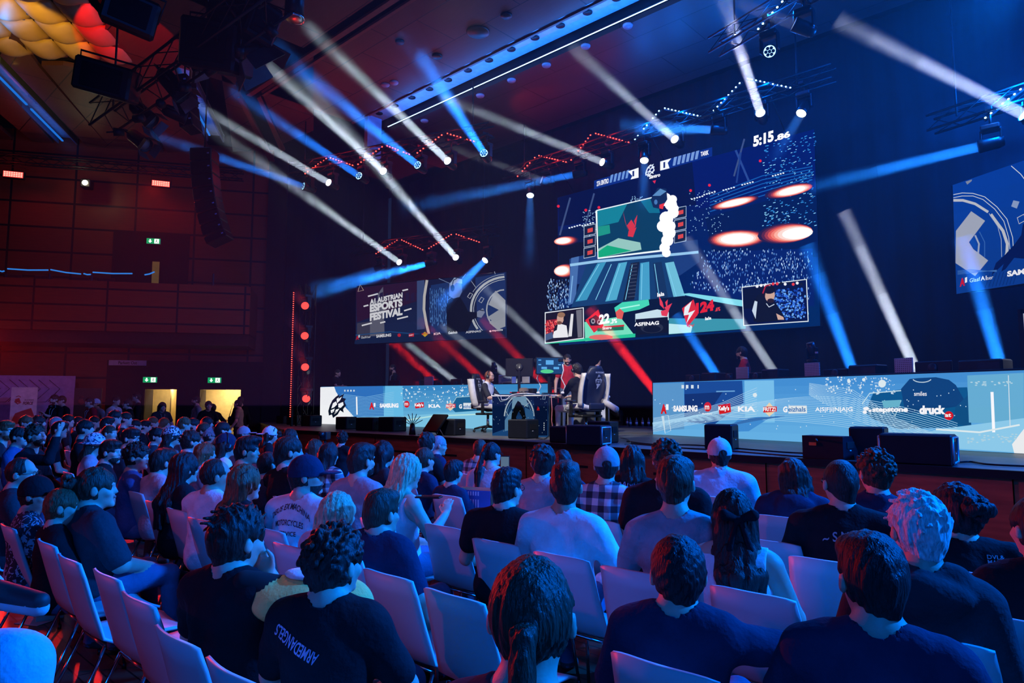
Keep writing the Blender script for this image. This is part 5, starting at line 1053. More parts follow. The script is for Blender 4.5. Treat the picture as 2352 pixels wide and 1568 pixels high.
CTp, CTn = Vector((-9, 15.0, 8)), Vector((0, 1, 0)); RLp, RLn = Vector((-20.0, 14.0, 7)), Vector((-1.25, 5.0, 0)).normalized(); RRp, RRn = Vector((-2.0, 15.0, 7)), Vector((1.3, 5.0, 0)).normalized()
TR = {'FL': (FLp, FLn), 'FR': (FRp, FRn), 'CT': (CTp, CTn), 'RL': (RLp, RLn), 'RR': (RRp, RRn)}
def tp(x, y, t): return onpl(x, y, *TR[t])
truss('truss', (-18.9, 10.25, 8.75), (-12.2, 12.25, 8.75), 'black truss above the left red zigzag, nearest the audience'); truss('truss', (-14.4, 15.1, 8.75), (-4.6, 15.1, 8.75), 'black truss above the video wall, behind the centre zigzag')
truss('truss', (-6.0, 12.35, 8.75), (.5, 10.4, 8.75), 'black truss at the upper right carrying the blue zigzag'); truss('truss', (-20.8, 13.8, 7.15), (-15.0, 15.3, 7.15), 'black truss above the left side screen'); truss('truss', (-2.9, 15.3, 7.15), (3.0, 13.7, 7.15), 'black truss above the right side screen')
for (x, y, z, l) in ((-17, 10.85, 8.9, 'left'), (-13.5, 11.9, 8.9, 'right')): pass
led_me = {}
def ledmesh(c):
    if c not in led_me:
        m_ = MB(); m_.lathe([(0, .018), (.016, .010), (.021, 0), (.016, -.010), (0, -.018)], (0, 0, 0), 8); led_me[c] = m_.mesh('led_pixel', [glow('pixel ' + c, {'red': (1.0, .045, .03), 'blue': (.30, .62, 1.0)}[c], {'red': 7.0, 'blue': 8.0}[c])])
    return led_me[c]
def batten(a, b, c, label, e_=10, n=None, lab=True):
    a = Vector(a); b = Vector(b); d = b - a; L = d.length; mid = (a + b) / 2; q = d.to_track_quat('X', 'Z')
    r_ = empty('led_batten', mid, 0, label, 'light batten', 'pixel battens in zigzags'); r_.rotation_mode = 'QUATERNION'; r_.rotation_quaternion = q
    m_ = MB(); m_.box((0, .04, 0), (L, .05, .06), bev=.01); m_.build('housing', [blackm], r_)
    n = n or max(6, int(L / .105))
    for i in range(n): link('led_pixel', ledmesh(c), r_, (-L / 2 + L * (i + .5) / n, -.02, 0))
    l = lamp('POINT', 'batten_light', mid + Vector((0, -.12, -.03)), None, e_, RED if c == 'red' else BLUE, .08, vol=.8); return r_
def zig(pts, t, cols, lead, e_=(10, 30)):
    for i, ((x0, y0, x1, y1), c) in enumerate(zip(pts, cols)):
        batten(tp(x0, y0, t), tp(x1, y1, t), c, '%s pixel batten, %s zigzag stroke from the left %s' % (c, ('first', 'second', 'third', 'fourth', 'fifth', 'sixth', 'seventh', 'eighth')[i], lead), e_[0] if c == 'red' else e_[1])
zig([(699, 401, 753, 362), (757, 362, 814, 381), (820, 380, 882, 335), (887, 334, 944, 356), (956, 354, 1019, 308), (1025, 306, 1093, 326)], 'FL', ['red'] * 6, 'on the front left truss')
zig([(1187, 408, 1232, 359), (1236, 357, 1304, 373), (1310, 371, 1360, 307), (1366, 306, 1448, 328), (1456, 324, 1518, 251), (1524, 248, 1616, 269), (1628, 267, 1704, 187), (1714, 180, 1821, 203)], 'CT', ['red'] * 4 + ['blue'] * 4, 'above the video wall', (12, 110))
zig([(862, 584, 915, 550), (921, 550, 974, 575), (983, 572, 1040, 537), (1046, 537, 1104, 557)], 'RL', ['red'] * 4, 'above the left side screen')
zig([(1738, 73, 1804, -2)], 'FR', ['blue'], 'at the top right of the stage', (12, 90)); zig([(2258, 276, 2352, 200), (2356, 198, 2440, 215)], 'RR', ['blue'] * 2, 'above the right side screen', (12, 700))
# moving heads
def head_parts():
    r_ = {}
    m_ = MB(); m_.box((0, 0, .30), (.30, .24, .10), bev=.02); r_['base'] = m_.mesh('base', [blackp])
    m_ = MB(); m_.box((-.155, 0, .12), (.035, .12, .30), bev=.01); m_.box((.155, 0, .12), (.035, .12, .30), bev=.01); m_.box((0, 0, .24), (.33, .14, .04), bev=.01); r_['yoke'] = m_.mesh('yoke', [blackp])
    m_ = MB(); m_.lathe([(0, -.20), (.09, -.19), (.115, -.10), (.12, .12), (.125, .20), (.110, .205), (.105, .17), (0, .17)], seg=20); r_['head'] = m_.mesh('lamp_head', [blackp])
    for k, c, e_ in (('w', (.85, .93, 1.0), 3.0), ('b', (.35, .70, 1.0), 2.4), ('r', (1.0, .05, .04), 2.2), ('B', (.75, .9, 1.0), 14.0), ('d', (.5, .55, .62), .5)):
        m_ = MB(); m_.lathe([(0, .19), (.104, .19), (.104, .196), (0, .200)], seg=20)
        r_['lens' + k] = m_.mesh('lens', [glow('lens ' + k, c, e_)])
        m_ = MB()
        for px_, py_ in [(0, 0)] + [(.062 * math.cos(R(60 * i)), .062 * math.sin(R(60 * i))) for i in range(6)]: m_.lathe([(.027, .200), (.031, .206), (.027, .206)], (px_, py_, 0), 10)
        r_['cells' + k] = m_.mesh('lens_cells', [mat('cell ring', (.02, .05, .10), .3)])
    return r_
def beam_haze(dn):
    k = 'beam haze %g' % dn
    if k not in MATS:
        h_ = bpy.data.materials.new(k); h_.use_nodes = True; nt = h_.node_tree; nt.nodes.clear(); o_ = nt.nodes.new('ShaderNodeOutputMaterial'); v_ = nt.nodes.new('ShaderNodeVolumeScatter')
        v_.inputs['Density'].default_value = dn; nt.links.new(v_.outputs[0], o_.inputs['Volume']); h_.cycles.homogeneous_volume = True; MATS[k] = h_
    return MATS[k]
HP = head_parts(); COLS = {'w': (.68, .82, 1.0), 'b': (.01, .20, 1.0), 'r': (1, .015, .01), 'B': (.02, .22, 1.0), 'd': (.35, .4, .5)}
def moving_head(p, to, c, label, energy=3000, ang=4.2, rad=.095, group='moving-head lamps on the trusses', up=False, s=1.0, blend=.5, length=None, dens=.11, hang=None):
    p = Vector(p); to = Vector(to); d = (to - p).normalized()
    r_ = empty('moving_head', p, 0, label, 'stage light', group); r_.scale = (s, s, s)
    flip = -1 if up else 1
    b_ = link('base', HP['base'], r_, rot=(0 if not up else math.pi, 0, 0)); link('yoke', HP['yoke'], r_, rot=(0 if not up else math.pi, 0, 0))
    h_ = link('lamp_head', HP['head'], r_); h_.rotation_mode = 'QUATERNION'; h_.rotation_quaternion = d.to_track_quat('Z', 'Y')
    link('lens', HP['lens' + c], h_)
    if hang: m_ = MB(); m_.tube([(0, 0, .34), (0, 0, hang - p.z - .1)], .025, 8); m_.box((0, 0, hang - p.z - .12), (.10, .36, .06)); m_.build('clamp', [blackm], r_)
    if c == 'b': link('lens_cells', HP['cells' + c], h_)
    if energy:
        q = p + d * (.21 * s); l = lamp('AREA', 'beam_lamp', q, q + d, energy, COLS[c], rad * 2 * s); l.data.shape = 'DISK'; l.data.spread = R(ang)
        # denser haze added only inside the beam's cone, so the beam shows bright
        L = length or min(26.0, (10.1 - q.z) / d.z if d.z > .02 else ((q.z - .9) / -d.z if d.z < -.02 else 14.0))
        rr = lambda t: rad * s * .98 + t * math.tan(R(ang / 2)) * .95
        for t0, t1, dk_ in ((0, .5, 1), (.5, .72, .6), (.72, .88, .32), (.88, 1, .13)):      # density steps down to make the beam fade
            a0, a1 = L * t0 + .004, L * t1 - .004; m_ = MB(); m_.tube([d * (.215 * s + a0), d * (.215 * s + a1)], [rr(a0), rr(a1)], 16)
            bm_ = m_.build('light_beam', [beam_haze(dens * dk_)], r_); bm_.scale = (1 / s,) * 3
    return r_
E0 = 15
def reach(p, q, end):
    """how far along the beam from p towards q the given point of the view lies"""
    d = (q - p).normalized(); best = (9e9, 10)
    for i in range(1, 90):
        t = i * .25; v = p + d * t - EYE; w_ = v.dot(FW)
        if w_ < .5: break
        e = math.hypot(1176 + FPX * v.dot(RT) / w_ - end[0], 784 - FPX * v.dot(UP) / w_ - end[1])
        if e < best[0]: best = (e, t)
    return best[1] * 1.12
def mh(src, t, end, c, label, e_=1.0, ang=2.6, z=9.0, Y=None, **kw):
    p = tp(src[0], src[1], t)
    if Y is None:      # carry the beam on until it has left the view, still below the ceiling
        dx, dy = end[0] - src[0], end[1] - src[1]; k = min([(-40 - src[1]) / dy if dy < 0 else 9e9, (-40 - src[0]) / dx if dx < 0 else 9e9]); q = onz(src[0] + dx * k, src[1] + dy * k, z)
    else: q = ony(end[0], end[1], Y)
    kw.setdefault('length', reach(p, q, end)); kw.setdefault('hang', {'FL': 8.75, 'FR': 8.75, 'CT': 8.75}.get(t, 7.15)); return moving_head(p, q, c, label, E0 * e_ * (1.0 if c in 'wd' else .9), ang, **kw)
mh((711, 432), 'FL', (350, 310), 'b', 'moving head with a soft blue beam, leftmost on the front left truss', 1.0, 4); mh((765, 425), 'FL', (440, 235), 'w', 'moving head with a thin white beam, below the first red batten', .6)
mh((834, 410), 'FL', (545, 215), 'b', 'moving head with a blue beam, under the dip of the red zigzag', 1.2, 4); mh((888, 400), 'FL', (555, 95), 'w', 'moving head with a strong white beam, third peak of the left zigzag', 1.0)
mh((968, 386), 'FL', (640, 120), 'b', 'moving head with a wide blue beam right of the strong white one', 2.2, 5); mh((1036, 377), 'FL', (705, 60), 'w', 'moving head with the strongest white beam, under the last rising red batten', 1.0)
mh((1117, 360), 'FL', (920, 60), 'b', 'moving head with a steep blue beam at the right end of the left zigzag', 3.0, 6)
mh((1258, 418), 'CT', (900, 290), 'd', 'dark moving head with a faint grey beam, under the centre zigzag', .15, Y=11.0); mh((1333, 398), 'CT', (930, 478), 'b', 'moving head sending a blue beam left, between two white ones', 1.3, 6.0, Y=13.0)
mh((1395, 377), 'CT', (1020, 225), 'w', 'moving head with a smoky white beam, below the last red batten', .5); mh((1558, 327), 'CT', (1260, 60), 'w', 'moving head with a white beam, below the first rising blue batten', .5)
mh((1653, 299), 'CT', (1440, 292), 'B', 'blazing round moving head sending a blue glow left', 2.5, 12.0, Y=14.0); mh((1750, 270), 'CT', (1662, 0), 'w', 'moving head with a steep white beam through the blue battens', 1.1)
mh((1480, 357), 'CT', (1478, 470), 'B', 'white moving head pointing down, just above the score bars', .3, 9, Y=14.2); mh((1218, 438), 'CT', (1216, 600), 'B', 'white moving head pointing down, left of the video wall', .35, 9, Y=14.0); mh((1848, 247), 'CT', (1790, 345), 'B', 'white moving head shining down left at the match clock', .3, 9, Y=14.2)
mh((874, 613), 'RL', (760, 650), 'b', 'small blue moving head above the lettering of the left screen', .2, 5, Y=13.5); mh((924, 607), 'RL', (480, 290), 'w', 'moving head with a long white beam, first of two above the left screen', .8); mh((991, 603), 'RL', (730, 668), 'b', 'moving head throwing a broad blue beam left over the left screen', 6.0, 10.0, Y=12.8)
mh((1052, 597), 'RL', (690, 180), 'w', 'moving head with a long white beam, second of two above the left screen', 1.0); mh((1122, 590), 'RL', (1020, 690), 'B', 'bright blue moving head at the right end above the left screen', 3.0, 12, Y=13.4)
mh((1848, 65), 'FR', (1690, 5), 'd', 'moving head seen edge-on at the top right, beside the blue batten', .15); mh((1768, 115), 'FR', (1760, 190), 'b', 'blue-white moving head hanging alone below the top right batten', 0, Y=9.0)
mh((2278, 330), 'RR', (1880, 425), 'b', 'round blue moving head throwing a beam left, above the right screen', 2.2, 5.0, Y=14.5); mh((2375, 275), 'RR', (1950, 60), 'w', 'moving head with a pale beam from beyond the right end of the trusses', 1.0, 4.0)
# floor heads behind the desks
def floor_head(src, end, c, label, e_=1.0, ang=2.4, Y0=14.6, z0=SZ + .42):
    p = ony(src[0], src[1], Y0); q = ony(end[0], end[1], Y0 - .3 * (ony(end[0], end[1], Y0).z - p.z))
    d = (p - q).normalized(); t = (p.z - z0) / d.z if abs(d.z) > .05 else 0; p = p - d * t    # slide down the beam to the floor unit
    return moving_head(p, q, c, label, E0 * e_, ang, group='floor lamps behind the desks', up=True, length=reach(p, q, end) * 1.25)
floor_head((1041, 872), (880, 745), 'w', 'floor lamp sending a white beam up past the left screen', .55); floor_head((1143, 845), (1060, 782), 'w', 'floor lamp sending a white beam up behind the seated player', .55); floor_head((1300, 837), (1172, 717), 'w', 'floor lamp sending a white beam up between the players', .6)
floor_head((1775, 850), (1640, 645), 'w', 'floor lamp sending a white beam up across the arena picture', .7); floor_head((2092, 825), (1990, 600), 'w', 'floor lamp with the brightest white beam, right of the video wall', 1.5)
floor_head((1645, 860), (1585, 770), 'b', 'floor lamp with a short blue beam under the video wall', 2.5, 4); floor_head((1955, 842), (1885, 650), 'b', 'floor lamp with a wide blue beam along the edge of the video wall', 3.0, 5); floor_head((2292, 822), (2240, 640), 'b', 'floor lamp with a broad blue beam onto the right side screen', 3.0, 5)
floor_head((996, 873), (907, 790), 'r', 'floor lamp with a red beam, first of the red ones from the left', .8, 4); floor_head((1098, 862), (1012, 780), 'r', 'floor lamp with a red beam, second of the red ones from the left', .6, 4); floor_head((1232, 862), (1149, 777), 'r', 'floor lamp with a red beam, third of the red ones from the left', .7, 4); floor_head((1497, 890), (1395, 760), 'r', 'floor lamp with a strong red beam at the left end of the right desk', 1.6, 5)
lamp('AREA', 'drape_glow_fill', (.2, 14.2, 7.3), (-.6, 16.5, 6.9), 260, (.002, .12, 1.0), .8)  # added lamp, blue drape in place of the haze glow around the battens
lamp('SPOT', 'red_drape_fill', (-18.6, 14.3, 1.3), (-19.6, 16.5, 6.4), 2400, RED, .1, 62, .9)  # added lamp, reddens the drape in place of red glowing smoke
lamp('SPOT', 'staff_fill_light', (-15.0, 7.5, 7.0), (-19.5, 14.5, 2.6), 500, (.6, .75, 1.0), .2, 30, .6)  # added fill so the staff at the left desk show up
# left tower with four red heads, and the vertical strip
tw = ond(703, 812, 19.3); truss('truss_tower', (tw.x, tw.y, SZ), (tw.x, tw.y, 5.0), 'dark upright truss at the left end of the stage carrying four red lamps', .32)
for i, (y, e, lab) in enumerate(((705, (640, 620), 'topmost'), (775, (620, 665), 'second from the top'), (848, (640, 700), 'third from the top'), (920, (712, 780), 'lowest'))):
    p = ond(703, y, 18.9); q = ond(e[0], e[1], 14.8); moving_head(p, q, 'r', 'round red lamp on the left stage tower, ' + lab, .5, 8, length=2.0, group='red lamps on the left tower')
p0, p1 = ond(667, 956, 19.0), ond(674, 672, 19.0); r_ = empty('led_strip', (p0.x, p0.y, 0), 0, 'tall upright strip of small red lights at the left end of the stage', 'light strip')
m_ = MB(); m_.box((0, .04, (SZ + p1.z) / 2), (.06, .05, p1.z - SZ)); m_.build('housing', [blackm], r_)
for i in range(58): link('led_pixel', ledmesh('red'), r_, (0, -.01, p0.z + (p1.z - p0.z) * i / 57)).scale = (.75, .75, .75)
lamp('SPOT', 'red_uplight', (p0.x - .25, p0.y - .1, SZ + .3), (p0.x - .25, p0.y, 4), 260, RED, .05, 30, .5); lamp('POINT', 'strip_light', (p0.x + .2, p0.y - .3, 2.5), None, 14, RED, .1, vol=.6)
# front-of-house truss with barndoor spots, hanging over the left of the audience
A_, B_ = onz(640, -20, 7.6), onz(235, 270, 7.2); truss('truss', A_, B_, 'large dark truss running diagonally over the left of the audience', .45, .6)
def par(px, y, z, aim, label, sc=1.0, doors=True, lit=None, cat='stage light', nm='theatre_spot'):
    p = onz(px, y, z); d = (Vector(aim) - p).normalized(); r_ = empty(nm, p, 0, label, cat, 'spots on the audience truss'); r_.rotation_mode = 'QUATERNION'; r_.rotation_quaternion = d.to_track_quat('Z', 'Y'); r_.scale = (sc, sc, sc)
    m_ = MB(); m_.lathe([(0, -.22), (.06, -.22), (.10, -.16), (.11, .10), (.12, .16), (.11, .165), (.10, .12), (0, .12)], seg=18); m_.build('lamp_housing', [blackm], r_)
    m_ = MB(); m_.lathe([(0, .12), (.095, .12), (.095, .125), (0, .125)], seg=18); m_.build('lens', [mat('spot lens', (.25, .22, .22), .1)], r_)
    m_ = MB(); m_.tube([(-.14, 0, 0), (-.15, 0, -.20), (0, 0, -.33), (.15, 0, -.20), (.14, 0, 0)], .012, 6); m_.build('bracket', [blackm], r_)
    if doors:
        for k in range(4):
            a = R(90 * k); M_ = Matrix.Rotation(a, 3, 'Z'); m_ = MB(); m_.prism([M_ @ Vector(v) for v in ((-.09, .12, .165), (.09, .12, .165), (.11, .17, .27), (-.11, .17, .27))], M_ @ Vector((0, .004, -.002))); m_.build('barn_door', [mat('door metal', (.12, .12, .12), .35, .7)], r_)
    return r_
par(398, 196, 7.3, (-9, 9, 1), 'barndoor spot with bright edges hanging below the middle of the audience truss', 1.5); par(330, 262, 7.2, (-9, 9, 1), 'barndoor spot with one lit white flap, at the lower end of the audience truss', 1.4)
par(320, 322, 7.0, (-8, 9, 1), 'barndoor spot with red-lit flaps, lowest under the audience truss', 1.3); par(545, 80, 7.6, (-9, 10, 1), 'huge black spot housing beside the upper end of the audience truss', 2.6); par(405, 262, 7.0, (-12, 9, 6), 'small red-lit lamp behind the audience truss', 1.1, False)
for i, (x, y, z, d_, l) in enumerate(((500, 110, 7.4, (.95, .7, .75), 'large black lamp case hung from the audience truss, nearest the top'), (248, 185, 7.2, (.9, .6, .55), 'black square lamp case hung from the audience truss, near the red light patches'), (300, 30, 7.2, (.7, .4, .5), 'jumble of black lamp housings in front of the yellow ceiling panels'), (590, 55, 7.7, (.5, .6, .6), 'black lamp case hanging right of the big one'))):
    p = onz(x, y, z); m_ = MB(); m_.box((0, 0, 0), d_, bev=.04); r_ = m_.build('lamp_case', [blackm], None, p); r_.rotation_euler = (.3, .2, .7 + i * .3); tag(r_, l, 'stage light')
    q = MB(); q.tube([(-d_[0] / 2, 0, 0), (-d_[0] / 2 - .03, 0, d_[2] / 2 + .1), (d_[0] / 2 + .03, 0, d_[2] / 2 + .1), (d_[0] / 2, 0, 0)], .02, 6); q.build('bracket', [blackm], r_)
    q = MB(); q.box((0, -d_[1] / 2 - .01, 0), (d_[0] * .7, .02, d_[2] * .7), bev=.005); q.build('lens_frame', [mat('matt lens frame', (.006, .006, .008), .8, spec=.05)], r_)
p = onz(462, 168, 7.35); m_ = MB(); m_.box((0, 0, 0), (.75, .34, .07), bev=.01); r_ = m_.build('led_panel_light', [blackm], None, p); r_.rotation_euler = (.5, .15, -.35); tag(r_, 'flat rectangular panel light with a pale edge on the audience truss', 'stage light')
m_ = MB(); m_.box((0, -.18, .01), (.74, .02, .06)); m_.build('edge_rail', [mat('pale rail', (.5, .45, .45), .4)], r_); m_ = MB(); m_.box((0, 0, -.04), (.66, .26, .01)); m_.build('diffuser', [mat('panel grey', (.12, .14, .18), .4)], r_)
# smaller lamps dotted along the truss, cables
for i in range(7):
    t = (i + .5) / 7; q = A_.lerp(B_, t); m_ = MB(); m_.lathe([(0, -.1), (.07, -.1), (.08, .08), (0, .08)], (0, 0, 0), 12); m_.tube([(0, 0, .05), (.02, 0, .2)], .015, 6); r_ = m_.build('par_lamp', [blackm], None, q + Vector((.1, .1, -.42))); r_.rotation_euler = (.9, .3 * i, i * .9)
    tag(r_, 'small black lamp can clamped under the audience truss, ' + ('nearest its top end', 'second from its top end', 'third from its top end', 'in its middle', 'just past its middle', 'second from its lower end', 'at its lower end')[i], 'stage light', 'lamp cans on the audience truss')
p = onz(676, 34, 8.0); d = Vector((.3, -.3, 1)); r_ = empty('tube_spot', p, 0, 'black tube-shaped spot hanging at the top, left of the white beams', 'stage light'); m_ = MB(); m_.tube([(0, 0, -.05), (0, 0, .75)], [.16, .15], 18); m_.build('lamp_housing', [blackp], r_)
m_ = MB(); m_.lathe([(.12, -.09), (.17, -.08), (.17, -.03), (.12, -.03)], seg=20); m_.build('lens_ring', [chrome], r_); m_ = MB(); m_.tube([(0, 0, .7), (0, 0, 2.2)], .02, 6); m_.build('hanger', [blackm], r_)
# wall lamps: two red floods and one white projector lamp on a thin truss
def wallq(x, y, off): a = wpt(x, y, off); return wl(a[0], a[1], off)
truss('truss', wl(-14, 9.25, 1.0), wl(wpt(560, 375, 1.0)[0], 9.25, 1.0), 'thin dark truss along the top of the left wall', .25, .4)
for (x, y, l) in ((32, 402, 'glowing red flood lamp at the far left of the wall truss'), (370, 423, 'glowing red flood lamp above the balcony doorway')):
    p = wallq(x, y, 1.0); r_ = empty('flood_lamp', p, WROT + .12, l, 'flood light', 'red flood lamps on the left wall'); m_ = MB(); m_.box((0, 0, 0), (.58, .14, .24), bev=.02); m_.build('housing', [blackm], r_)
    m_ = MB(); m_.box((0, -.075, 0), (.52, .01, .18)); m_.build('lamp_face', [glow('flood red', (1, .06, .05), 1.6)], r_)
    for i in range(8):
        for k in range(3): m_ = MB() if (i, k) == (0, 0) else m_; m_.box((-.22 + i * .063, -.085, -.055 + k * .055), (.045, .01, .036))
    m_.build('led_cells', [glow('flood cell', (1, .22, .17), 3.2)], r_); m_ = MB(); m_.tube([(-.3, 0, 0), (-.3, 0, .25), (.3, 0, .25), (.3, 0, 0)], .012, 6); m_.build('bracket', [blackm], r_)
    lamp('POINT', 'flood_light', p + WN * .35, None, 9, RED, .15, vol=.6)
p = wallq(196, 420, 1.0); r_ = empty('projector_lamp', p, WROT, 'dazzling white-yellow lamp on the left wall truss', 'spotlight'); m_ = MB(); m_.box((0, .15, 0), (.3, .35, .28), bev=.03); m_.build('housing', [blackm], r_)
m_ = MB(); m_.lathe([(0, .01), (.07, .01), (.08, 0), (0, 0)], (0, -.04, 0), 16, M=Matrix.Rotation(R(90), 3, 'X')); m_.build('lens', [glow('hot lamp', (1, .95, .65), 60)], r_); lamp('POINT', 'projector_light', p + WN * .4, None, 7, (1, .85, .5), .06, vol=.4)
# line arrays
def line_array(pts, w_, label, dep):
    r_ = empty('line_array', ond(pts[0][0], pts[0][1], dep), 0, label, 'speaker', 'hanging speaker columns'); o0 = r_.location.copy()
    P_ = [ond(x, y, dep) - o0 for x, y in pts]; n = len(P_)
    for i in range(n - 1):
        a, b = P_[i], P_[i + 1]; mid = (a + b) / 2; L = (b - a).length; an = math.atan2((b - a).dot(RT), -(b - a).z)
        M_ = Matrix.Rotation(YAW, 3, 'Z') @ Matrix.Rotation(an, 3, 'Y').inverted(); m_ = MB(); m_.box(mid, (w_, .5, L * .94), M_, bev=.02); m_.box(mid + M_ @ Vector((w_ * .36, -.26, 0)), (.05, .01, .03), M_, 1); m_.build('speaker_box', [blackp, mat('badge', (.3, .5, .9), .4)], r_)
    m_ = MB(); m_.tube([P_[0], P_[0] + Vector((0, 0, 10.2 - o0.z))], .02, 6); m_.build('chain', [blackm], r_)
line_array([(470, 345), (470, 375), (472, 405), (475, 435), (479, 463), (485, 490), (492, 515), (500, 540), (507, 556)], .55, 'curved black column of speakers hanging in front of the left wall', 17.0)
line_array([(424, 180), (427, 210), (430, 240), (434, 270), (440, 300)], .30, 'shorter dark column of speakers near the blue ceiling slot', 14.5)

# ================================================================ things on the stage
whitelea = mat('white leather', (.72, .70, .66), .45); navylea = mat('navy leather', (.012, .02, .055), .45); blklea = mat('black leather', (.014, .014, .017), .42)
def gaming_chair(loc, rz, shell, label, emblem=True):
    """faces +Y; seat height .50"""
    r_ = empty('gaming_chair', loc, rz, label, 'gaming chair', 'gaming chairs on the stage'); r_.scale = (.95, .95, .95)
    m_ = MB(); n = 9; rows = []
    for i in range(15):
        t = i / 14; z = .50 + .86 * t; y = -.24 - .16 * t + .03 * math.sin(t * 6); hw = .27 - .03 * t + .05 * math.sin(max(0, min(1, (t - .15) / .5)) * math.pi) - (.10 * max(0, t - .78) / .22) - .05 * max(0, 1 - abs(t - .72) / .08)
        rows.append([(hw * (2 * k / (n - 1) - 1), y + .09 * (2 * k / (n - 1) - 1) ** 2, z) for k in range(n)])
    m_.loft(rows, thick=.09); m_.build('backrest', [shell], r_)
    for sx in (-1, 1):
        m_ = MB(); rw = []
        for i in range(9): t = i / 8; z = .60 + .62 * t; y = -.22 - .13 * t; x = sx * (.26 + .03 * math.sin(t * math.pi)); rw.append([(x - sx * .06, y + .06, z), (x, y + .09, z), (x + sx * .012, y + .03, z), (x + sx * .005, y - .04, z)])
        m_.loft(rw, thick=.03 * sx); m_.build('side_bolster', [whitelea], r_)
    m_ = MB(); rows = []
    for i in range(9):
        t = i / 8; y = -.24 + .54 * t; rows.append([((k / 4 - 1) * .28, y, .50 + .05 * abs(k / 4 - 1) ** 3 - .03 * t ** 4 + .02) for k in range(9)])
    m_.loft(rows, thick=-.10); m_.build('seat', [whitelea], r_)
    m_ = MB(); m_.box((0, .02, .42), (.50, .46, .05), bev=.02); m_.build('seat_base', [blklea], r_)
    for sx in (-1, 1):
        m_ = MB(); m_.box((sx * .33, .03, .56), (.045, .07, .26), bev=.01); m_.box((sx * .31, .03, .43), (.10, .07, .04), bev=.01); a_ = m_.build('armrest', [blackp], r_); m_ = MB(); m_.box((sx * .33, .05, .705), (.09, .27, .035), bev=.015); m_.build('arm_pad', [blackp], a_)
    m_ = MB(); m_.tube([(0, 0, .40), (0, 0, .12)], [.03, .035], 10); m_.build('gas_lift', [chrome], r_)
    m_ = MB()
    for k in range(5): a = R(72 * k + 15); m_.tube([(0, 0, .13), (.17 * math.cos(a), .17 * math.sin(a), .11), (.32 * math.cos(a), .32 * math.sin(a), .075)], [.035, .026, .018], 8)
    m_.build('star_base', [blackp], r_)
    for k in range(5):
        a = R(72 * k + 15); m_ = MB(); 
        for s_ in (-1, 1): m_.lathe([(0, -.012), (.028, -.012), (.03, 0), (.028, .012), (0, .012)], (.32 * math.cos(a) - s_ * .018 * math.sin(a), .32 * math.sin(a) + s_ * .018 * math.cos(a), .03), 12, M=Matrix.Rotation(a, 3, 'Z') @ Matrix.Rotation(R(90), 3, 'X'))
        m_.build('caster', [blackp], r_)
    m_ = MB(); m_.box((0, -.34, .60), (.36, .05, .13), bev=.02); m_.build('lumbar_plate', [shell], r_)
    if emblem:
        # maker's word and emblem embroidered on front and back of the headrest
        em = mat('emblem thread', (.45, .5, .6), .6)
        for sy, y0 in ((-1, -.4475), (1, -.255)):
            vs, fs = text_mesh('MAXNOMIC', .02); me = bpy.data.meshes.new('lettering'); zc = 1.235; me.from_pydata([((a - .5) * .20 * (-sy) * (-1 if sy < 0 else 1) * (1 if sy < 0 else 1) * 1.0 if False else ((a - .5) * .20 if sy < 0 else -(a - .5) * .20), y0 - (-.012 if sy < 0 else .0) * 0, zc + (b - .5) * .035) for a, b in vs], [], fs); me.materials.append(em); link('lettering', me, r_)
            m_ = MB(); sg = 1 if sy < 0 else -1
            yb = y0 + (.015 if sy < 0 else 0)
            for poly in ([(-.02, 1.19), (.0, 1.20), (.02, 1.18), (.03, 1.15), (0, 1.16), (-.03, 1.14)], [(-.075, 1.10), (-.03, 1.13), (-.05, 1.08), (-.055, 1.03)], [(.075, 1.10), (.03, 1.13), (.05, 1.08), (.055, 1.03)], [(-.04, 1.11), (.04, 1.11), (.03, 1.09), (-.03, 1.09)], [(-.03, 1.07), (.03, 1.07), (.02, 1.05), (-.02, 1.05)], [(-.05, 1.02), (0, 1.03), (.05, 1.02), (.02, .98), (-.01, .94), (-.03, .93), (-.025, .98)]):
                m_.prism([(x * sg, yb + (z - 1.235) * (-.18), z) for x, z in poly], (0, .004, 0))
            m_.build('emblem', [em], r_)
    return r_
p1 = onz(1112, 988, SZ); a1 = math.atan2(-.85, .35)          # player one faces along the desk, towards the picture's right
p1 = Vector((-10.76, 10.72, SZ)); yaw1 = R(-72)
gaming_chair(p1, yaw1, blklea, 'black and white gaming chair holding the bearded player in the black-white jersey')
p2 = Vector((-7.56, 10.05, SZ)); yaw2 = R(74)
gaming_chair(p2, yaw2, navylea, 'navy-backed gaming chair seen from behind, holding the player in pale trousers')
jersey = MATS.get('jersey')
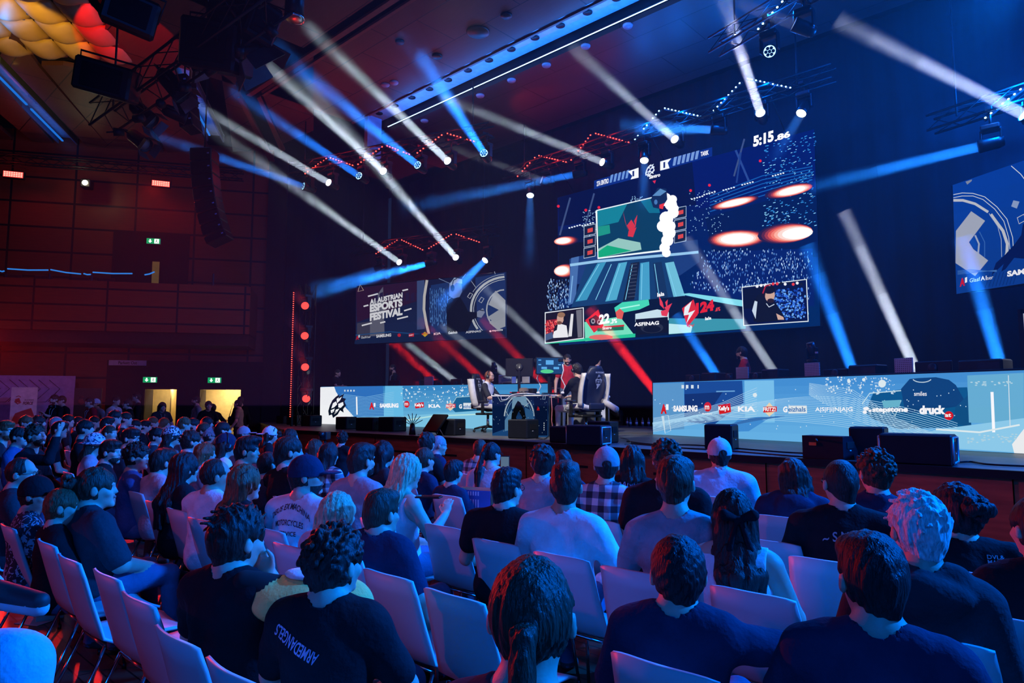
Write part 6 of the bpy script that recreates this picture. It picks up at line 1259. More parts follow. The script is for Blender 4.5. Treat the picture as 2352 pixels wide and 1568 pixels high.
def jerseymat():
    m = bpy.data.materials.new('jersey'); m.use_nodes = True; nt = m.node_tree; b = nt.nodes['Principled BSDF']; b.inputs['Roughness'].default_value = .8
    tc = nt.nodes.new('ShaderNodeTexCoord'); sp = nt.nodes.new('ShaderNodeSeparateXYZ'); nt.links.new(tc.outputs['Object'], sp.inputs[0])
    ab = nt.nodes.new('ShaderNodeMath'); ab.operation = 'ABSOLUTE'; nt.links.new(sp.outputs[0], ab.inputs[0]); g = nt.nodes.new('ShaderNodeMath'); g.operation = 'GREATER_THAN'; g.inputs[1].default_value = .135; nt.links.new(ab.outputs[0], g.inputs[0])
    g2 = nt.nodes.new('ShaderNodeMath'); g2.operation = 'LESS_THAN'; g2.inputs[1].default_value = -.06; nt.links.new(sp.outputs[1], g2.inputs[0]); mx = nt.nodes.new('ShaderNodeMath'); mx.operation = 'MAXIMUM'; nt.links.new(g.outputs[0], mx.inputs[0]); nt.links.new(g2.outputs[0], mx.inputs[1])
    rp = nt.nodes.new('ShaderNodeValToRGB'); rp.color_ramp.interpolation = 'CONSTANT'; rp.color_ramp.elements[0].color = (.75, .75, .74, 1); rp.color_ramp.elements[1].position = .5; rp.color_ramp.elements[1].color = (.012, .012, .015, 1)
    nt.links.new(mx.outputs[0], rp.inputs[0]); nt.links.new(rp.outputs[0], b.inputs['Base Color']); return m
def off(p, yaw, x, y, z): return Vector(p) + Matrix.Rotation(yaw, 3, 'Z') @ Vector((x, y, z))
person('bearded player with headphones in black-white jersey, seated facing right', off(p1, yaw1, 0, .04, 1.22), yaw=yaw1, hair='receding', hc='red', shirt=jerseymat(), sleeve=.8, skin='fair', arms=('desk', 'desk'), q=2, beard=True, torso=yaw1, extra=(('headset',), ('glasses',)), floor=SZ, pants='charcoal', seed=4, hroll=0)
person('player with black headset and pale trousers, seated in the navy chair', off(p2, yaw2, 0, .26, 1.24), yaw=yaw2, hair='side', hc='black', shirt='black', sleeve=.8, skin='fair', arms=('desk', 'desk'), q=2, torso=yaw2, extra=(('headset',),), floor=SZ, pants='white', seed=5)
# player table: light grey top, picture panels at the front
tA, tB = onz(1135, 1001, SZ), onz(1258, 1004, SZ)
tb = empty('player_table', (-9.3, 10.1, SZ), 0, 'player table with a printed front panel showing a dark winged figure', 'table')
TA = onz(1131, 1000, SZ); TB = onz(1259, 1004, SZ); tux = (TB - TA).normalized(); tn = tux.cross(Vector((0, 0, 1)))
tb.location = (TA + TB) / 2; o_ = tb.location
TBK = TB - tn * 1.05
S = Screen(TA - o_ * 0, tux, (0, 0, 1))
mb = MB(); Mx = Matrix([tux, -tn, Vector((0, 0, 1))]).transposed(); LT = (TB - TA).length
mb.box((TA + TB) / 2 - o_ - tn * .03 + Vector((0, 0, .39)), (LT, .05, .74), Mx, bev=.005); mb.build('front_panel', [mat('panel navy', (.02, .05, .12), .3)], tb)
mb = MB(); mb.box((TA + TB) / 2 - o_ - tn * .35 + Vector((0, 0, .775)), (LT + .06, .72, .035), Mx, bev=.008); mb.build('tabletop', [whitep], tb)
for k, q_ in enumerate((TA - tn * .65 + tux * .1, TB - tn * .65 - tux * .1)): mb = MB(); mb.box(q_ - o_ + Vector((0, 0, .38)), (.06, .06, .76), Mx); mb.build('leg', [blackm], tb)
z_ = .80
S.grad((1131, 1001), (1259, 1005), (1259, 905), (1131, 905), S3(40, 100, 170), S3(10, 30, 80), 6)
S.poly([(1132, 908), (1160, 907), (1160, 985), (1132, 995)], S3(12, 40, 92)); S.poly([(1226, 907), (1258, 907), (1258, 1000), (1232, 1000)], S3(10, 30, 72)); S.line(arc(1193, 960, 34, 52, 5, 175, 18), 3, S3(220, 240, 255)); S.line(arc(1193, 960, 29, 46, 5, 175, 18), 1.2, S3(120, 180, 230))
S.poly([(1178, 912), (1208, 910), (1214, 935), (1196, 928), (1176, 940)], S3(150, 200, 235)); S.poly([(1160, 965), (1176, 940), (1180, 985), (1160, 990)], S3(110, 170, 220)); S.poly([(1206, 935), (1226, 945), (1226, 990), (1210, 985)], S3(60, 120, 180))
S.poly([(1174, 973), (1176, 950), (1184, 930), (1190, 920), (1196, 924), (1204, 940), (1209, 960), (1206, 975), (1196, 973), (1200, 958), (1192, 944), (1186, 958), (1190, 975), (1180, 974)], S3(14, 18, 26)); S.poly([(1180, 968), (1192, 964), (1194, 974), (1180, 975)], S3(10, 12, 18))
for _ in range(60): x, y = rs.uniform(1133, 1257), rs.uniform(908, 998); S.ell(x, y, .8, .8, S3(190, 220, 245), 5)
for a, b in (((1144, 908), (1152, 922)), ((1152, 922), (1166, 918)), ((1166, 918), (1180, 910)), ((1170, 955), (1162, 940)), ((1217, 925), (1206, 934))): S.line([a, b], 1, S3(220, 240, 250))
S.poly([(1235, 942), (1238, 932), (1242, 942)], S3(225, 30, 40)); S.line([(1250, 909), (1255, 909), (1254, 917), (1249, 917)], 1.4, S3(190, 220, 250), True)
for k in range(4): S.poly([(1251, 970 + k * 5), (1253, 970 + k * 5), (1253, 973 + k * 5), (1251, 973 + k * 5)], S3(230, 240, 250))
S.p0 = S.p0
me_v = S.v
S.v = [tuple(Vector(v) - o_ + tn * .004) for v in S.v]; S._mk('glowing_print', S.v, S.f, S.c, screenmat('screen light 0.45 1', True, .45), tb)  # print given its own glow instead of being lit
# second table (grey) between the players, with the monitors
T2 = empty('monitor_table', (-8.95, 10.85, SZ), math.atan2(tux.y, tux.x), 'white-topped grey side table between the two players', 'table')
mb = MB(); mb.box((.35, 0, .76), (1.5, .62, .04), bev=.01); mb.build('tabletop', [whitep], T2); mb = MB(); mb.box((.75, -.28, .37), (.6, .04, .74)); mb.build('front_panel', [mat('grey panel', (.22, .22, .23), .6)], T2)
for x in (-.35, 1.05): mb = MB(); mb.box((x, .25, .37), (.05, .05, .74)); mb.build('leg', [blackm], T2)
def monitor(p, yaw, w_, h_, label, screen=None, zc=.30, group='monitors on the stage', stand=True, cat='monitor'):
    """screen side faces local -Y"""
    r_ = empty('monitor', p, yaw, label, cat, group); m_ = MB(); m_.box((0, 0, zc), (w_, .04, h_), bev=.012); m_.build('casing', [blackp], r_)
    m_ = MB(); m_.lathe([(0, 0), (.075, 0), (.06, .03), (0, .03)], (0, .02, zc), 18, M=Matrix.Rotation(R(-90), 3, 'X')); m_.build('rear_hub', [mat('hub grey', (.03, .03, .035), .3)], r_)
    m_ = MB(); m_.box((0, -.022, zc), (w_ - .03, .004, h_ - .03)); m_.build('screen', [screen or mat('dark glass', (.006, .008, .014), .08)], r_)
    if stand: m_ = MB(); m_.box((0, .03, zc / 2), (.05, .03, zc), bev=.008); m_.box((0, .0, .01), (.26, .20, .02), bev=.008); m_.build('stand', [blackp], r_)
    return r_
TT = SZ + .80
q = ond(1193, 880, 12.75); monitor((q.x, q.y, SZ + .795), YAW + R(170), .52, .34, 'black monitor seen from behind, standing between the players', zc=.50)
q = ond(1262, 862, 12.2); mon = monitor((q.x, q.y, SZ + .795), YAW + R(8), .50, .31, 'monitor with the game picture, facing the audience between the players', glow('game screen', (.02, .10, .30), .6, True), zc=.50)
sg = MB()
for x, z, a, b in ((0, .56, .14, .08), (-.18, .60, .05, .02), (.18, .60, .05, .02), (-.18, .52, .05, .02), (.18, .52, .05, .02), (-.1, .46, .1, .04), (.12, .46, .1, .04)): sg.box((x, -.028, z), (a, .003, b))
sg.build('game_windows', [glow('game blue', (.12, .45, .9), .9)], mon); sg = MB(); sg.lathe([(0, 0), (.12, 0), (.12, .003), (0, .003)], (-.05, -.030, .40), 16, M=Matrix.Diagonal((1, 1, .3)) @ Matrix.Rotation(R(90), 3, 'X')); sg.build('game_floor', [glow('game green', (.1, .7, .3), .9)], mon)
def clamp_lamp(px, pz, label, col):
    q = ond(px[0], px[1], pz); r_ = empty('arm_microphone', (q.x, q.y, SZ + .795), YAW, label, 'clip lamp', 'clip-on arms at the table'); m_ = MB(); m_.box((0, 0, .02), (.06, .06, .04), bev=.01); m_.tube([(0, 0, .02), (.05, 0, .14), (-.02, 0, .28), (.02, 0, .42), (.0, 0, .58)], .010, 8); m_.build('arm', [col], r_)
    m_ = MB(); m_.box((-.03, -.03, .60), (.09, .05, .06), bev=.012); m_.build('lamp_head', [blackp], r_)
clamp_lamp((1236, 900), 12.3, 'bent white clip-on arm left of the game monitor', whitep); clamp_lamp((1292, 905), 12.2, 'bent white clip-on arm right of the game monitor', whitep)
# hat, cables and controllers on the table
q = ond(1203, 897, 12.45); r_ = empty('felt_hat', (q.x, q.y, SZ + .80), 0, 'grey-brown brimmed hat lying on the printed player table', 'hat'); m_ = MB(); m_.lathe([(0, .105), (.05, .11), (.085, .09), (.095, .02), (.15, .008), (.155, 0), (0, 0)], seg=24); m_.build('hat_body', [mat('felt', (.12, .09, .08), .9)], r_); m_ = MB(); m_.lathe([(.096, .014), (.099, .02), (.098, .045), (.094, .045)], seg=24); m_.build('hat_band', [blackp], r_)
q = ond(1183, 901, 12.4); r_ = empty('game_controller', (q.x, q.y, SZ + .80), .4, 'dark game controller with red grips beside the hat', 'controller'); m_ = MB(); m_.box((0, 0, .02), (.12, .07, .035), bev=.015); m_.build('body', [blackp], r_); m_ = MB(); m_.box((-.07, -.02, .02), (.035, .08, .03), bev=.012); m_.box((.07, -.02, .02), (.035, .08, .03), bev=.012); m_.build('grip', [mat('red rubber', (.5, .02, .03), .5)], r_)
q = ond(1222, 900, 12.5); m_ = MB(); m_.box((0, 0, .05), (.16, .12, .10), bev=.01); tag(m_.build('capture_box', [blackp], None, (q.x, q.y, SZ + .80)), 'small black box on the table right of the brimmed hat', 'box')
m_ = MB(); pts = [ond(x, y, 12.15) for x, y in ((1135, 905), (1150, 908), (1152, 918), (1163, 917), (1176, 906), (1190, 904), (1210, 903), (1230, 905))]; m_.tube(pts, .008, 6); tag(m_.build('cable', [whitep]), 'white controller cable hanging over the front of the player table', 'cable')
m_ = MB(); pts = [ond(x, y, 12.0) for x, y in ((1266, 908), (1268, 940), (1267, 965), (1270, 985), (1275, 996))]; m_.tube(pts, .008, 6); tag(m_.build('cable', [mat('pink cable', (.5, .15, .15), .5)]), 'pinkish cable hanging beside the grey table panel', 'cable')
# white pillar box with red foot, red crate
q = onz(1376, 1000, SZ); q = q + HF * 1.0; r_ = empty('display_column', (q.x, q.y, SZ), YAW, 'white pillar with a red foot behind the navy gaming chair', 'display'); m_ = MB(); m_.box((.1, 0, .68), (.45, .3, .96), bev=.03); m_.build('column_body', [whitep], r_); m_ = MB(); m_.box((.1, 0, .11), (.45, .3, .20), bev=.01); m_.build('foot', [mat('red lacquer', (.65, .01, .015), .4)], r_)
q = onz(1360, 1003, SZ); r_ = empty('paper_bag', (q.x, q.y, SZ), YAW, 'red paper bag beside the casters of the navy gaming chair', 'bag'); m_ = MB(); m_.box((0, 0, .13), (.24, .14, .26), bev=.006); m_.build('bag_body', [mat('red paper', (.7, .05, .05), .6)], r_)
m_ = MB(); m_.tube([(-.06, -.06, .26), (-.04, -.07, .31), (.04, -.07, .31), (.06, -.06, .26)], .004, 5); m_.build('handle', [blackp], r_)
q = ond(1372, 853, 13.35); m_ = MB(); m_.lathe([(0, -.16), (.02, -.16), (.035, .0), (.04, .12), (.02, .14), (0, .14)], (0, 0, 0), 8); m_.prism([(-.03, 0, .12), (.05, 0, .12), (.07, 0, .22), (.03, 0, .17)], (0, .03, 0)); tr_ = m_.build('trophy', [mat('trophy glass', (.5, .3, .28), .1, .5)], None, q - Vector((0, 0, .0))); tag(tr_, 'shiny jagged trophy sticking up behind the navy gaming chair', 'trophy')
m_ = MB(); q2 = Vector((q.x, q.y, SZ)); m_.box(q2 + Vector((0, 0, (q.z - .16 - SZ) / 2)), (.10, .10, q.z - .16 - SZ), bev=.01); m_.box(q2 + Vector((0, 0, .01)), (.3, .3, .02)); tag(m_.build('trophy_stand', [blackm]), 'dark stand holding up the jagged trophy', 'stand')
# rolled white tube lying against the pillar
a, b = ond(1392, 925, 12.4), ond(1416, 940, 12.1); r_ = empty('poster_tube', a, 0, 'white cardboard tube leaning out right of the pillar', 'tube'); m_ = MB(); m_.tube([Vector((0, 0, 0)) - (b - a) * .3, b - a], .055, 16); m_.build('tube_body', [whitep], r_)
m_ = MB(); m_.lathe([(0, 0), (.045, 0), (.045, .004), (0, .004)], b - a, 16, M=(b - a).to_track_quat('Z', 'Y').to_matrix()); m_.build('end_cap', [mat('tube cap', (.5, .5, .52), .4)], r_)
# small things on the desk tops
def deskbase(x, y, z=SZ + 1.0, n=None): return onz(x, y, z)
perf = bpy.data.materials.new('perforated panel'); perf.use_nodes = True; nt = perf.node_tree; b = nt.nodes['Principled BSDF']; b.inputs['Roughness'].default_value = .5; tc = nt.nodes.new('ShaderNodeTexCoord'); sp = nt.nodes.new('ShaderNodeSeparateXYZ'); nt.links.new(tc.outputs['Object'], sp.inputs[0]); ms = []
for ax in (0, 2):
    m1 = nt.nodes.new('ShaderNodeMath'); m1.operation = 'PINGPONG'; m1.inputs[1].default_value = .014; nt.links.new(sp.outputs[ax], m1.inputs[0]); m2 = nt.nodes.new('ShaderNodeMath'); m2.operation = 'LESS_THAN'; m2.inputs[1].default_value = .0062; nt.links.new(m1.outputs[0], m2.inputs[0]); ms.append(m2)
mm = nt.nodes.new('ShaderNodeMath'); mm.operation = 'MULTIPLY'; nt.links.new(ms[0].outputs[0], mm.inputs[0]); nt.links.new(ms[1].outputs[0], mm.inputs[1]); rp = nt.nodes.new('ShaderNodeValToRGB'); rp.color_ramp.elements[0].color = (.72, .72, .74, 1); rp.color_ramp.elements[1].color = (.08, .08, .10, 1); rp.color_ramp.interpolation = 'CONSTANT'; rp.color_ramp.elements[1].position = .5; nt.links.new(mm.outputs[0], rp.inputs[0]); nt.links.new(rp.outputs[0], b.inputs['Base Color'])
def ondesk(px, dn, root='R'):
    """a point on a desk top, dn metres behind its LED front"""
    if root == 'R': p0_, n_ = rdL, rn
    else: p0_, n_ = ldL, ln_
    q = onpl(px, 880, p0_ - n_ * dn, n_); return Vector((q.x, q.y, SZ + 1.0)), math.atan2(-n_.x, n_.y) if False else math.atan2((rdE - rdL).y, (rdE - rdL).x) if root == 'R' else math.atan2((ldR - ldL).y, (ldR - ldL).x)
def desk_panel(px, w_, top, root, label):
    q, an = ondesk(px, .3, root); D = (q - EYE).dot(HF); zt = ond(px, top, D).z; m_ = MB(); m_.box((0, 0, (zt - q.z) / 2), (w_, .03, zt - q.z), bev=.004); r_ = m_.build('perforated_panel', [perf], None, q, an); tag(r_, label, 'panel', 'perforated white panels on the desks'); f = MB(); f.box((0, .06, .01), (w_, .14, .02)); f.build('foot', [whitep], r_)
desk_panel(1706, .27, 843, 'R', 'white perforated panel in front of the person in the red shirt, right desk'); desk_panel(1867, .27, 833, 'R', 'white perforated panel below the standing camera, middle of the right desk'); desk_panel(2078, .26, 822, 'R', 'white perforated panel at the foot of the brightest white beam')
desk_panel(985, .34, 865, 'L', 'white perforated panel on the middle of the left desk'); desk_panel(1208, .22, 861, 'L', 'white perforated panel on the left desk, right of the black monitor')
def desk_mon(px, top, w_, root, label, kind='m'):
    q, an = ondesk(px, .35, root); D = (q - EYE).dot(HF); zt = ond(px, top, D).z; h_ = zt - q.z
    if kind == 'm': monitor(q, an + math.pi, w_, max(.12, h_ * .9), label, zc=h_ * .55, group='monitors on the stage desks')
    else:
        r_ = empty('computer_case', q, an, label, 'computer', 'black computer cases on the stage desks'); m_ = MB(); m_.box((0, 0, h_ / 2), (w_, .32, h_), bev=.02); m_.build('case_body', [blackp], r_); m_ = MB(); m_.box((w_ * .2, -.165, h_ * .5), (w_ * .5, .006, h_ * .6)); m_.build('side_window', [mat('case grey', (.04, .045, .055), .2)], r_)
for a in ((1592, 860, .38, 'R', 'black monitor at the left end of the right desk', 'm'), (1640, 856, .36, 'R', 'black computer case between the first monitor and the perforated panel', 'c'), (1675, 857, .16, 'R', 'small rounded black monitor left of the red-shirted person', 'm'), (1738, 855, .36, 'R', 'black monitor right of the red-shirted person', 'm'), (1782, 848, .36, 'R', 'black computer case at the foot of the white beam crossing the video wall', 'c'),
          (1921, 847, .44, 'R', 'wide black monitor right of the camera on the right desk', 'm'), (1995, 838, .46, 'R', 'black computer case left of the brightest beam', 'c'), (2146, 829, .50, 'R', 'wide black monitor right of the brightest beam', 'm'), (2265, 826, .54, 'R', 'large black computer case near the right end of the right desk', 'c'),
          (905, 873, .5, 'L', 'low black monitor in front of the bearded staff member, left desk', 'm'), (965, 872, .3, 'L', 'small black case left of the perforated panel on the left desk', 'c'), (1007, 873, .36, 'L', 'low black monitor right of the perforated panel on the left desk', 'm'), (1048, 870, .4, 'L', 'black monitor left of the bearded player', 'm')): desk_mon(*a)
# rack of little flags / bottles behind player one, and bottles on the floor
q, an = ondesk(1165, .4, 'L'); r_ = empty('shelf_display', q, an, 'small white rack of blue-white bottles behind the bearded player', 'rack'); m_ = MB(); m_.box((0, 0, .01), (.42, .16, .02)); m_.box((0, 0, .16), (.42, .16, .015)); m_.box((0, 0, .32), (.42, .16, .015)); m_.box((-.21, 0, .17), (.015, .16, .34)); m_.box((.21, 0, .17), (.015, .16, .34)); m_.build('rack_frame', [whitep], r_)
bot = MB(); bot.lathe([(0, 0), (.017, 0), (.018, .07), (.008, .09), (.008, .11), (0, .11)], seg=10); bme = bot.mesh('bottle', [mat('bottle blue', (.25, .4, .6), .2)])
for k in range(2):
    for i in range(9): tag(link('bottle', bme, None, q + Matrix.Rotation(an, 3, 'Z') @ Vector((-.17 + i * .042, 0, .02 + k * .15))), 'small blue-white bottle in the rack behind the bearded player', 'bottle', 'bottles in the small rack')
bot = MB(); bot.lathe([(0, 0), (.035, 0), (.036, .16), (.014, .20), (.014, .24), (0, .24)], seg=12); bme2 = bot.mesh('water_bottle', [mat('bottle clear', (.10, .12, .14), .15)]); bot = MB(); bot.lathe([(.0365, .06), (.037, .06), (.037, .12), (.0365, .12)], seg=12); bl = bot.mesh('paper_label', [whitep])
for i in range(11):
    p = onz(1441 + i * 7.0, 977 + (i % 2) * 2, SZ); o = link('water_bottle', bme2, None, p); link('paper_label', bl, o); tag(o, 'dark water bottle in the row on the stage floor left of the right desk', 'bottle', 'water bottles on the stage floor')
# standing camera on the right desk, camera by player one
def ptz(q, an, s_, label):
    r_ = empty('stage_camera', q, an, label, 'camera', 'cameras on the stage desks'); r_.scale = (s_, s_, s_); m_ = MB(); m_.lathe([(0, 0), (.09, 0), (.09, .04), (.05, .06), (0, .06)], seg=18); m_.build('base', [blackp], r_); m_ = MB(); m_.box((-.08, 0, .15), (.03, .08, .20), bev=.01); m_.box((.08, 0, .15), (.03, .08, .20), bev=.01); m_.build('yoke', [blackp], r_); m_ = MB(); m_.lathe([(0, -.10), (.06, -.10), (.07, .0), (.065, .12), (0, .12)], (0, 0, .22), 16, M=Matrix.Rotation(R(20), 3, 'X')); m_.build('camera_head', [mat('camera metal', (.04, .045, .05), .3, .4)], r_)
    m_ = MB(); m_.box((.10, -.03, .16), (.05, .02, .03)); m_.build('badge', [whitep], r_)
q, an = ondesk(1868, .55); D = (q - EYE).dot(HF); ptz(ond(1866, 832, D), an, 1.0, 'black camera on a mount above the middle perforated panel'); m_ = MB(); z1 = ond(1866, 832, D).z; m_.box((q.x, q.y, (q.z + z1) / 2), (.12, .12, z1 - q.z - .005), bev=.01); tag(m_.build('camera_pedestal', [blackm]), 'dark pedestal under the camera on the right desk', 'stand')
q, an = ondesk(1135, .3, 'L'); D = (q - EYE).dot(HF); p = ond(1135, 858, D); ptz(p, an, .85, 'black camera on a mount just behind the bearded player'); m_ = MB(); m_.box((q.x, q.y, (q.z + p.z) / 2), (.08, .08, p.z - q.z - .005)); tag(m_.build('camera_pedestal', [blackm]), 'dark pedestal under the camera behind the bearded player', 'stand')
# speakers and flight cases along the stage edge
def wedge(px, py, w_, d_, h_, rz, label, kind='box', col=None):
    q = onz(px, py, SZ); r_ = empty('floor_speaker', (q.x, q.y, SZ), rz, label, 'speaker', 'speakers and cases along the stage edge'); bd = mat('speaker lacquer', (.006, .008, .014), .5, spec=.25) if col is None else col
    m_ = MB()
    if kind == 'wedge': m_.prism([(-w_ / 2, -d_ / 2, 0), (-w_ / 2, d_ / 2, 0), (-w_ / 2, d_ / 2, h_ * .35), (-w_ / 2, d_ * .1, h_), (-w_ / 2, -d_ / 2, h_)], (w_, 0, 0))
    else: m_.box((0, 0, h_ / 2), (w_, d_, h_), bev=.018)
    m_.build('cabinet', [bd], r_)
    m_ = MB(); m_.box((w_ / 2 + .003, 0, h_ * .62), (.008, d_ * .5, h_ * .28)); m_.build('handle_recess', [mat('recess', (.002, .002, .003), .8)], r_)
    m_ = MB(); m_.box((w_ / 2 + .008, -d_ * .05, h_ * .40), (.004, .035, .010)); m_.build('badge', [whitep], r_)
    m_ = MB(); m_.box((0, d_ / 2 + .003 if kind != 'wedge' else d_ / 2, h_ * .15 if kind == 'wedge' else h_ / 2), (w_ * .9, .006, h_ * (.28 if kind == 'wedge' else .86))); m_.build('grille', [mat('grille cloth', (.02, .02, .022), .9)], r_)
    if kind == 'case':
        for sx in (-1, 1):
            m_ = MB(); m_.tube([(sx * w_ / 2, -d_ / 2 + .02, .03), (sx * w_ / 2, -d_ / 2 + .02, h_ - .03), (sx * w_ / 2, d_ / 2 - .02, h_ - .03), (sx * w_ / 2, d_ / 2 - .02, .03), (sx * w_ / 2, -d_ / 2 + .02, .03)], .014, 6); m_.build('rail', [mat('steel rail', (.35, .38, .42), .35, .6)], r_)
    return r_
for a in ((795, 985, .42, .34, .30, .1, 'black box speaker in front of the white dragon picture', 'box'), (852, 988, .62, .42, .30, .1, 'wide low black speaker right of the first box on the stage edge', 'box'), (901, 990, .50, .42, .32, .12, 'black speaker with a slanted side, left of the pen-like stand', 'box'),
          (1037, 999, .45, .36, .32, .15, 'black box speaker left below the bearded player', 'box'), (1202, 1006, .42, .40, .34, .15, 'black box speaker in front of the printed player table', 'box'), (1305, 1016, .50, .36, .26, .1, 'low blue-lit equipment case at the navy chair', 'box'), (1385, 1016, .42, .3, .34, .1, 'black case standing behind the long low one', 'box'),
          (1352, 1022, .58, .36, .30, .2, 'long low black equipment case below the navy chair', 'case'), (1658, 1031, .38, .32, .34, .15, 'black box speaker behind the man in the light cap', 'box'), (1907, 1053, .46, .36, .26, -.12, 'black wedge speaker with an orange sticker', 'wedge'),
          (1998, 1053, .36, .30, .36, .1, 'upright black speaker right of the wedge', 'box'), (2110, 1065, .66, .34, .31, .05, 'long black case with silver rails, rightmost on the stage edge', 'case'), (682, 975, .5, .4, .28, .1, 'dark speaker at the foot of the red uplight', 'box'), (716, 978, .44, .38, .30, .0, 'dark speaker left of the white dragon picture', 'box'), (655, 972, .4, .4, .24, .1, 'dark case at the left corner of the stage', 'box')): wedge(*a)
q = onz(1907, 1053, SZ); m_ = MB(); m_.box((q.x - .12, q.y - .19, SZ + .17), (.08, .01, .035)); tag(m_.build('sticker', [mat('orange sticker', (.8, .15, .03), .5)]), 'orange sticker on the back of the wedge speaker', 'sticker')
# stand bouquet of rods and a tilted monitor by the stage edge
q = onz(947, 998, SZ); r_ = empty('rod_stand', (q.x, q.y, SZ), 0, 'black stand with spreading rods near the tilted screen', 'stand'); m_ = MB(); m_.tube([(0, 0, 0), (0, 0, .20)], [.07, .05], 12); m_.build('holder', [blackp], r_)
m_ = MB()
for k in range(7): a = R(-70 + k * 23); v = RT * math.sin(a) * .22 + Vector((0, 0, math.cos(a) * .22 + .02)); m_.tube([Vector((0, 0, .19)), Vector((0, 0, .19)) + v], .008, 6)
m_.build('rods', [blackp], r_)
q = onz(1000, 1000, SZ); r_ = empty('prompter_screen', (q.x, q.y, SZ), YAW + R(-50), 'black screen leaning back on the stage edge, facing the players', 'monitor'); m_ = MB(); m_.box((0, 0, .24), (.50, .05, .42), Matrix.Rotation(R(-38), 3, 'X'), bev=.012); m_.build('casing', [mat('matt black', (.006, .006, .008), .7, spec=.1)], r_); m_ = MB(); m_.tube([(-.1, .12, 0), (-.1, -.02, .2)], .012, 6); m_.tube([(.1, .12, 0), (.1, -.02, .2)], .012, 6); m_.build('prop', [chrome], r_)
def floor_cable(pts, label, rad=.011, m_=None, z=.0):
    mb = MB(); P_ = [onz(x, y, SZ + .014 + dz_) for x, y, dz_ in [(p + (0,))[:3] for p in pts]]; S_ = []
    for i in range(len(P_) - 1):
        a, b, c, d = P_[max(0, i - 1)], P_[i], P_[i + 1], P_[min(len(P_) - 1, i + 2)]
        for k in range(5): t = k / 5; S_.append(.5 * ((2 * b) + (c - a) * t + (2 * a - 5 * b + 4 * c - d) * t * t + (3 * b - a - 3 * c + d) * t ** 3))
    S_.append(P_[-1]); mb.tube(S_, rad, 6); tag(mb.build('cable', [m_ or blackp]), label, 'cable', 'cables on the stage floor')
floor_cable([(1440, 1013), (1500, 1020), (1600, 1022), (1700, 1030), (1800, 1038), (1862, 1041)], 'long black cable across the stage floor left of the wedge speaker'); floor_cable([(1450, 1018), (1560, 1028), (1650, 1033), (1760, 1042), (1850, 1047), (1868, 1030, .0), (1856, 1006, .12), (1868, 1000, .22), (1876, 1012, .2)], 'black cable looping up into the wedge speaker')
floor_cable([(2190, 1062), (2230, 1060), (2270, 1066), (2352, 1070), (2400, 1072)], 'black cable running right from the silver-railed case'); floor_cable([(960, 998), (975, 992), (990, 1000), (980, 1004), (965, 1002)], 'tangle of thin cable by the tilted screen', .006); floor_cable([(1230, 1006), (1250, 1008), (1262, 1000), (1275, 1012), (1290, 1010)], 'thin cable loop between the speaker and the equipment case', .007)
floor_cable([(1425, 1005), (1440, 1008), (1448, 1016), (1435, 1020)], 'short curled cable right of the long low case', .006)
# frame at the far right
q = ond(2352, 835, 9.6); m_ = MB(); m_.box((0, 0, 0), (.06, .06, .9)); m_.box((.3, 0, .42), (.6, .06, .06)); fr_ = m_.build('display_frame', [blackm], None, (q.x, q.y, 2.05 + .45 - .0)); tag(fr_, 'dark-framed lit display at the right end of the right desk', 'display'); m_ = MB(); m_.box((.3, .01, 0), (.54, .02, .8)); m_.build('display_face', [glow('display face', (.55, .6, .75), .8)], fr_)
# ---- people standing on the stage
def stand_on(px, py, D, **k): return ond(px, py, D)
person('standing person in dark t-shirt with folded arms at the left end of the left desk', ond(776, 857, 22.2), yaw=R(-70), hair='short', shirt='black', skin='fair', arms=('fold', 'fold'), standing=True, floor=SZ, q=1, torso=R(-60), seed=21, nostretch=False)
person('standing bearded person in black with a lanyard behind the left desk', ond(902, 845, 22.6), yaw=R(-20) + math.pi, hair='short', shirt='black', sleeve=1.6, skin='fair', arms=('down', 'down'), standing=True, floor=SZ, q=1, beard=True, extra=(('lanyard',), ('glasses',)), seed=22)
person('standing person in red jersey behind the white clip-on arm, facing the audience', ond(1303, 826, 15.6), yaw=YAW + math.pi, hair='short', hc='black', shirt='red', skin='fair', arms=('down', 'down'), standing=True, floor=SZ, q=1, beard=True, extra=(('glasses',),), seed=23)
person('bearded person in red jersey standing behind the right desk, looking left', ond(1703, 811, 13.0), yaw=R(95), hair='short', hc='black', shirt='red', skin='fair', arms=('down', 'down'), standing=True, floor=SZ, q=2, beard=True, extra=(('glasses',),), seed=24, torso=R(110), s=.97)

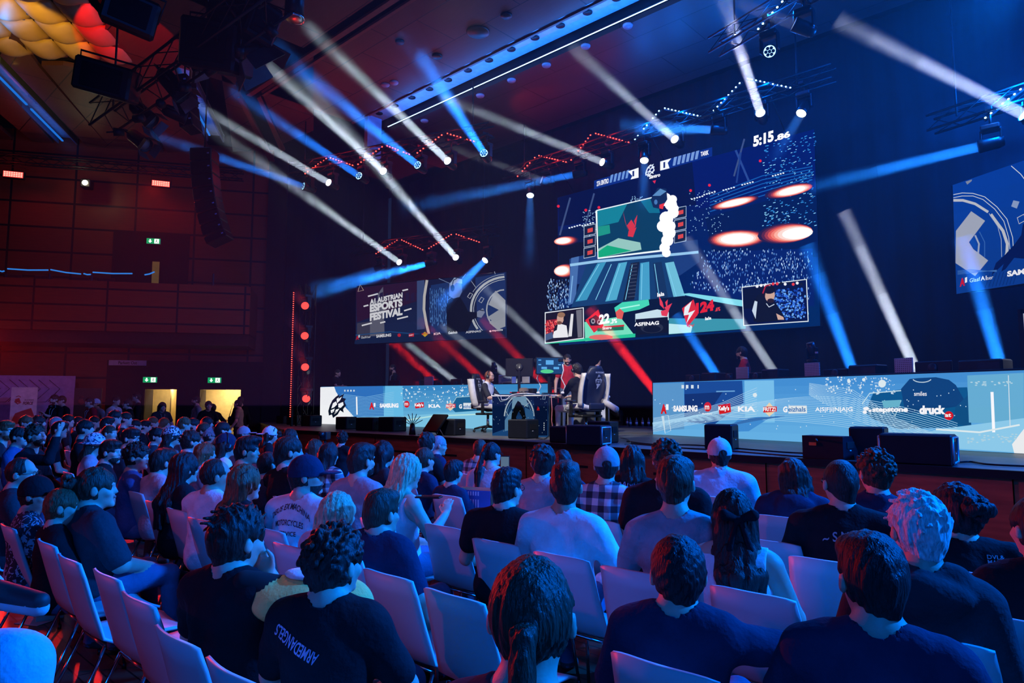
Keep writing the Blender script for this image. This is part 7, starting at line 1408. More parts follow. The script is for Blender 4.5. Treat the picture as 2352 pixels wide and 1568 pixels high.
# ================================================================ chairs
def chair_proto():
    r_ = empty('shell_chair', (0, 0, 0)); prof = [(-.215, .865), (-.19, .78), (-.155, .66), (-.12, .55), (-.085, .485), (-.03, .450), (.08, .448), (.20, .458), (.29, .455), (.335, .435)]
    m_ = MB(); rows = []
    for i, (y, z) in enumerate(prof):
        hw = .178 + .030 * min(1, i / 4); rows.append([(hw * (k / 5 - 1), y + (.030 if i < 4 else .012) * (k / 5 - 1) ** 2, z + (.008 * (k / 5 - 1) ** 2 if i > 4 else -.012 * (k / 5 - 1) ** 4 * (i == 0))) for k in range(11)])
    m_.loft(rows, thick=.013); m_.build('seat_shell', [mat('shell laminate', (.52, .52, .52), .42, 0, .03, 4)], r_)
    for sx in (-1, 1):
        for k, pts in enumerate((((sx * .17, .24, .435), (sx * .20, .30, .02)), ((sx * .17, -.06, .44), (sx * .20, -.24, .02)))):
            m_ = MB(); m_.tube(pts, .0095, 8); lg = m_.build('leg', [chrome], r_); q = MB(); q.lathe([(0, 0), (.013, 0), (.013, .03), (0, .03)], (pts[1][0], pts[1][1], 0), 8); q.build('foot_cap', [blackp], lg)
    m_ = MB(); m_.tube([(-.17, .24, .432), (.17, .24, .432)], .009, 6); m_.tube([(-.17, -.06, .437), (.17, -.06, .437)], .009, 6); m_.build('seat_rail', [chrome], r_)
    return r_
PROTO = chair_proto(); used = [False]; CH = []
def chair(x, y, label, rz=0.0, group='pale shell chairs in rows'):
    o = PROTO if not used[0] else copy_tree(PROTO); used[0] = True
    o.location = (x, y, 0); o.rotation_euler = (0, 0, rz); tag(o, label, 'chair', group); CH.append((x, y)); return o
def free(x, y): return all(abs(x - a) > .40 or abs(y - b) > .38 for a, b in CH)

# ================================================================ the seated audience
def seat(px, py, Y, label, w=None, **k):
    h = ony(px, py, Y); zc = h.z; k.setdefault('s', 1.0); k.setdefault('q', 1)
    k.setdefault('seed', int(px))
    root, parts = person(label, h, **k)
    cy_ = Y - .05 - k.get('lean', 0) * .8 - .02
    if k.get('nochair'): return root, parts
    if free(h.x, cy_): chair(h.x, cy_, 'pale shell chair under the ' + label.split(',')[0][:90])
    return root, parts
def P(px, py, Y, label, **k):
    nc = k.pop('nochair', False); h = ony(px, py, Y); k.setdefault('seed', int(px)); k.setdefault('q', 1); ln = k.get('lean', 0)
    r_ = person(label, h, **k)
    if not nc:
        b = r_[0].location; x, y = b.x, b.y + .05
        y -= .09
        if free(x, y): chair(x, y, 'pale shell chair under the ' + ' '.join(label.replace(',', '').split()[:11]))
    return r_
tank = dict(style='tank', sleeve=0)
# chairs whose backs are in plain view
EMPTY = [(1031, 1363, 1.0, 'empty pale chair left of the reddish-brown ponytail, lower middle'), (880, 1315, 1.0, 'empty pale chair right behind the boy with slanted lettering'), (1281, 1273, 1.0, 'empty-looking pale chair back below the white sweatshirt'), (1012, 1206, 1.0, 'empty pale chair back right of the white tank top'), (1130, 1241, 1.0, 'pale chair back below the man with black hair and glasses'),
 (1447, 1308, 1.0, 'pale chair back below the light grey t-shirt'), (1720, 1357, 1.0, 'pale chair back below the hair bow and long hair'), (1512, 1524, 1.0, 'pale chair back at the bottom edge, below the slipping dark top'), (2230, 1313, 1.0, 'wide pale chair back below the black jacket'), (1893, 1285, 1.0, 'pale chair back left of the lower right navy t-shirt'),
 (232, 1314, 1.0, 'third pale chair from the left edge in the nearest row'), (303, 1370, 1.0, 'pale chair just left of the boy leaning on his hand'), (388, 1455, 1.0, 'pale chair lower left, its edge lit red, before the boy leaning on his hand'), (147, 1278, 1.0, 'second pale chair from the left edge in the nearest row'), (97, 1242, 1.0, 'pale chair of the nearest row behind the boy in the black cap'), (10, 1205, 1.0, 'first pale chair at the left edge of the nearest row'),
 (519, 1536, 1.0, 'pale chair at the bottom edge left of the slanted lettering'), (304, 1128, 1.0, 'first of the five empty purple-lit chairs in the second row'), (347, 1151, 1.0, 'second of the five empty purple-lit chairs in the second row'), (398, 1168, 1.0, 'third of the five empty purple-lit chairs in the second row'), (273, 1123, 1.0, 'half-hidden chair left of the five purple-lit ones'), (450, 1190, 1.0, 'fourth of the five empty purple-lit chairs in the second row'),
 (655, 1250, 1.0, 'pale chair back left of the blond chin-length hair'), (1021, 1136, 1.0, 'pale chair back below the child with ESPORTS on the shirt'), (1102, 1103, 1.0, 'pale chair back below the long ponytail'), (1365, 1192, 1.0, 'pale chair back below the plaid shirt'), (1225, 1175, 1.0, 'pale chair back right of the man with black hair and glasses'), (1790, 1185, 1.0, 'pale chair back below the dark hoodie and shoulder-length hair'), (1760, 1240, 1.0, 'pale chair back right of the long hair with bow'),
 (2130, 1460, 1.0, 'pale chair back at the lower right behind the hooded jacket'), (760, 1100, 1.0, 'pale chair back left of the man with sunglasses on his head'), (640, 1140, 1.0, 'pale chair back left of the two-tone cap')]
for px, py, s_, l in EMPTY:
    q = onz(px, py, .865); y = q.y + .215
    if free(q.x, y): chair(q.x, y, l)
# farther rows at the left: leaning backs between people
for i, (x, y) in enumerate(((128, 1030), (138, 1030), (152, 1034), (166, 1036), (178, 1040), (10, 1040), (170, 1010), (178, 1012), (12, 1080), (25, 1052), (275, 1070), (285, 1075))):
    q = onz(x, y, .865); l = ('red-brown lit chair back behind the man raising his forearm', 'chair back second from the raised forearm, red-brown', 'orange-lit chair back left of the bucket hat, first of three', 'orange-lit chair back left of the bucket hat, second of three', 'orange-lit chair back left of the bucket hat, third of three', 'chair back at the left edge above the glasses man', 'small orange chair back between far heads, first', 'small orange chair back between far heads, second', 'chair back left of the glasses man', 'chair back above the glasses man in the left corner', 'chair back right of the bearded profile in black', 'chair back left of the curly boy in blue')[i]
    if free(q.x, q.y + .215): chair(q.x, q.y + .215, l)
# nearest people
P(1222, 1425, 1.1, 'reddish-brown haired person with a tied ponytail in the very front', hair='ponytail', hc='brown', shirt='charcoal', q=2, skin='fair', hsize=1.02)
P(2003, 1335, 2.15, 'man with short dark hair in a navy t-shirt at the lower right corner', hair='side', hc='black', shirt='navy', q=2, skin='fair', wide=1.12, hsize=1.02)
P(1557, 1322, 2.12, 'man with short dark hair and slipping dark top, arm over the next chair', hair='short', hc='black', shirt='navy', q=2, skin='fair', arms=('lap', 'back'), sleeve=1.1, hsize=1.04)
P(548, 1245, 1.3, 'curly-haired boy in a black t-shirt resting his chin on his hand', hair='messy', hc='dark', shirt='black', q=2, skin='fair', arms=('lap', 'chin'), yaw=R(5), torso=R(25), hsize=1.04, sleeve=.75)
P(770, 1300, 1.36, 'curly-haired boy in a black t-shirt with slanted lettering tinted red-lit pink', hair='curly', hc='dark', shirt='black', q=2, skin='fair', yaw=R(12), torso=R(32), sleeve=.75, hsize=0.98, extra=(('print', 'ARMEDANGELS', -.06, .915, -.185, -.040, (.95, .40, .55), 0, R(-24)),))  # pink ink puts the red light into the colour of white letters
P(2108, 1222, 2.75, 'person with spiky white-blond hair in a dark hooded jacket', hair='spiky', hc='white', shirt='charcoal', q=2, skin='fair', style='hoodie', sleeve=1.9, wide=1.05, hsize=1.02, pants='palejeans')
P(2195, 1185, 3.95, 'person with tied-up black hair in a black jacket, right of the white-blond one', hair='bun', hc='black', shirt='black', q=2, skin='fair', sleeve=1.9, wide=1.35, hsize=1.26, extra=(('print', 'DVL&', .12, .99, .07, .018, (.5, .6, .65), 0, 0), ('print', 'MARC', .12, .965, .07, .018, (.5, .6, .65), 0, 0)))
P(1930, 1112, 4.05, 'bald man in a black t-shirt with thin white scrollwork on the back', hair='buzz', hc='dark', shirt='black', q=2, skin='fair', wide=1.25, hsize=1.07, extra=(('glasses',), ('print', '~ S M S ~', 0, .90, .22, .05, (.35, .38, .42), .02, 0)))
P(2010, 1088, 4.6, 'curly-haired person in a dark collared top beyond the bald man', hair='curly', hc='brown', shirt='navy', q=2, skin='fair', hsize=1.04, style='shirt')
P(1820, 1098, 4.95, 'person with shoulder-length dark hair in a dark hoodie', hair='bob', hc='dark', shirt='navy', q=2, skin='fair', style='hoodie', sleeve=1.9, wide=1.1, hsize=1.07)
P(1652, 1045, 5.55, 'broad man in a pale shirt and light backwards cap near the stage', hair='short', hc='dark', shirt='lightblue', q=2, skin='fair', style='shirt', sleeve=1.8, wide=1.35, hsize=1.07, extra=(('cap', 'lightgrey', 'front'),))
P(1682, 1187, 3.0, 'long-haired person with a black bow and a pale strappy top', hair='halfup', hc='dark', shirt='white', q=2, skin='fair', hsize=0.95, extra=(('bow',),), **tank)
P(1552, 1112, 3.02, 'young man with short brown hair in a light grey t-shirt', hair='side', hc='brown', shirt='grey', q=2, skin='fair', yaw=R(18), torso=R(25), hsize=1.04, wide=1.08)
P(1530, 1058, 4.0, 'curly light-brown haired person in a wide black t-shirt', hair='curly', hc='brown', shirt='black', q=2, skin='fair', wide=1.25, hsize=0.98)
P(1452, 1058, 4.7, 'dark-haired person in a black shirt with BANDIT arched on the back', hair='bob', hc='dark', shirt='black', q=2, skin='fair', hsize=0.93, extra=(('print', 'BANDIT', .02, .97, .22, .05, (.3, .45, .6), .03, R(-8)),))
P(1393, 1070, 4.05, 'man in a blue-white plaid shirt and light cap', hair='short', hc='dark', shirt=plaidmat(), q=2, skin='fair', sleeve=1.9, wide=1.08, hsize=1.00, yaw=R(36), style='shirt', extra=(('cap', 'grey', 'front'),))
P(1300, 1120, 3.02, 'man in a white long-sleeved sweatshirt with swept-back dark hair', hair='pomp', hc='dark', shirt='white', q=2, skin='mid', sleeve=1.95, wide=1.15, hsize=1.02, yaw=R(33))
P(1247, 1063, 4.0, 'dark-haired person in a grey-blue t-shirt beside the plaid shirt', hair='messy', hc='dark', shirt='grey', q=2, skin='fair', hsize=1.02)
P(1293, 1066, 4.6, 'dark-haired person close to the stage, behind the sweatshirt man', hair='bob', hc='dark', shirt='navy', q=1, skin='fair', hsize=0.88)
P(1165, 1125, 3.02, 'man with glasses and short black hair in a black t-shirt', hair='fade', hc='black', shirt='black', q=2, skin='fair', yaw=R(2), torso=R(20), hsize=0.98, wide=1.15, extra=(('glasses',),))
P(1130, 1045, 4.6, 'person with glasses and a long dark ponytail holding up a phone', hair='ponytail', hc='black', shirt='lightgrey', q=2, skin='fair', yaw=R(-5), torso=R(25), arms=('lap', 'phone'), hsize=0.93, extra=(('glasses',),))
P(1103, 1033, 5.4, 'person in a dark striped top left of the long ponytail', hair='short', hc='brown', shirt=plaidmat(), q=1, skin='fair', hsize=0.88)
P(1042, 1086, 4.12, 'child with a bowl haircut and ESPORTS on a dark shirt', hair='side', hc='black', shirt='navy', q=2, skin='fair', s=.85, yaw=R(10), hsize=1.04, extra=(('print', 'ESPORTS', 0, .90, .20, .042, (.5, .55, .7), 0, 0),))
P(976, 1058, 4.25, 'boy with dark tousled hair in a dark t-shirt, looking at the stage', hair='short', hc='brown', shirt='navy', q=2, skin='fair', s=.93, yaw=R(-5), hsize=1.02)
P(981, 1020, 5.0, 'person with thick dark hair, in front of the white-capped profile', hair='messy', hc='dark', shirt='black', q=1, skin='fair', hsize=0.98)
P(1008, 1024, 5.6, 'person in profile with a pale head covering close to the stage', hair='buzz', hc='grey', shirt='navy', q=1, skin='fair', yaw=R(-30), hpitch=R(-10))
P(935, 1086, 3.0, 'person with long blond hair in a white tank top holding a phone', hair='long', hc='blonde', shirt='white', q=2, skin='fair', arms=('lap', 'phone'), yaw=R(-8), torso=R(-5), hpitch=R(-8), **tank)
P(877, 1182, 2.25, 'boy with short brown hair in a navy polo shirt, arm hanging', hair='fade', hc='brown', shirt='navy', q=2, skin='fair', arms=('lap', 'side'), yaw=R(5), torso=R(20), hsize=1.00, sleeve=.8, style='shirt')
P(882, 1045, 3.95, 'dark-haired person resting a braceleted hand on the shoulder', hair='bob', hc='black', shirt='charcoal', q=1, skin='fair', yaw=R(-5), arms=('chin', 'lap'))
P(831, 1060, 3.05, 'man with sunglasses on his head in a grey t-shirt', hair='fade', hc='dark', shirt='grey', q=2, skin='fair', yaw=R(3), torso=R(15), hsize=1.04, wide=1.1, beard=True, extra=(('headglasses',),))
P(776, 1185, 2.15, 'person with straight blond chin-length hair', hair='longside', hc='blonde', shirt='lightgrey', q=2, skin='fair', yaw=R(15), hsize=1.00)
P(706, 1095, 2.35, 'bearded man in a two-tone cap and a white t-shirt with arched lettering', hair='short', hc='dark', shirt='white', q=2, skin='fair', yaw=R(-38), torso=R(18), wide=1.22, beard=True, hsize=1.02, extra=(('cap', 'navy', 'front'), ('print', 'DEUS EX MACHINA', 0, .93, .30, .035, (.03, .03, .04), .07, 0), ('print', 'MOTORCYCLES', 0, .885, .22, .035, (.03, .03, .04), .02, 0), ('print', 'SERVICE', 0, .835, .13, .028, (.03, .03, .04), 0, 0)))
P(756, 1046, 3.88, 'dark straight-haired person in a dark patterned top near the stage', hair='bob', hc='black', shirt=plaidmat(), q=1, skin='fair', sleeve=1.8)
P(724, 1032, 4.5, 'person with light-brown bobbed hair close to the stage', hair='bob', hc='brown', shirt='navy', q=1, skin='fair', s=.95)
P(786, 1008, 6.3, 'dark-haired person in black crouching by the stage with a small camera', hair='curly', hc='dark', shirt='black', q=1, skin='fair', yaw=R(45), nochair=True, s=.9)
P(666, 1040, 3.0, 'man with slicked-back wet-looking hair in a black t-shirt', hair='slick', hc='dark', shirt='black', q=2, skin='fair', yaw=R(-22), torso=R(5), hsize=1.04, wide=1.1)
P(617, 1068, 2.98, 'short dark-haired child between the cap and the blond hair', hair='short', hc='dark', shirt='charcoal', q=1, skin='fair', s=.88, yaw=R(5))
P(622, 1000, 5.0, 'person with a backwards white cap and dark hair, left of the stage steps', hair='bob', hc='dark', shirt='black', q=1, skin='fair', yaw=R(-35), extra=(('cap', 'white', 'back'),))
P(667, 1006, 4.7, 'person with a dark bun and a pale face looking right', hair='bun', hc='dark', shirt='charcoal', q=1, skin='fair', yaw=R(-30))
P(568, 1038, 3.0, 'man with a swept-up black quiff in a dark jacket', hair='pomp', hc='black', shirt='navy', q=2, skin='mid', yaw=R(-38), torso=R(-5), hsize=1.04, wide=1.05, sleeve=1.8)
P(521, 1024, 3.3, 'person in a navy cap covered with pins and wearing headphones', hair='bob', hc='dark', shirt='white', q=2, skin='fair', yaw=R(-15), extra=(('cap', 'navy', 'front'), ('headset',)))
P(561, 997, 5.5, 'person in a pinkish-white cap far back near the stage corner', hair='short', hc='dark', shirt='grey', q=1, skin='fair', yaw=R(-40), extra=(('cap', 'pink', 'front'),))
P(563, 1112, 2.15, 'person with long straight hair and sunglasses on the head', hair='long', hc='red', shirt='charcoal', q=2, skin='fair', yaw=R(0), extra=(('headglasses',),), hsize=1.00)
P(498, 1095, 2.18, 'balding man in a white t-shirt, head turned to the stage', hair='receding', hc='dark', shirt='white', q=2, skin='mid', yaw=R(-18), torso=R(15), wide=1.15, hsize=1.02)
P(425, 1078, 2.2, 'person with very long straight dark hair in a black top', hair='long', hc='black', shirt='black', q=2, skin='fair', yaw=R(5), sleeve=1.8)
P(374, 1064, 2.35, 'dark-haired person in a pale t-shirt hidden behind the long dark hair', hair='side', hc='dark', shirt='pink', q=2, skin='fair', yaw=R(5))
P(472, 1044, 3.0, 'person with orange-tinted bobbed hair in a pale top', hair='bob', hc='red', shirt='grey', q=1, skin='fair', yaw=R(-25), s=.93)
P(440, 1016, 3.3, 'person with tousled dark hair, behind the orange-tinted bob', hair='messy', hc='dark', shirt='navy', q=1, skin='fair', yaw=R(-15))
BND = printmat('bandana print', (.6, .6, .62), (.02, .02, .03), 26, .5); BKT = printmat('bucket print', (.62, .6, .6), (.02, .05, .10), 18, .52)
P(396, 1003, 3.45, 'person in a white cap with black wavy print', hair='bob', hc='dark', shirt='black', q=1, skin='fair', yaw=R(-20), extra=(('bandana', BND),))
P(316, 1052, 2.25, 'boy with curly dark hair in a blue t-shirt, in profile', hair='curly', hc='dark', shirt='blue', q=2, skin='fair', yaw=R(-45), torso=R(-10), s=.95)
P(254, 1040, 2.3, 'bearded man with short dark hair in a black t-shirt, in profile', hair='fade', hc='dark', shirt='black', q=2, skin='fair', yaw=R(-48), torso=R(-15), beard=True, hsize=0.98)
P(219, 1022, 2.5, 'person in a printed bucket hat and pink-white shirt', hair='bob', hc='brown', shirt='pink', q=2, skin='fair', yaw=R(-25), extra=(('bucket', BKT),), wide=1.1, hsize=1.00)
P(300, 1008, 2.95, 'man with glasses and neat black hair, in profile', hair='side', hc='black', shirt='charcoal', q=1, skin='fair', yaw=R(-50), torso=R(-20), extra=(('glasses',),), hsize=1.02)
P(252, 996, 3.3, 'shaven-headed man in profile behind the bucket hat', hair='buzz', hc='brown', shirt='charcoal', q=1, skin='fair', yaw=R(-52), torso=R(-20))
P(84, 1002, 2.0, 'man with curly hair and beard raising his forearm', hair='curly', hc='brown', shirt='black', q=2, skin='fair', yaw=R(-62), torso=R(-40), beard=True, arms=('lap', 'raise'), sleeve=1.8, hpitch=R(12))
P(52, 1090, 1.25, 'large man with thin-rimmed glasses in a dark t-shirt, left edge', hair='receding', hc='dark', shirt='charcoal', q=2, skin='fair', yaw=R(-38), torso=R(-10), wide=1.35, hsize=0.98, extra=(('glasses',),), sleeve=.8)
PAT = printmat('leaf print', (.02, .02, .03), (.45, .4, .45), 22, .6)
P(86, 1138, 1.18, 'boy in a black cap and a dark printed shirt', hair='short', hc='dark', shirt=PAT, q=2, skin='fair', yaw=R(-45), torso=R(-10), s=.9, hsize=1.04, extra=(('cap', 'black', 'front'),))
P(147, 1166, 1.22, 'fair-haired boy right of the black cap', hair='short', hc='red', shirt='black', q=2, skin='fair', yaw=R(-25), torso=R(0), s=.86, hsize=1.07)
P(222, 1124, 1.38, 'person with a messy bun in a dark t-shirt, bare blue-lit arm on the lap', hair='bun', hc='brown', shirt='charcoal', q=2, skin='fair', yaw=R(-20), torso=R(5), wide=1.32, hsize=1.07, arms=('lap', 'lap'), sleeve=.85)
P(14, 990, 2.0, 'bearded man with glasses at the left edge, looking right', hair='fade', hc='red', shirt='charcoal', q=1, skin='fair', yaw=R(-60), torso=R(-30), beard=True, extra=(('glasses',),))
P(46, 1004, 2.05, 'person in black beside the bearded man at the left edge', hair='short', hc='dark', shirt='blue', q=1, skin='fair', yaw=R(-55), torso=R(-30))
P(2385, 1220, 3.3, 'person in a dark top cut off by the right edge', hair='short', hc='black', shirt='black', q=1, skin='fair', wide=1.1)
# rows farther back on the left: small heads lit red
FAR = [(61, 972, 'curly orange-lit hair, leftmost of the far row', 'curly', 'red', 'charcoal'), (90, 972, 'dark curly hair beside the orange-lit one', 'curly', 'dark', 'black'), (130, 974, 'short grey hair with a pale headband', 'short', 'grey', 'black'), (138, 988, 'dark hair in red-lit profile right of the raised arm', 'side', 'black', 'black'),
 (158, 968, 'wavy dark hair left of the red waistcoat', 'messy', 'dark', 'charcoal'), (181, 972, 'short black hair, half hidden below the red waistcoat', 'short', 'black', 'black'), (197, 986, 'thick black hair in a black top, behind the bucket hat', 'messy', 'black', 'black'), (218, 970, 'glasses and dark hair in the far row', 'short', 'dark', 'black'), (226, 984, 'round dark hairdo just above the bucket hat', 'bob', 'dark', 'charcoal'),
 (247, 975, 'dark hair tilted forward in the far row', 'side', 'black', 'black'), (265, 960, 'curly hair and glint of glasses below the white-shirted standing man', 'curly', 'black', 'black'), (290, 963, 'short hair looking right, below the lanyard man', 'short', 'dark', 'black'), (279, 981, 'flat reddish cap in the far row', 'short', 'dark', 'charcoal'), (312, 979, 'dark hair and red-lit cheek, left of a near twin', 'short', 'black', 'black'),
 (333, 980, 'dark hair and red-lit cheek, right of a near twin', 'side', 'black', 'black'), (352, 972, 'short reddish hair below the first lit doorway', 'short', 'red', 'charcoal'), (378, 974, 'long light-brown hair below the first lit doorway', 'long', 'red', 'grey'), (362, 1003, 'dark curly hair left of the black-printed white cap', 'curly', 'black', 'charcoal'), (424, 976, 'red-tinted curly hair left of the dark door post', 'curly', 'red', 'grey'),
 (444, 978, 'dark thick hair below the dark door post', 'messy', 'black', 'grey'), (476, 974, 'dark round hair below the second doorway', 'bob', 'black', 'black'), (470, 992, 'dark hair and glasses right of the printed white cap', 'short', 'brown', 'charcoal'), (513, 990, 'flat dark hair below the second doorway', 'short', 'black', 'black'), (486, 1003, 'pale cap, left of the pin-covered navy cap', 'short', 'dark', 'lightgrey')]
for i, (x, y, l, hr, hc, sh) in enumerate(FAR):
    D = 11.6 + (i * 37 % 9) * .32 if y < 985 else 9.6; h = ond(x, y, D)
    ex_ = (('cap', 'grey', 'front'),) if 'cap' in l and 'above' not in l and 'left of the black' not in l and 'right of the printed' not in l else ((('glasses',),) if 'glasses' in l else ())
    r_ = person('seated audience member with ' + l, h, yaw=R(-45 + (i * 53 % 30) - 10), hair=hr, hc=hc, shirt=sh, q=0, skin='fair', torso=R(-20), seed=100 + i, extra=ex_, group='audience in the far rows')
    if free(r_[0].location.x, r_[0].location.y + .05): chair(r_[0].location.x, r_[0].location.y + .05, 'pale shell chair under the far audience member with ' + ' '.join(l.replace(',', '').split()[:7]), 0, 'pale shell chairs in the far rows')
# standing people by the wall
STD = [(124, 918, 17.0, 'standing photographer with a camera and lanyard before the lilac wall', 'black', ('phone', 'phone'), -150, (('lanyard',),), 'camera'), (141, 920, 17.6, 'dark figure standing just behind the photographer', 'black', ('down', 'down'), -160, (), ''), (205, 924, 17.2, 'man standing in a white shirt and red waistcoat', 'red', ('down', 'down'), -170, (('lanyard',),), ''),
 (220, 927, 18.0, 'person in a light cap standing behind the red waistcoat', 'grey', ('down', 'down'), -150, (('cap', 'lightblue', 'front'),), ''), (267, 921, 17.4, 'person in a pale t-shirt standing and looking right', 'lightgrey', ('down', 'down'), -60, (), ''), (292, 928, 16.6, 'person in black with a white lanyard standing by the dark wall', 'black', ('down', 'down'), 170, (('lanyard',),), ''),
 (313, 912, 18.2, 'tall bald man in a dark jacket standing by the dark wall', 'black', ('down', 'down'), 160, (('lanyard',),), 'bald'), (373, 935, 17.6, 'long-haired woman standing in front of the first lit doorway', 'charcoal', ('down', 'down'), -90, (('lanyard',),), 'long'), (449, 920, 18.4, 'bearded man in a grey shirt standing left of the second doorway', 'grey', ('down', 'down'), 175, (('lanyard',),), 'beard'),
 (479, 932, 17.8, 'dark figure bending its head before the second doorway', 'black', ('down', 'down'), -100, (), ''), (488, 938, 18.6, 'small dark figure right of the bending one', 'black', ('down', 'wide'), 90, (), ''), (546, 928, 19.6, 'person in a yellow-green top with a bag at the right of the second doorway', 'khaki', ('down', 'down'), 140, (), ''), (552, 920, 20.2, 'dark head behind the person with the bag', 'black', ('down', 'down'), 90, (), '')]
for i, (x, y, D, l, sh, ar, yw, ex_, o) in enumerate(STD):
    person(l, ond(x, y, D), yaw=R(yw), hair={'bald': 'buzz', 'long': 'long'}.get(o, 'short'), hc='dark', shirt=sh, q=1 if i not in (1, 3, 10, 12) else 0, skin='fair', arms=ar, standing=True, extra=ex_, beard=o in ('beard', 'camera'), seed=60 + i, pants='charcoal', sleeve=.6 if i % 2 else 1.6, group='people standing by the left wall')
    if o == 'camera':
        q = ond(123, 933, 16.6); r_ = empty('photo_camera', q, YAW, 'camera held by the standing photographer', 'camera'); m_ = MB(); m_.box((0, 0, 0), (.14, .07, .09), bev=.01); m_.build('camera_body', [blackp], r_); m_ = MB(); m_.tube([(0, -.03, 0), (0, -.14, 0)], .035, 12); m_.build('camera_lens', [blackp], r_)
q = ond(534, 966, 19.4); r_ = empty('shoulder_bag', q, YAW, 'dark bag hanging beside the person in the yellow-green top', 'bag'); m_ = MB(); m_.box((0, 0, 0), (.26, .10, .26), bev=.04); m_.build('bag_body', [blackp], r_); m_ = MB(); m_.tube([(-.1, 0, .12), (0, 0, .5), (.1, 0, .12)], .01, 6); m_.build('strap', [blackp], r_)
# roll-up banners and the lilac backdrop
def wall_free(x0, y0, x1, y1, D): a = ond(x0, y1, D); b = ond(x1, y1, D); return a, b
A_ = wallq(0, 870, 1.1); 
def upright(xa, xb, ytop, D, name, label, cat, m_, zb=.0, thick=.04):
    a = ond(xa, 940, D); b = ond(xb, 940, D + .25 * (xb - xa) / 1568 * D); zt = ond((xa + xb) / 2, ytop, D).z; L = (b - a).length; an = math.atan2((b - a).y, (b - a).x)
    r_ = empty(name, ((a.x + b.x) / 2, (a.y + b.y) / 2, 0), an, label, cat); mb = MB(); mb.box((0, 0, (zt + zb) / 2), (L, thick, zt - zb)); mb.build('printed_sheet', [m_], r_); mb = MB(); mb.box((0, 0, .04), (L + .06, .22, .08), bev=.02); mb.build('foot', [blackm], r_); return r_, L, zt
r_, L, zt = upright(-60, 169, 861, 20.4, 'backdrop_wall', 'large lilac backdrop with outlined arrow shapes behind the photographer', 'backdrop', mat('lilac print', (.42, .26, .50), .7))
for k in range(4):
    m_ = MB(); x0 = L / 2 - .55 - k * .52; zc = zt - .55
    for dx in (0, .16): m_.tube([(x0 + dx - .30, -.03, zc + .42), (x0 + dx, -.03, zc + .15), (x0 + dx - .30, -.03, zc - .25)] if dx else [(x0 - .42, -.03, zc + .42), (x0 - .12, -.03, zc + .15), (x0 - .50, -.03, zc - .25), (x0 - .2, -.03, zc - .25), (x0 + .16, -.03, zc + .15), (x0 - .14, -.03, zc + .42)], .008, 4)
    m_.build('arrow_outline', [mat('arrow ink', (.03, .02, .05), .6)], r_)
def banner(xa, xb, ytop, D, label, base, ink, red):
    r_, L, zt = upright(xa, xb, ytop, D, 'rollup_banner', label, 'banner', base)
    flat_text('AUSTRIAN', r_, L * .38, .045, ink, L * .20, -.026, zt - .36, .0, .25); flat_text('FORCE', r_, L * .40, .085, ink, L * .17, -.026, zt - .45, .03, .25)
    m_ = MB(); m_.prism([(-.32 * L, -.024, zt - .42), (-.10 * L, -.024, zt - .44), (-.18 * L, -.024, zt - .30), (-.34 * L, -.024, zt - .34)], (0, -.003, 0)); m_.tube([(-.34 * L, -.026, zt - .40), (-.22 * L, -.026, zt - .47), (-.10 * L, -.026, zt - .42)], .015, 6); m_.tube([(-.30 * L, -.026, zt - .27), (-.2 * L, -.026, zt - .24), (-.12 * L, -.026, zt - .28)], .010, 6); m_.build('eagle_emblem', [red], r_)
    return r_, L, zt
r2, L2, z2 = banner(24, 84, 889, 19.4, 'pale roll-up banner reading AUSTRIAN FORCE with a red vehicle print', mat('banner pale', (.62, .50, .52), .7), blackp, mat('banner red', (.45, .05, .04), .6))
m_ = MB(); m_.prism([(-L2 * .48, -.024, 1.05), (-L2 * .30, -.024, 1.35), (-L2 * .05, -.024, 1.42), (L2 * .3, -.024, 1.5), (L2 * .42, -.024, 1.3), (L2 * .48, -.024, 1.15), (L2 * .2, -.024, 1.12), (-L2 * .1, -.024, 1.05)], (0, -.003, 0)); m_.build('vehicle_print', [MATS['banner red']], r2)
banner(169, 232, 891, 19.8, 'black roll-up banner reading AUSTRIAN FORCE beside the lilac backdrop', mat('banner black', (.015, .012, .015), .6), mat('banner grey ink', (.40, .34, .36), .6), mat('banner dark red', (.12, .02, .02), .6))

# ================================================================ empty chairs and loose things
# plain yellow cushion held between the two boys, its dark round end, pale cloth on it
q = ond(700, 1378, 2.72); F_ = Field((-.30, -.20, -.16), (.32, .22, .20), .009); F_.ell((.02, 0, 0), (.20, .12, .085), 0, .04); F_.ell((.16, .0, -.03), (.07, .08, .09), 0, .03); F_.cap((-.10, 0, .03), (-.20, -.02, .065), .05, .038, 1, .03); F_.wrinkle(.003, 30, 3)
o = link('cushion', F_.mesh('cushion', [mat('yellow plush', (1.0, .6, .15), .85, 0, .1, 20, .4, 90), mat('dark plush', (.01, .01, .01), .9)]), None, q); o.rotation_euler = (0, 0, YAW); o.scale = (1.15,) * 3; tag(o, 'soft yellow cushion with a dark tip between the two curly-haired boys', 'cushion')
F_ = Field((-.2, -.15, -.08), (.2, .15, .1), .009); F_.ell((0, 0, 0), (.10, .07, .022), 0, .01); F_.wrinkle(.004, 40, 8); o = link('folded_cloth', F_.mesh('folded_cloth', [clm('white')]), None, q + Vector((0, 0, .10))); tag(o, 'pale folded cloth lying on top of the yellow cushion', 'cloth')
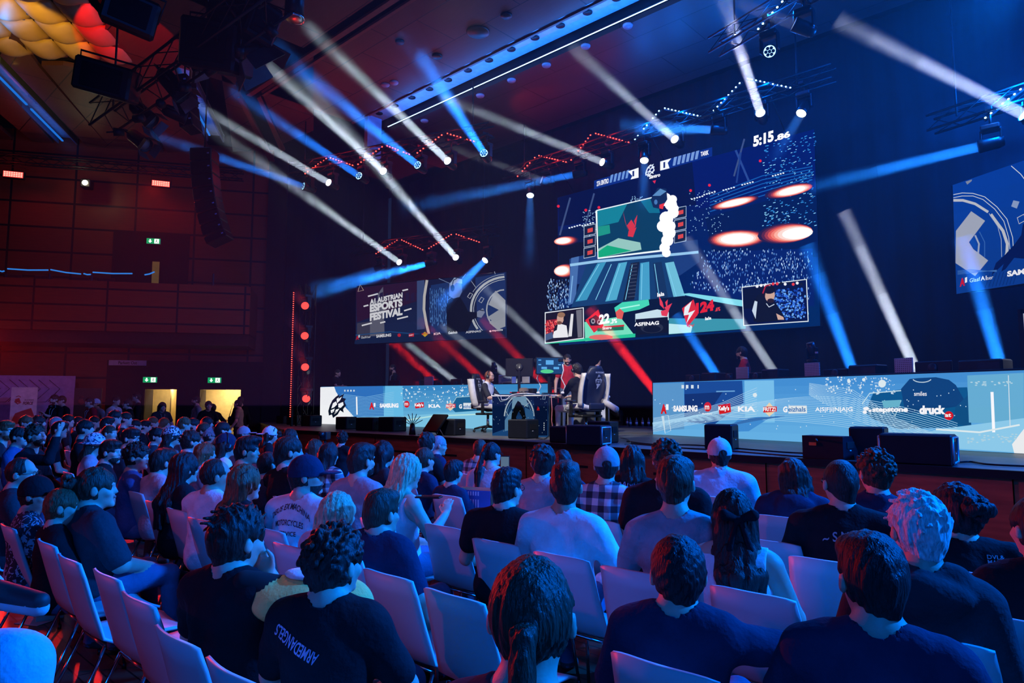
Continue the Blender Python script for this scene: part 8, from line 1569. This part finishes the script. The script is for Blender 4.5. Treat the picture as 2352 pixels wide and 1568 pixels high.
# colourful cardboard box and leaflet
q = onz(1096, 1140, .80); r_ = empty('printed_box', (q.x, q.y, 0), .35, 'tall printed cardboard display box with blue text panel and yellow-red pattern', 'box'); 
mb = MB(); mb.box((0, 0, .48), (.36, .20, .78), bev=.004); mb.build('box_body', [mat('box orange', (.45, .09, .04), .6)], r_)
mb = MB(); mb.box((0, -.103, .76), (.352, .004, .215)); mb.build('text_panel', [mat('panel blue', (.05, .12, .40), .5)], r_)
mb = MB()
for i in range(9): mb.box((-.13 + i * .024, -.107, .73), (.010, .002, .12)); mb.box((-.13 + i * .024, -.107, .84), (.012, .002, .035))
mb.build('text_lines', [mat('panel white', (.7, .72, .8), .5)], r_); mb = MB(); mb.box((.02, -.104, .58), (.10, .004, .12)); mb.build('yellow_patch', [mat('panel yellow', (.8, .5, .02), .5)], r_); mb = MB(); mb.lathe([(0, 0), (.11, 0), (.11, .004), (0, .004)], (.08, -.106, .38), 24, M=Matrix.Rotation(R(90), 3, 'X')); mb.build('round_motif', [mat('panel lilac', (.35, .40, .75), .5)], r_)
q = onz(1037, 1204, .87) + Vector((.02, .16, 0)); o = MB(); o.lathe([(0, -.12), (.10, -.10), (.13, 0), (.10, .07), (0, .09)], seg=16); bag = o.build('backpack', [clm('black')], None, (q.x, q.y + .1, .62)); tag(bag, 'black bag standing on the seat of the empty chair right of the tank top', 'bag')
o = MB(); o.tube([(-.08, -.02, .06), (-.04, -.03, .17), (.04, -.03, .17), (.08, -.02, .06)], .012, 6); o.build('strap', [clm('black')], bag)
# phones in hands
for (x, y, D, l) in ((1160, 1068, 5.55, 'lit phone held up by the person with the long dark ponytail'), (985, 1141, 4.05, 'phone held by the person with long blond hair')):
    q = ond(x, y, D); r_ = empty('phone', q, YAW - .2, l, 'phone', 'phones held in the audience'); m_ = MB(); m_.box((0, 0, 0), (.075, .009, .15) if y < 1100 else (.15, .075, .009), bev=.003); m_.build('phone_body', [blackp], r_); m_ = MB(); m_.box((0, -.006, 0), (.066, .002, .135)) if y < 1100 else m_.box((0, 0, .006), (.135, .066, .002)); m_.build('phone_screen', [glow('phone light', (.15, .25, .4), .6) if y < 1100 else mat('dark glass', (.006, .008, .014), .08)], r_)
# little tripod camera of the crouching person
q = onz(745, 1035, .0); q = ond(746, 1000, 8.6); r_ = empty('video_camera', (q.x, q.y, 0), YAW, 'small video camera on a tripod beside the crouching person', 'camera'); m_ = MB(); m_.box((0, 0, q.z), (.10, .20, .10), bev=.01); m_.tube([(0, -.1, q.z + .02), (0, -.18, q.z + .02)], .03, 10); m_.build('camera_body', [blackp], r_)
for k in range(3): a = R(120 * k + 20); m_ = MB(); m_.tube([(0, 0, q.z - .05), (.35 * math.cos(a), .35 * math.sin(a), 0.01)], .012, 6); m_.build('leg', [blackm], r_)
# trainer-shod foot and pale jeans knee poking in at the left edge
q = ond(-240, 1500, 1.5); r_ = empty('person', (q.x, q.y, 0), 0, 'person mostly out of frame at the lower left, pale jeans knee and striped trainer', 'person')
L_ = lambda x, y, D: ond(x, y, D) - r_.location
K2, K, Sh = L_(-260, 1540, 1.45), L_(30, 1530, 1.40), L_(60, 1760, 1.36); L2, Fo, T_ = L_(-330, 1470, 1.9), L_(-25, 1352, 2.0), L_(92, 1380, 1.92)
lo_ = [min(v[i] for v in (K2, K, Sh, L2, Fo)) - .16 for i in range(3)]; hi_ = [max(v[i] for v in (K2, K, Sh, L2, Fo)) + .16 for i in range(3)]
F_ = Field(lo_, hi_, .011); F_.cap(tuple(K2), tuple(K), .085, .062, 0, .02); F_.cap(tuple(K), tuple(Sh), .06, .05, 0, .03); F_.cap(tuple(K2), tuple(L2), .085, .08, 0, .02); F_.cap(tuple(L2), tuple(Fo), .06, .042, 0, .02); F_.wrinkle(.004, 32, 6); link('jeans', F_.mesh('jeans', [clm('palejeans')]), r_)
d_ = (T_ - Fo).normalized(); F_ = Field((min(Fo.x, T_.x) - .12, min(Fo.y, T_.y) - .12, min(Fo.z, T_.z) - .12), (max(Fo.x, T_.x) + .12, max(Fo.y, T_.y) + .12, max(Fo.z, T_.z) + .12), .007)
F_.cap(tuple(Fo), tuple(T_), .032, .024, 0, .01); F_.cap(tuple(Fo - Vector((0, 0, .026))), tuple(T_ - Vector((0, 0, .018))), .026, .024, 1, .004); sh_ = link('trainer', F_.mesh('trainer', [mat('trainer black', (.02, .02, .022), .6), mat('trainer sole', (.55, .5, .5), .7)]), r_)
m_ = MB(); sd = d_.cross(Vector((0, 0, 1))).normalized()
for k in range(3):
    c = Fo + d_ * (.035 + k * .028); m_.tube([c + sd * .05 + Vector((0, 0, -.02)), c + sd * .052 + d_ * -.015 + Vector((0, 0, .018)), c + sd * .03 + d_ * -.03 + Vector((0, 0, .043))], .006, 6)
m_.build('stripe', [mat('stripe pale', (.6, .55, .55), .6)], sh_)
# paper sheets on the floor at the lower left
for i, (x, y, l) in enumerate(((80, 1425, 'pale sheet of paper on the red-lit floor, left of the chair legs'), (112, 1420, 'pale carton lying between the chair legs on the red-lit floor'))):
    q = onz(x, y, .01 if i == 0 else .0); m_ = MB(); m_.box((0, 0, .003 if i == 0 else .06), (.22, .15, .005) if i == 0 else (.18, .10, .12), bev=.002); tag(m_.build('paper_sheet' if i == 0 else 'carton', [mat('paper', (.5, .42, .34), .8)], None, (q.x, q.y, 0), .5 + i), l, 'paper' if i == 0 else 'carton')
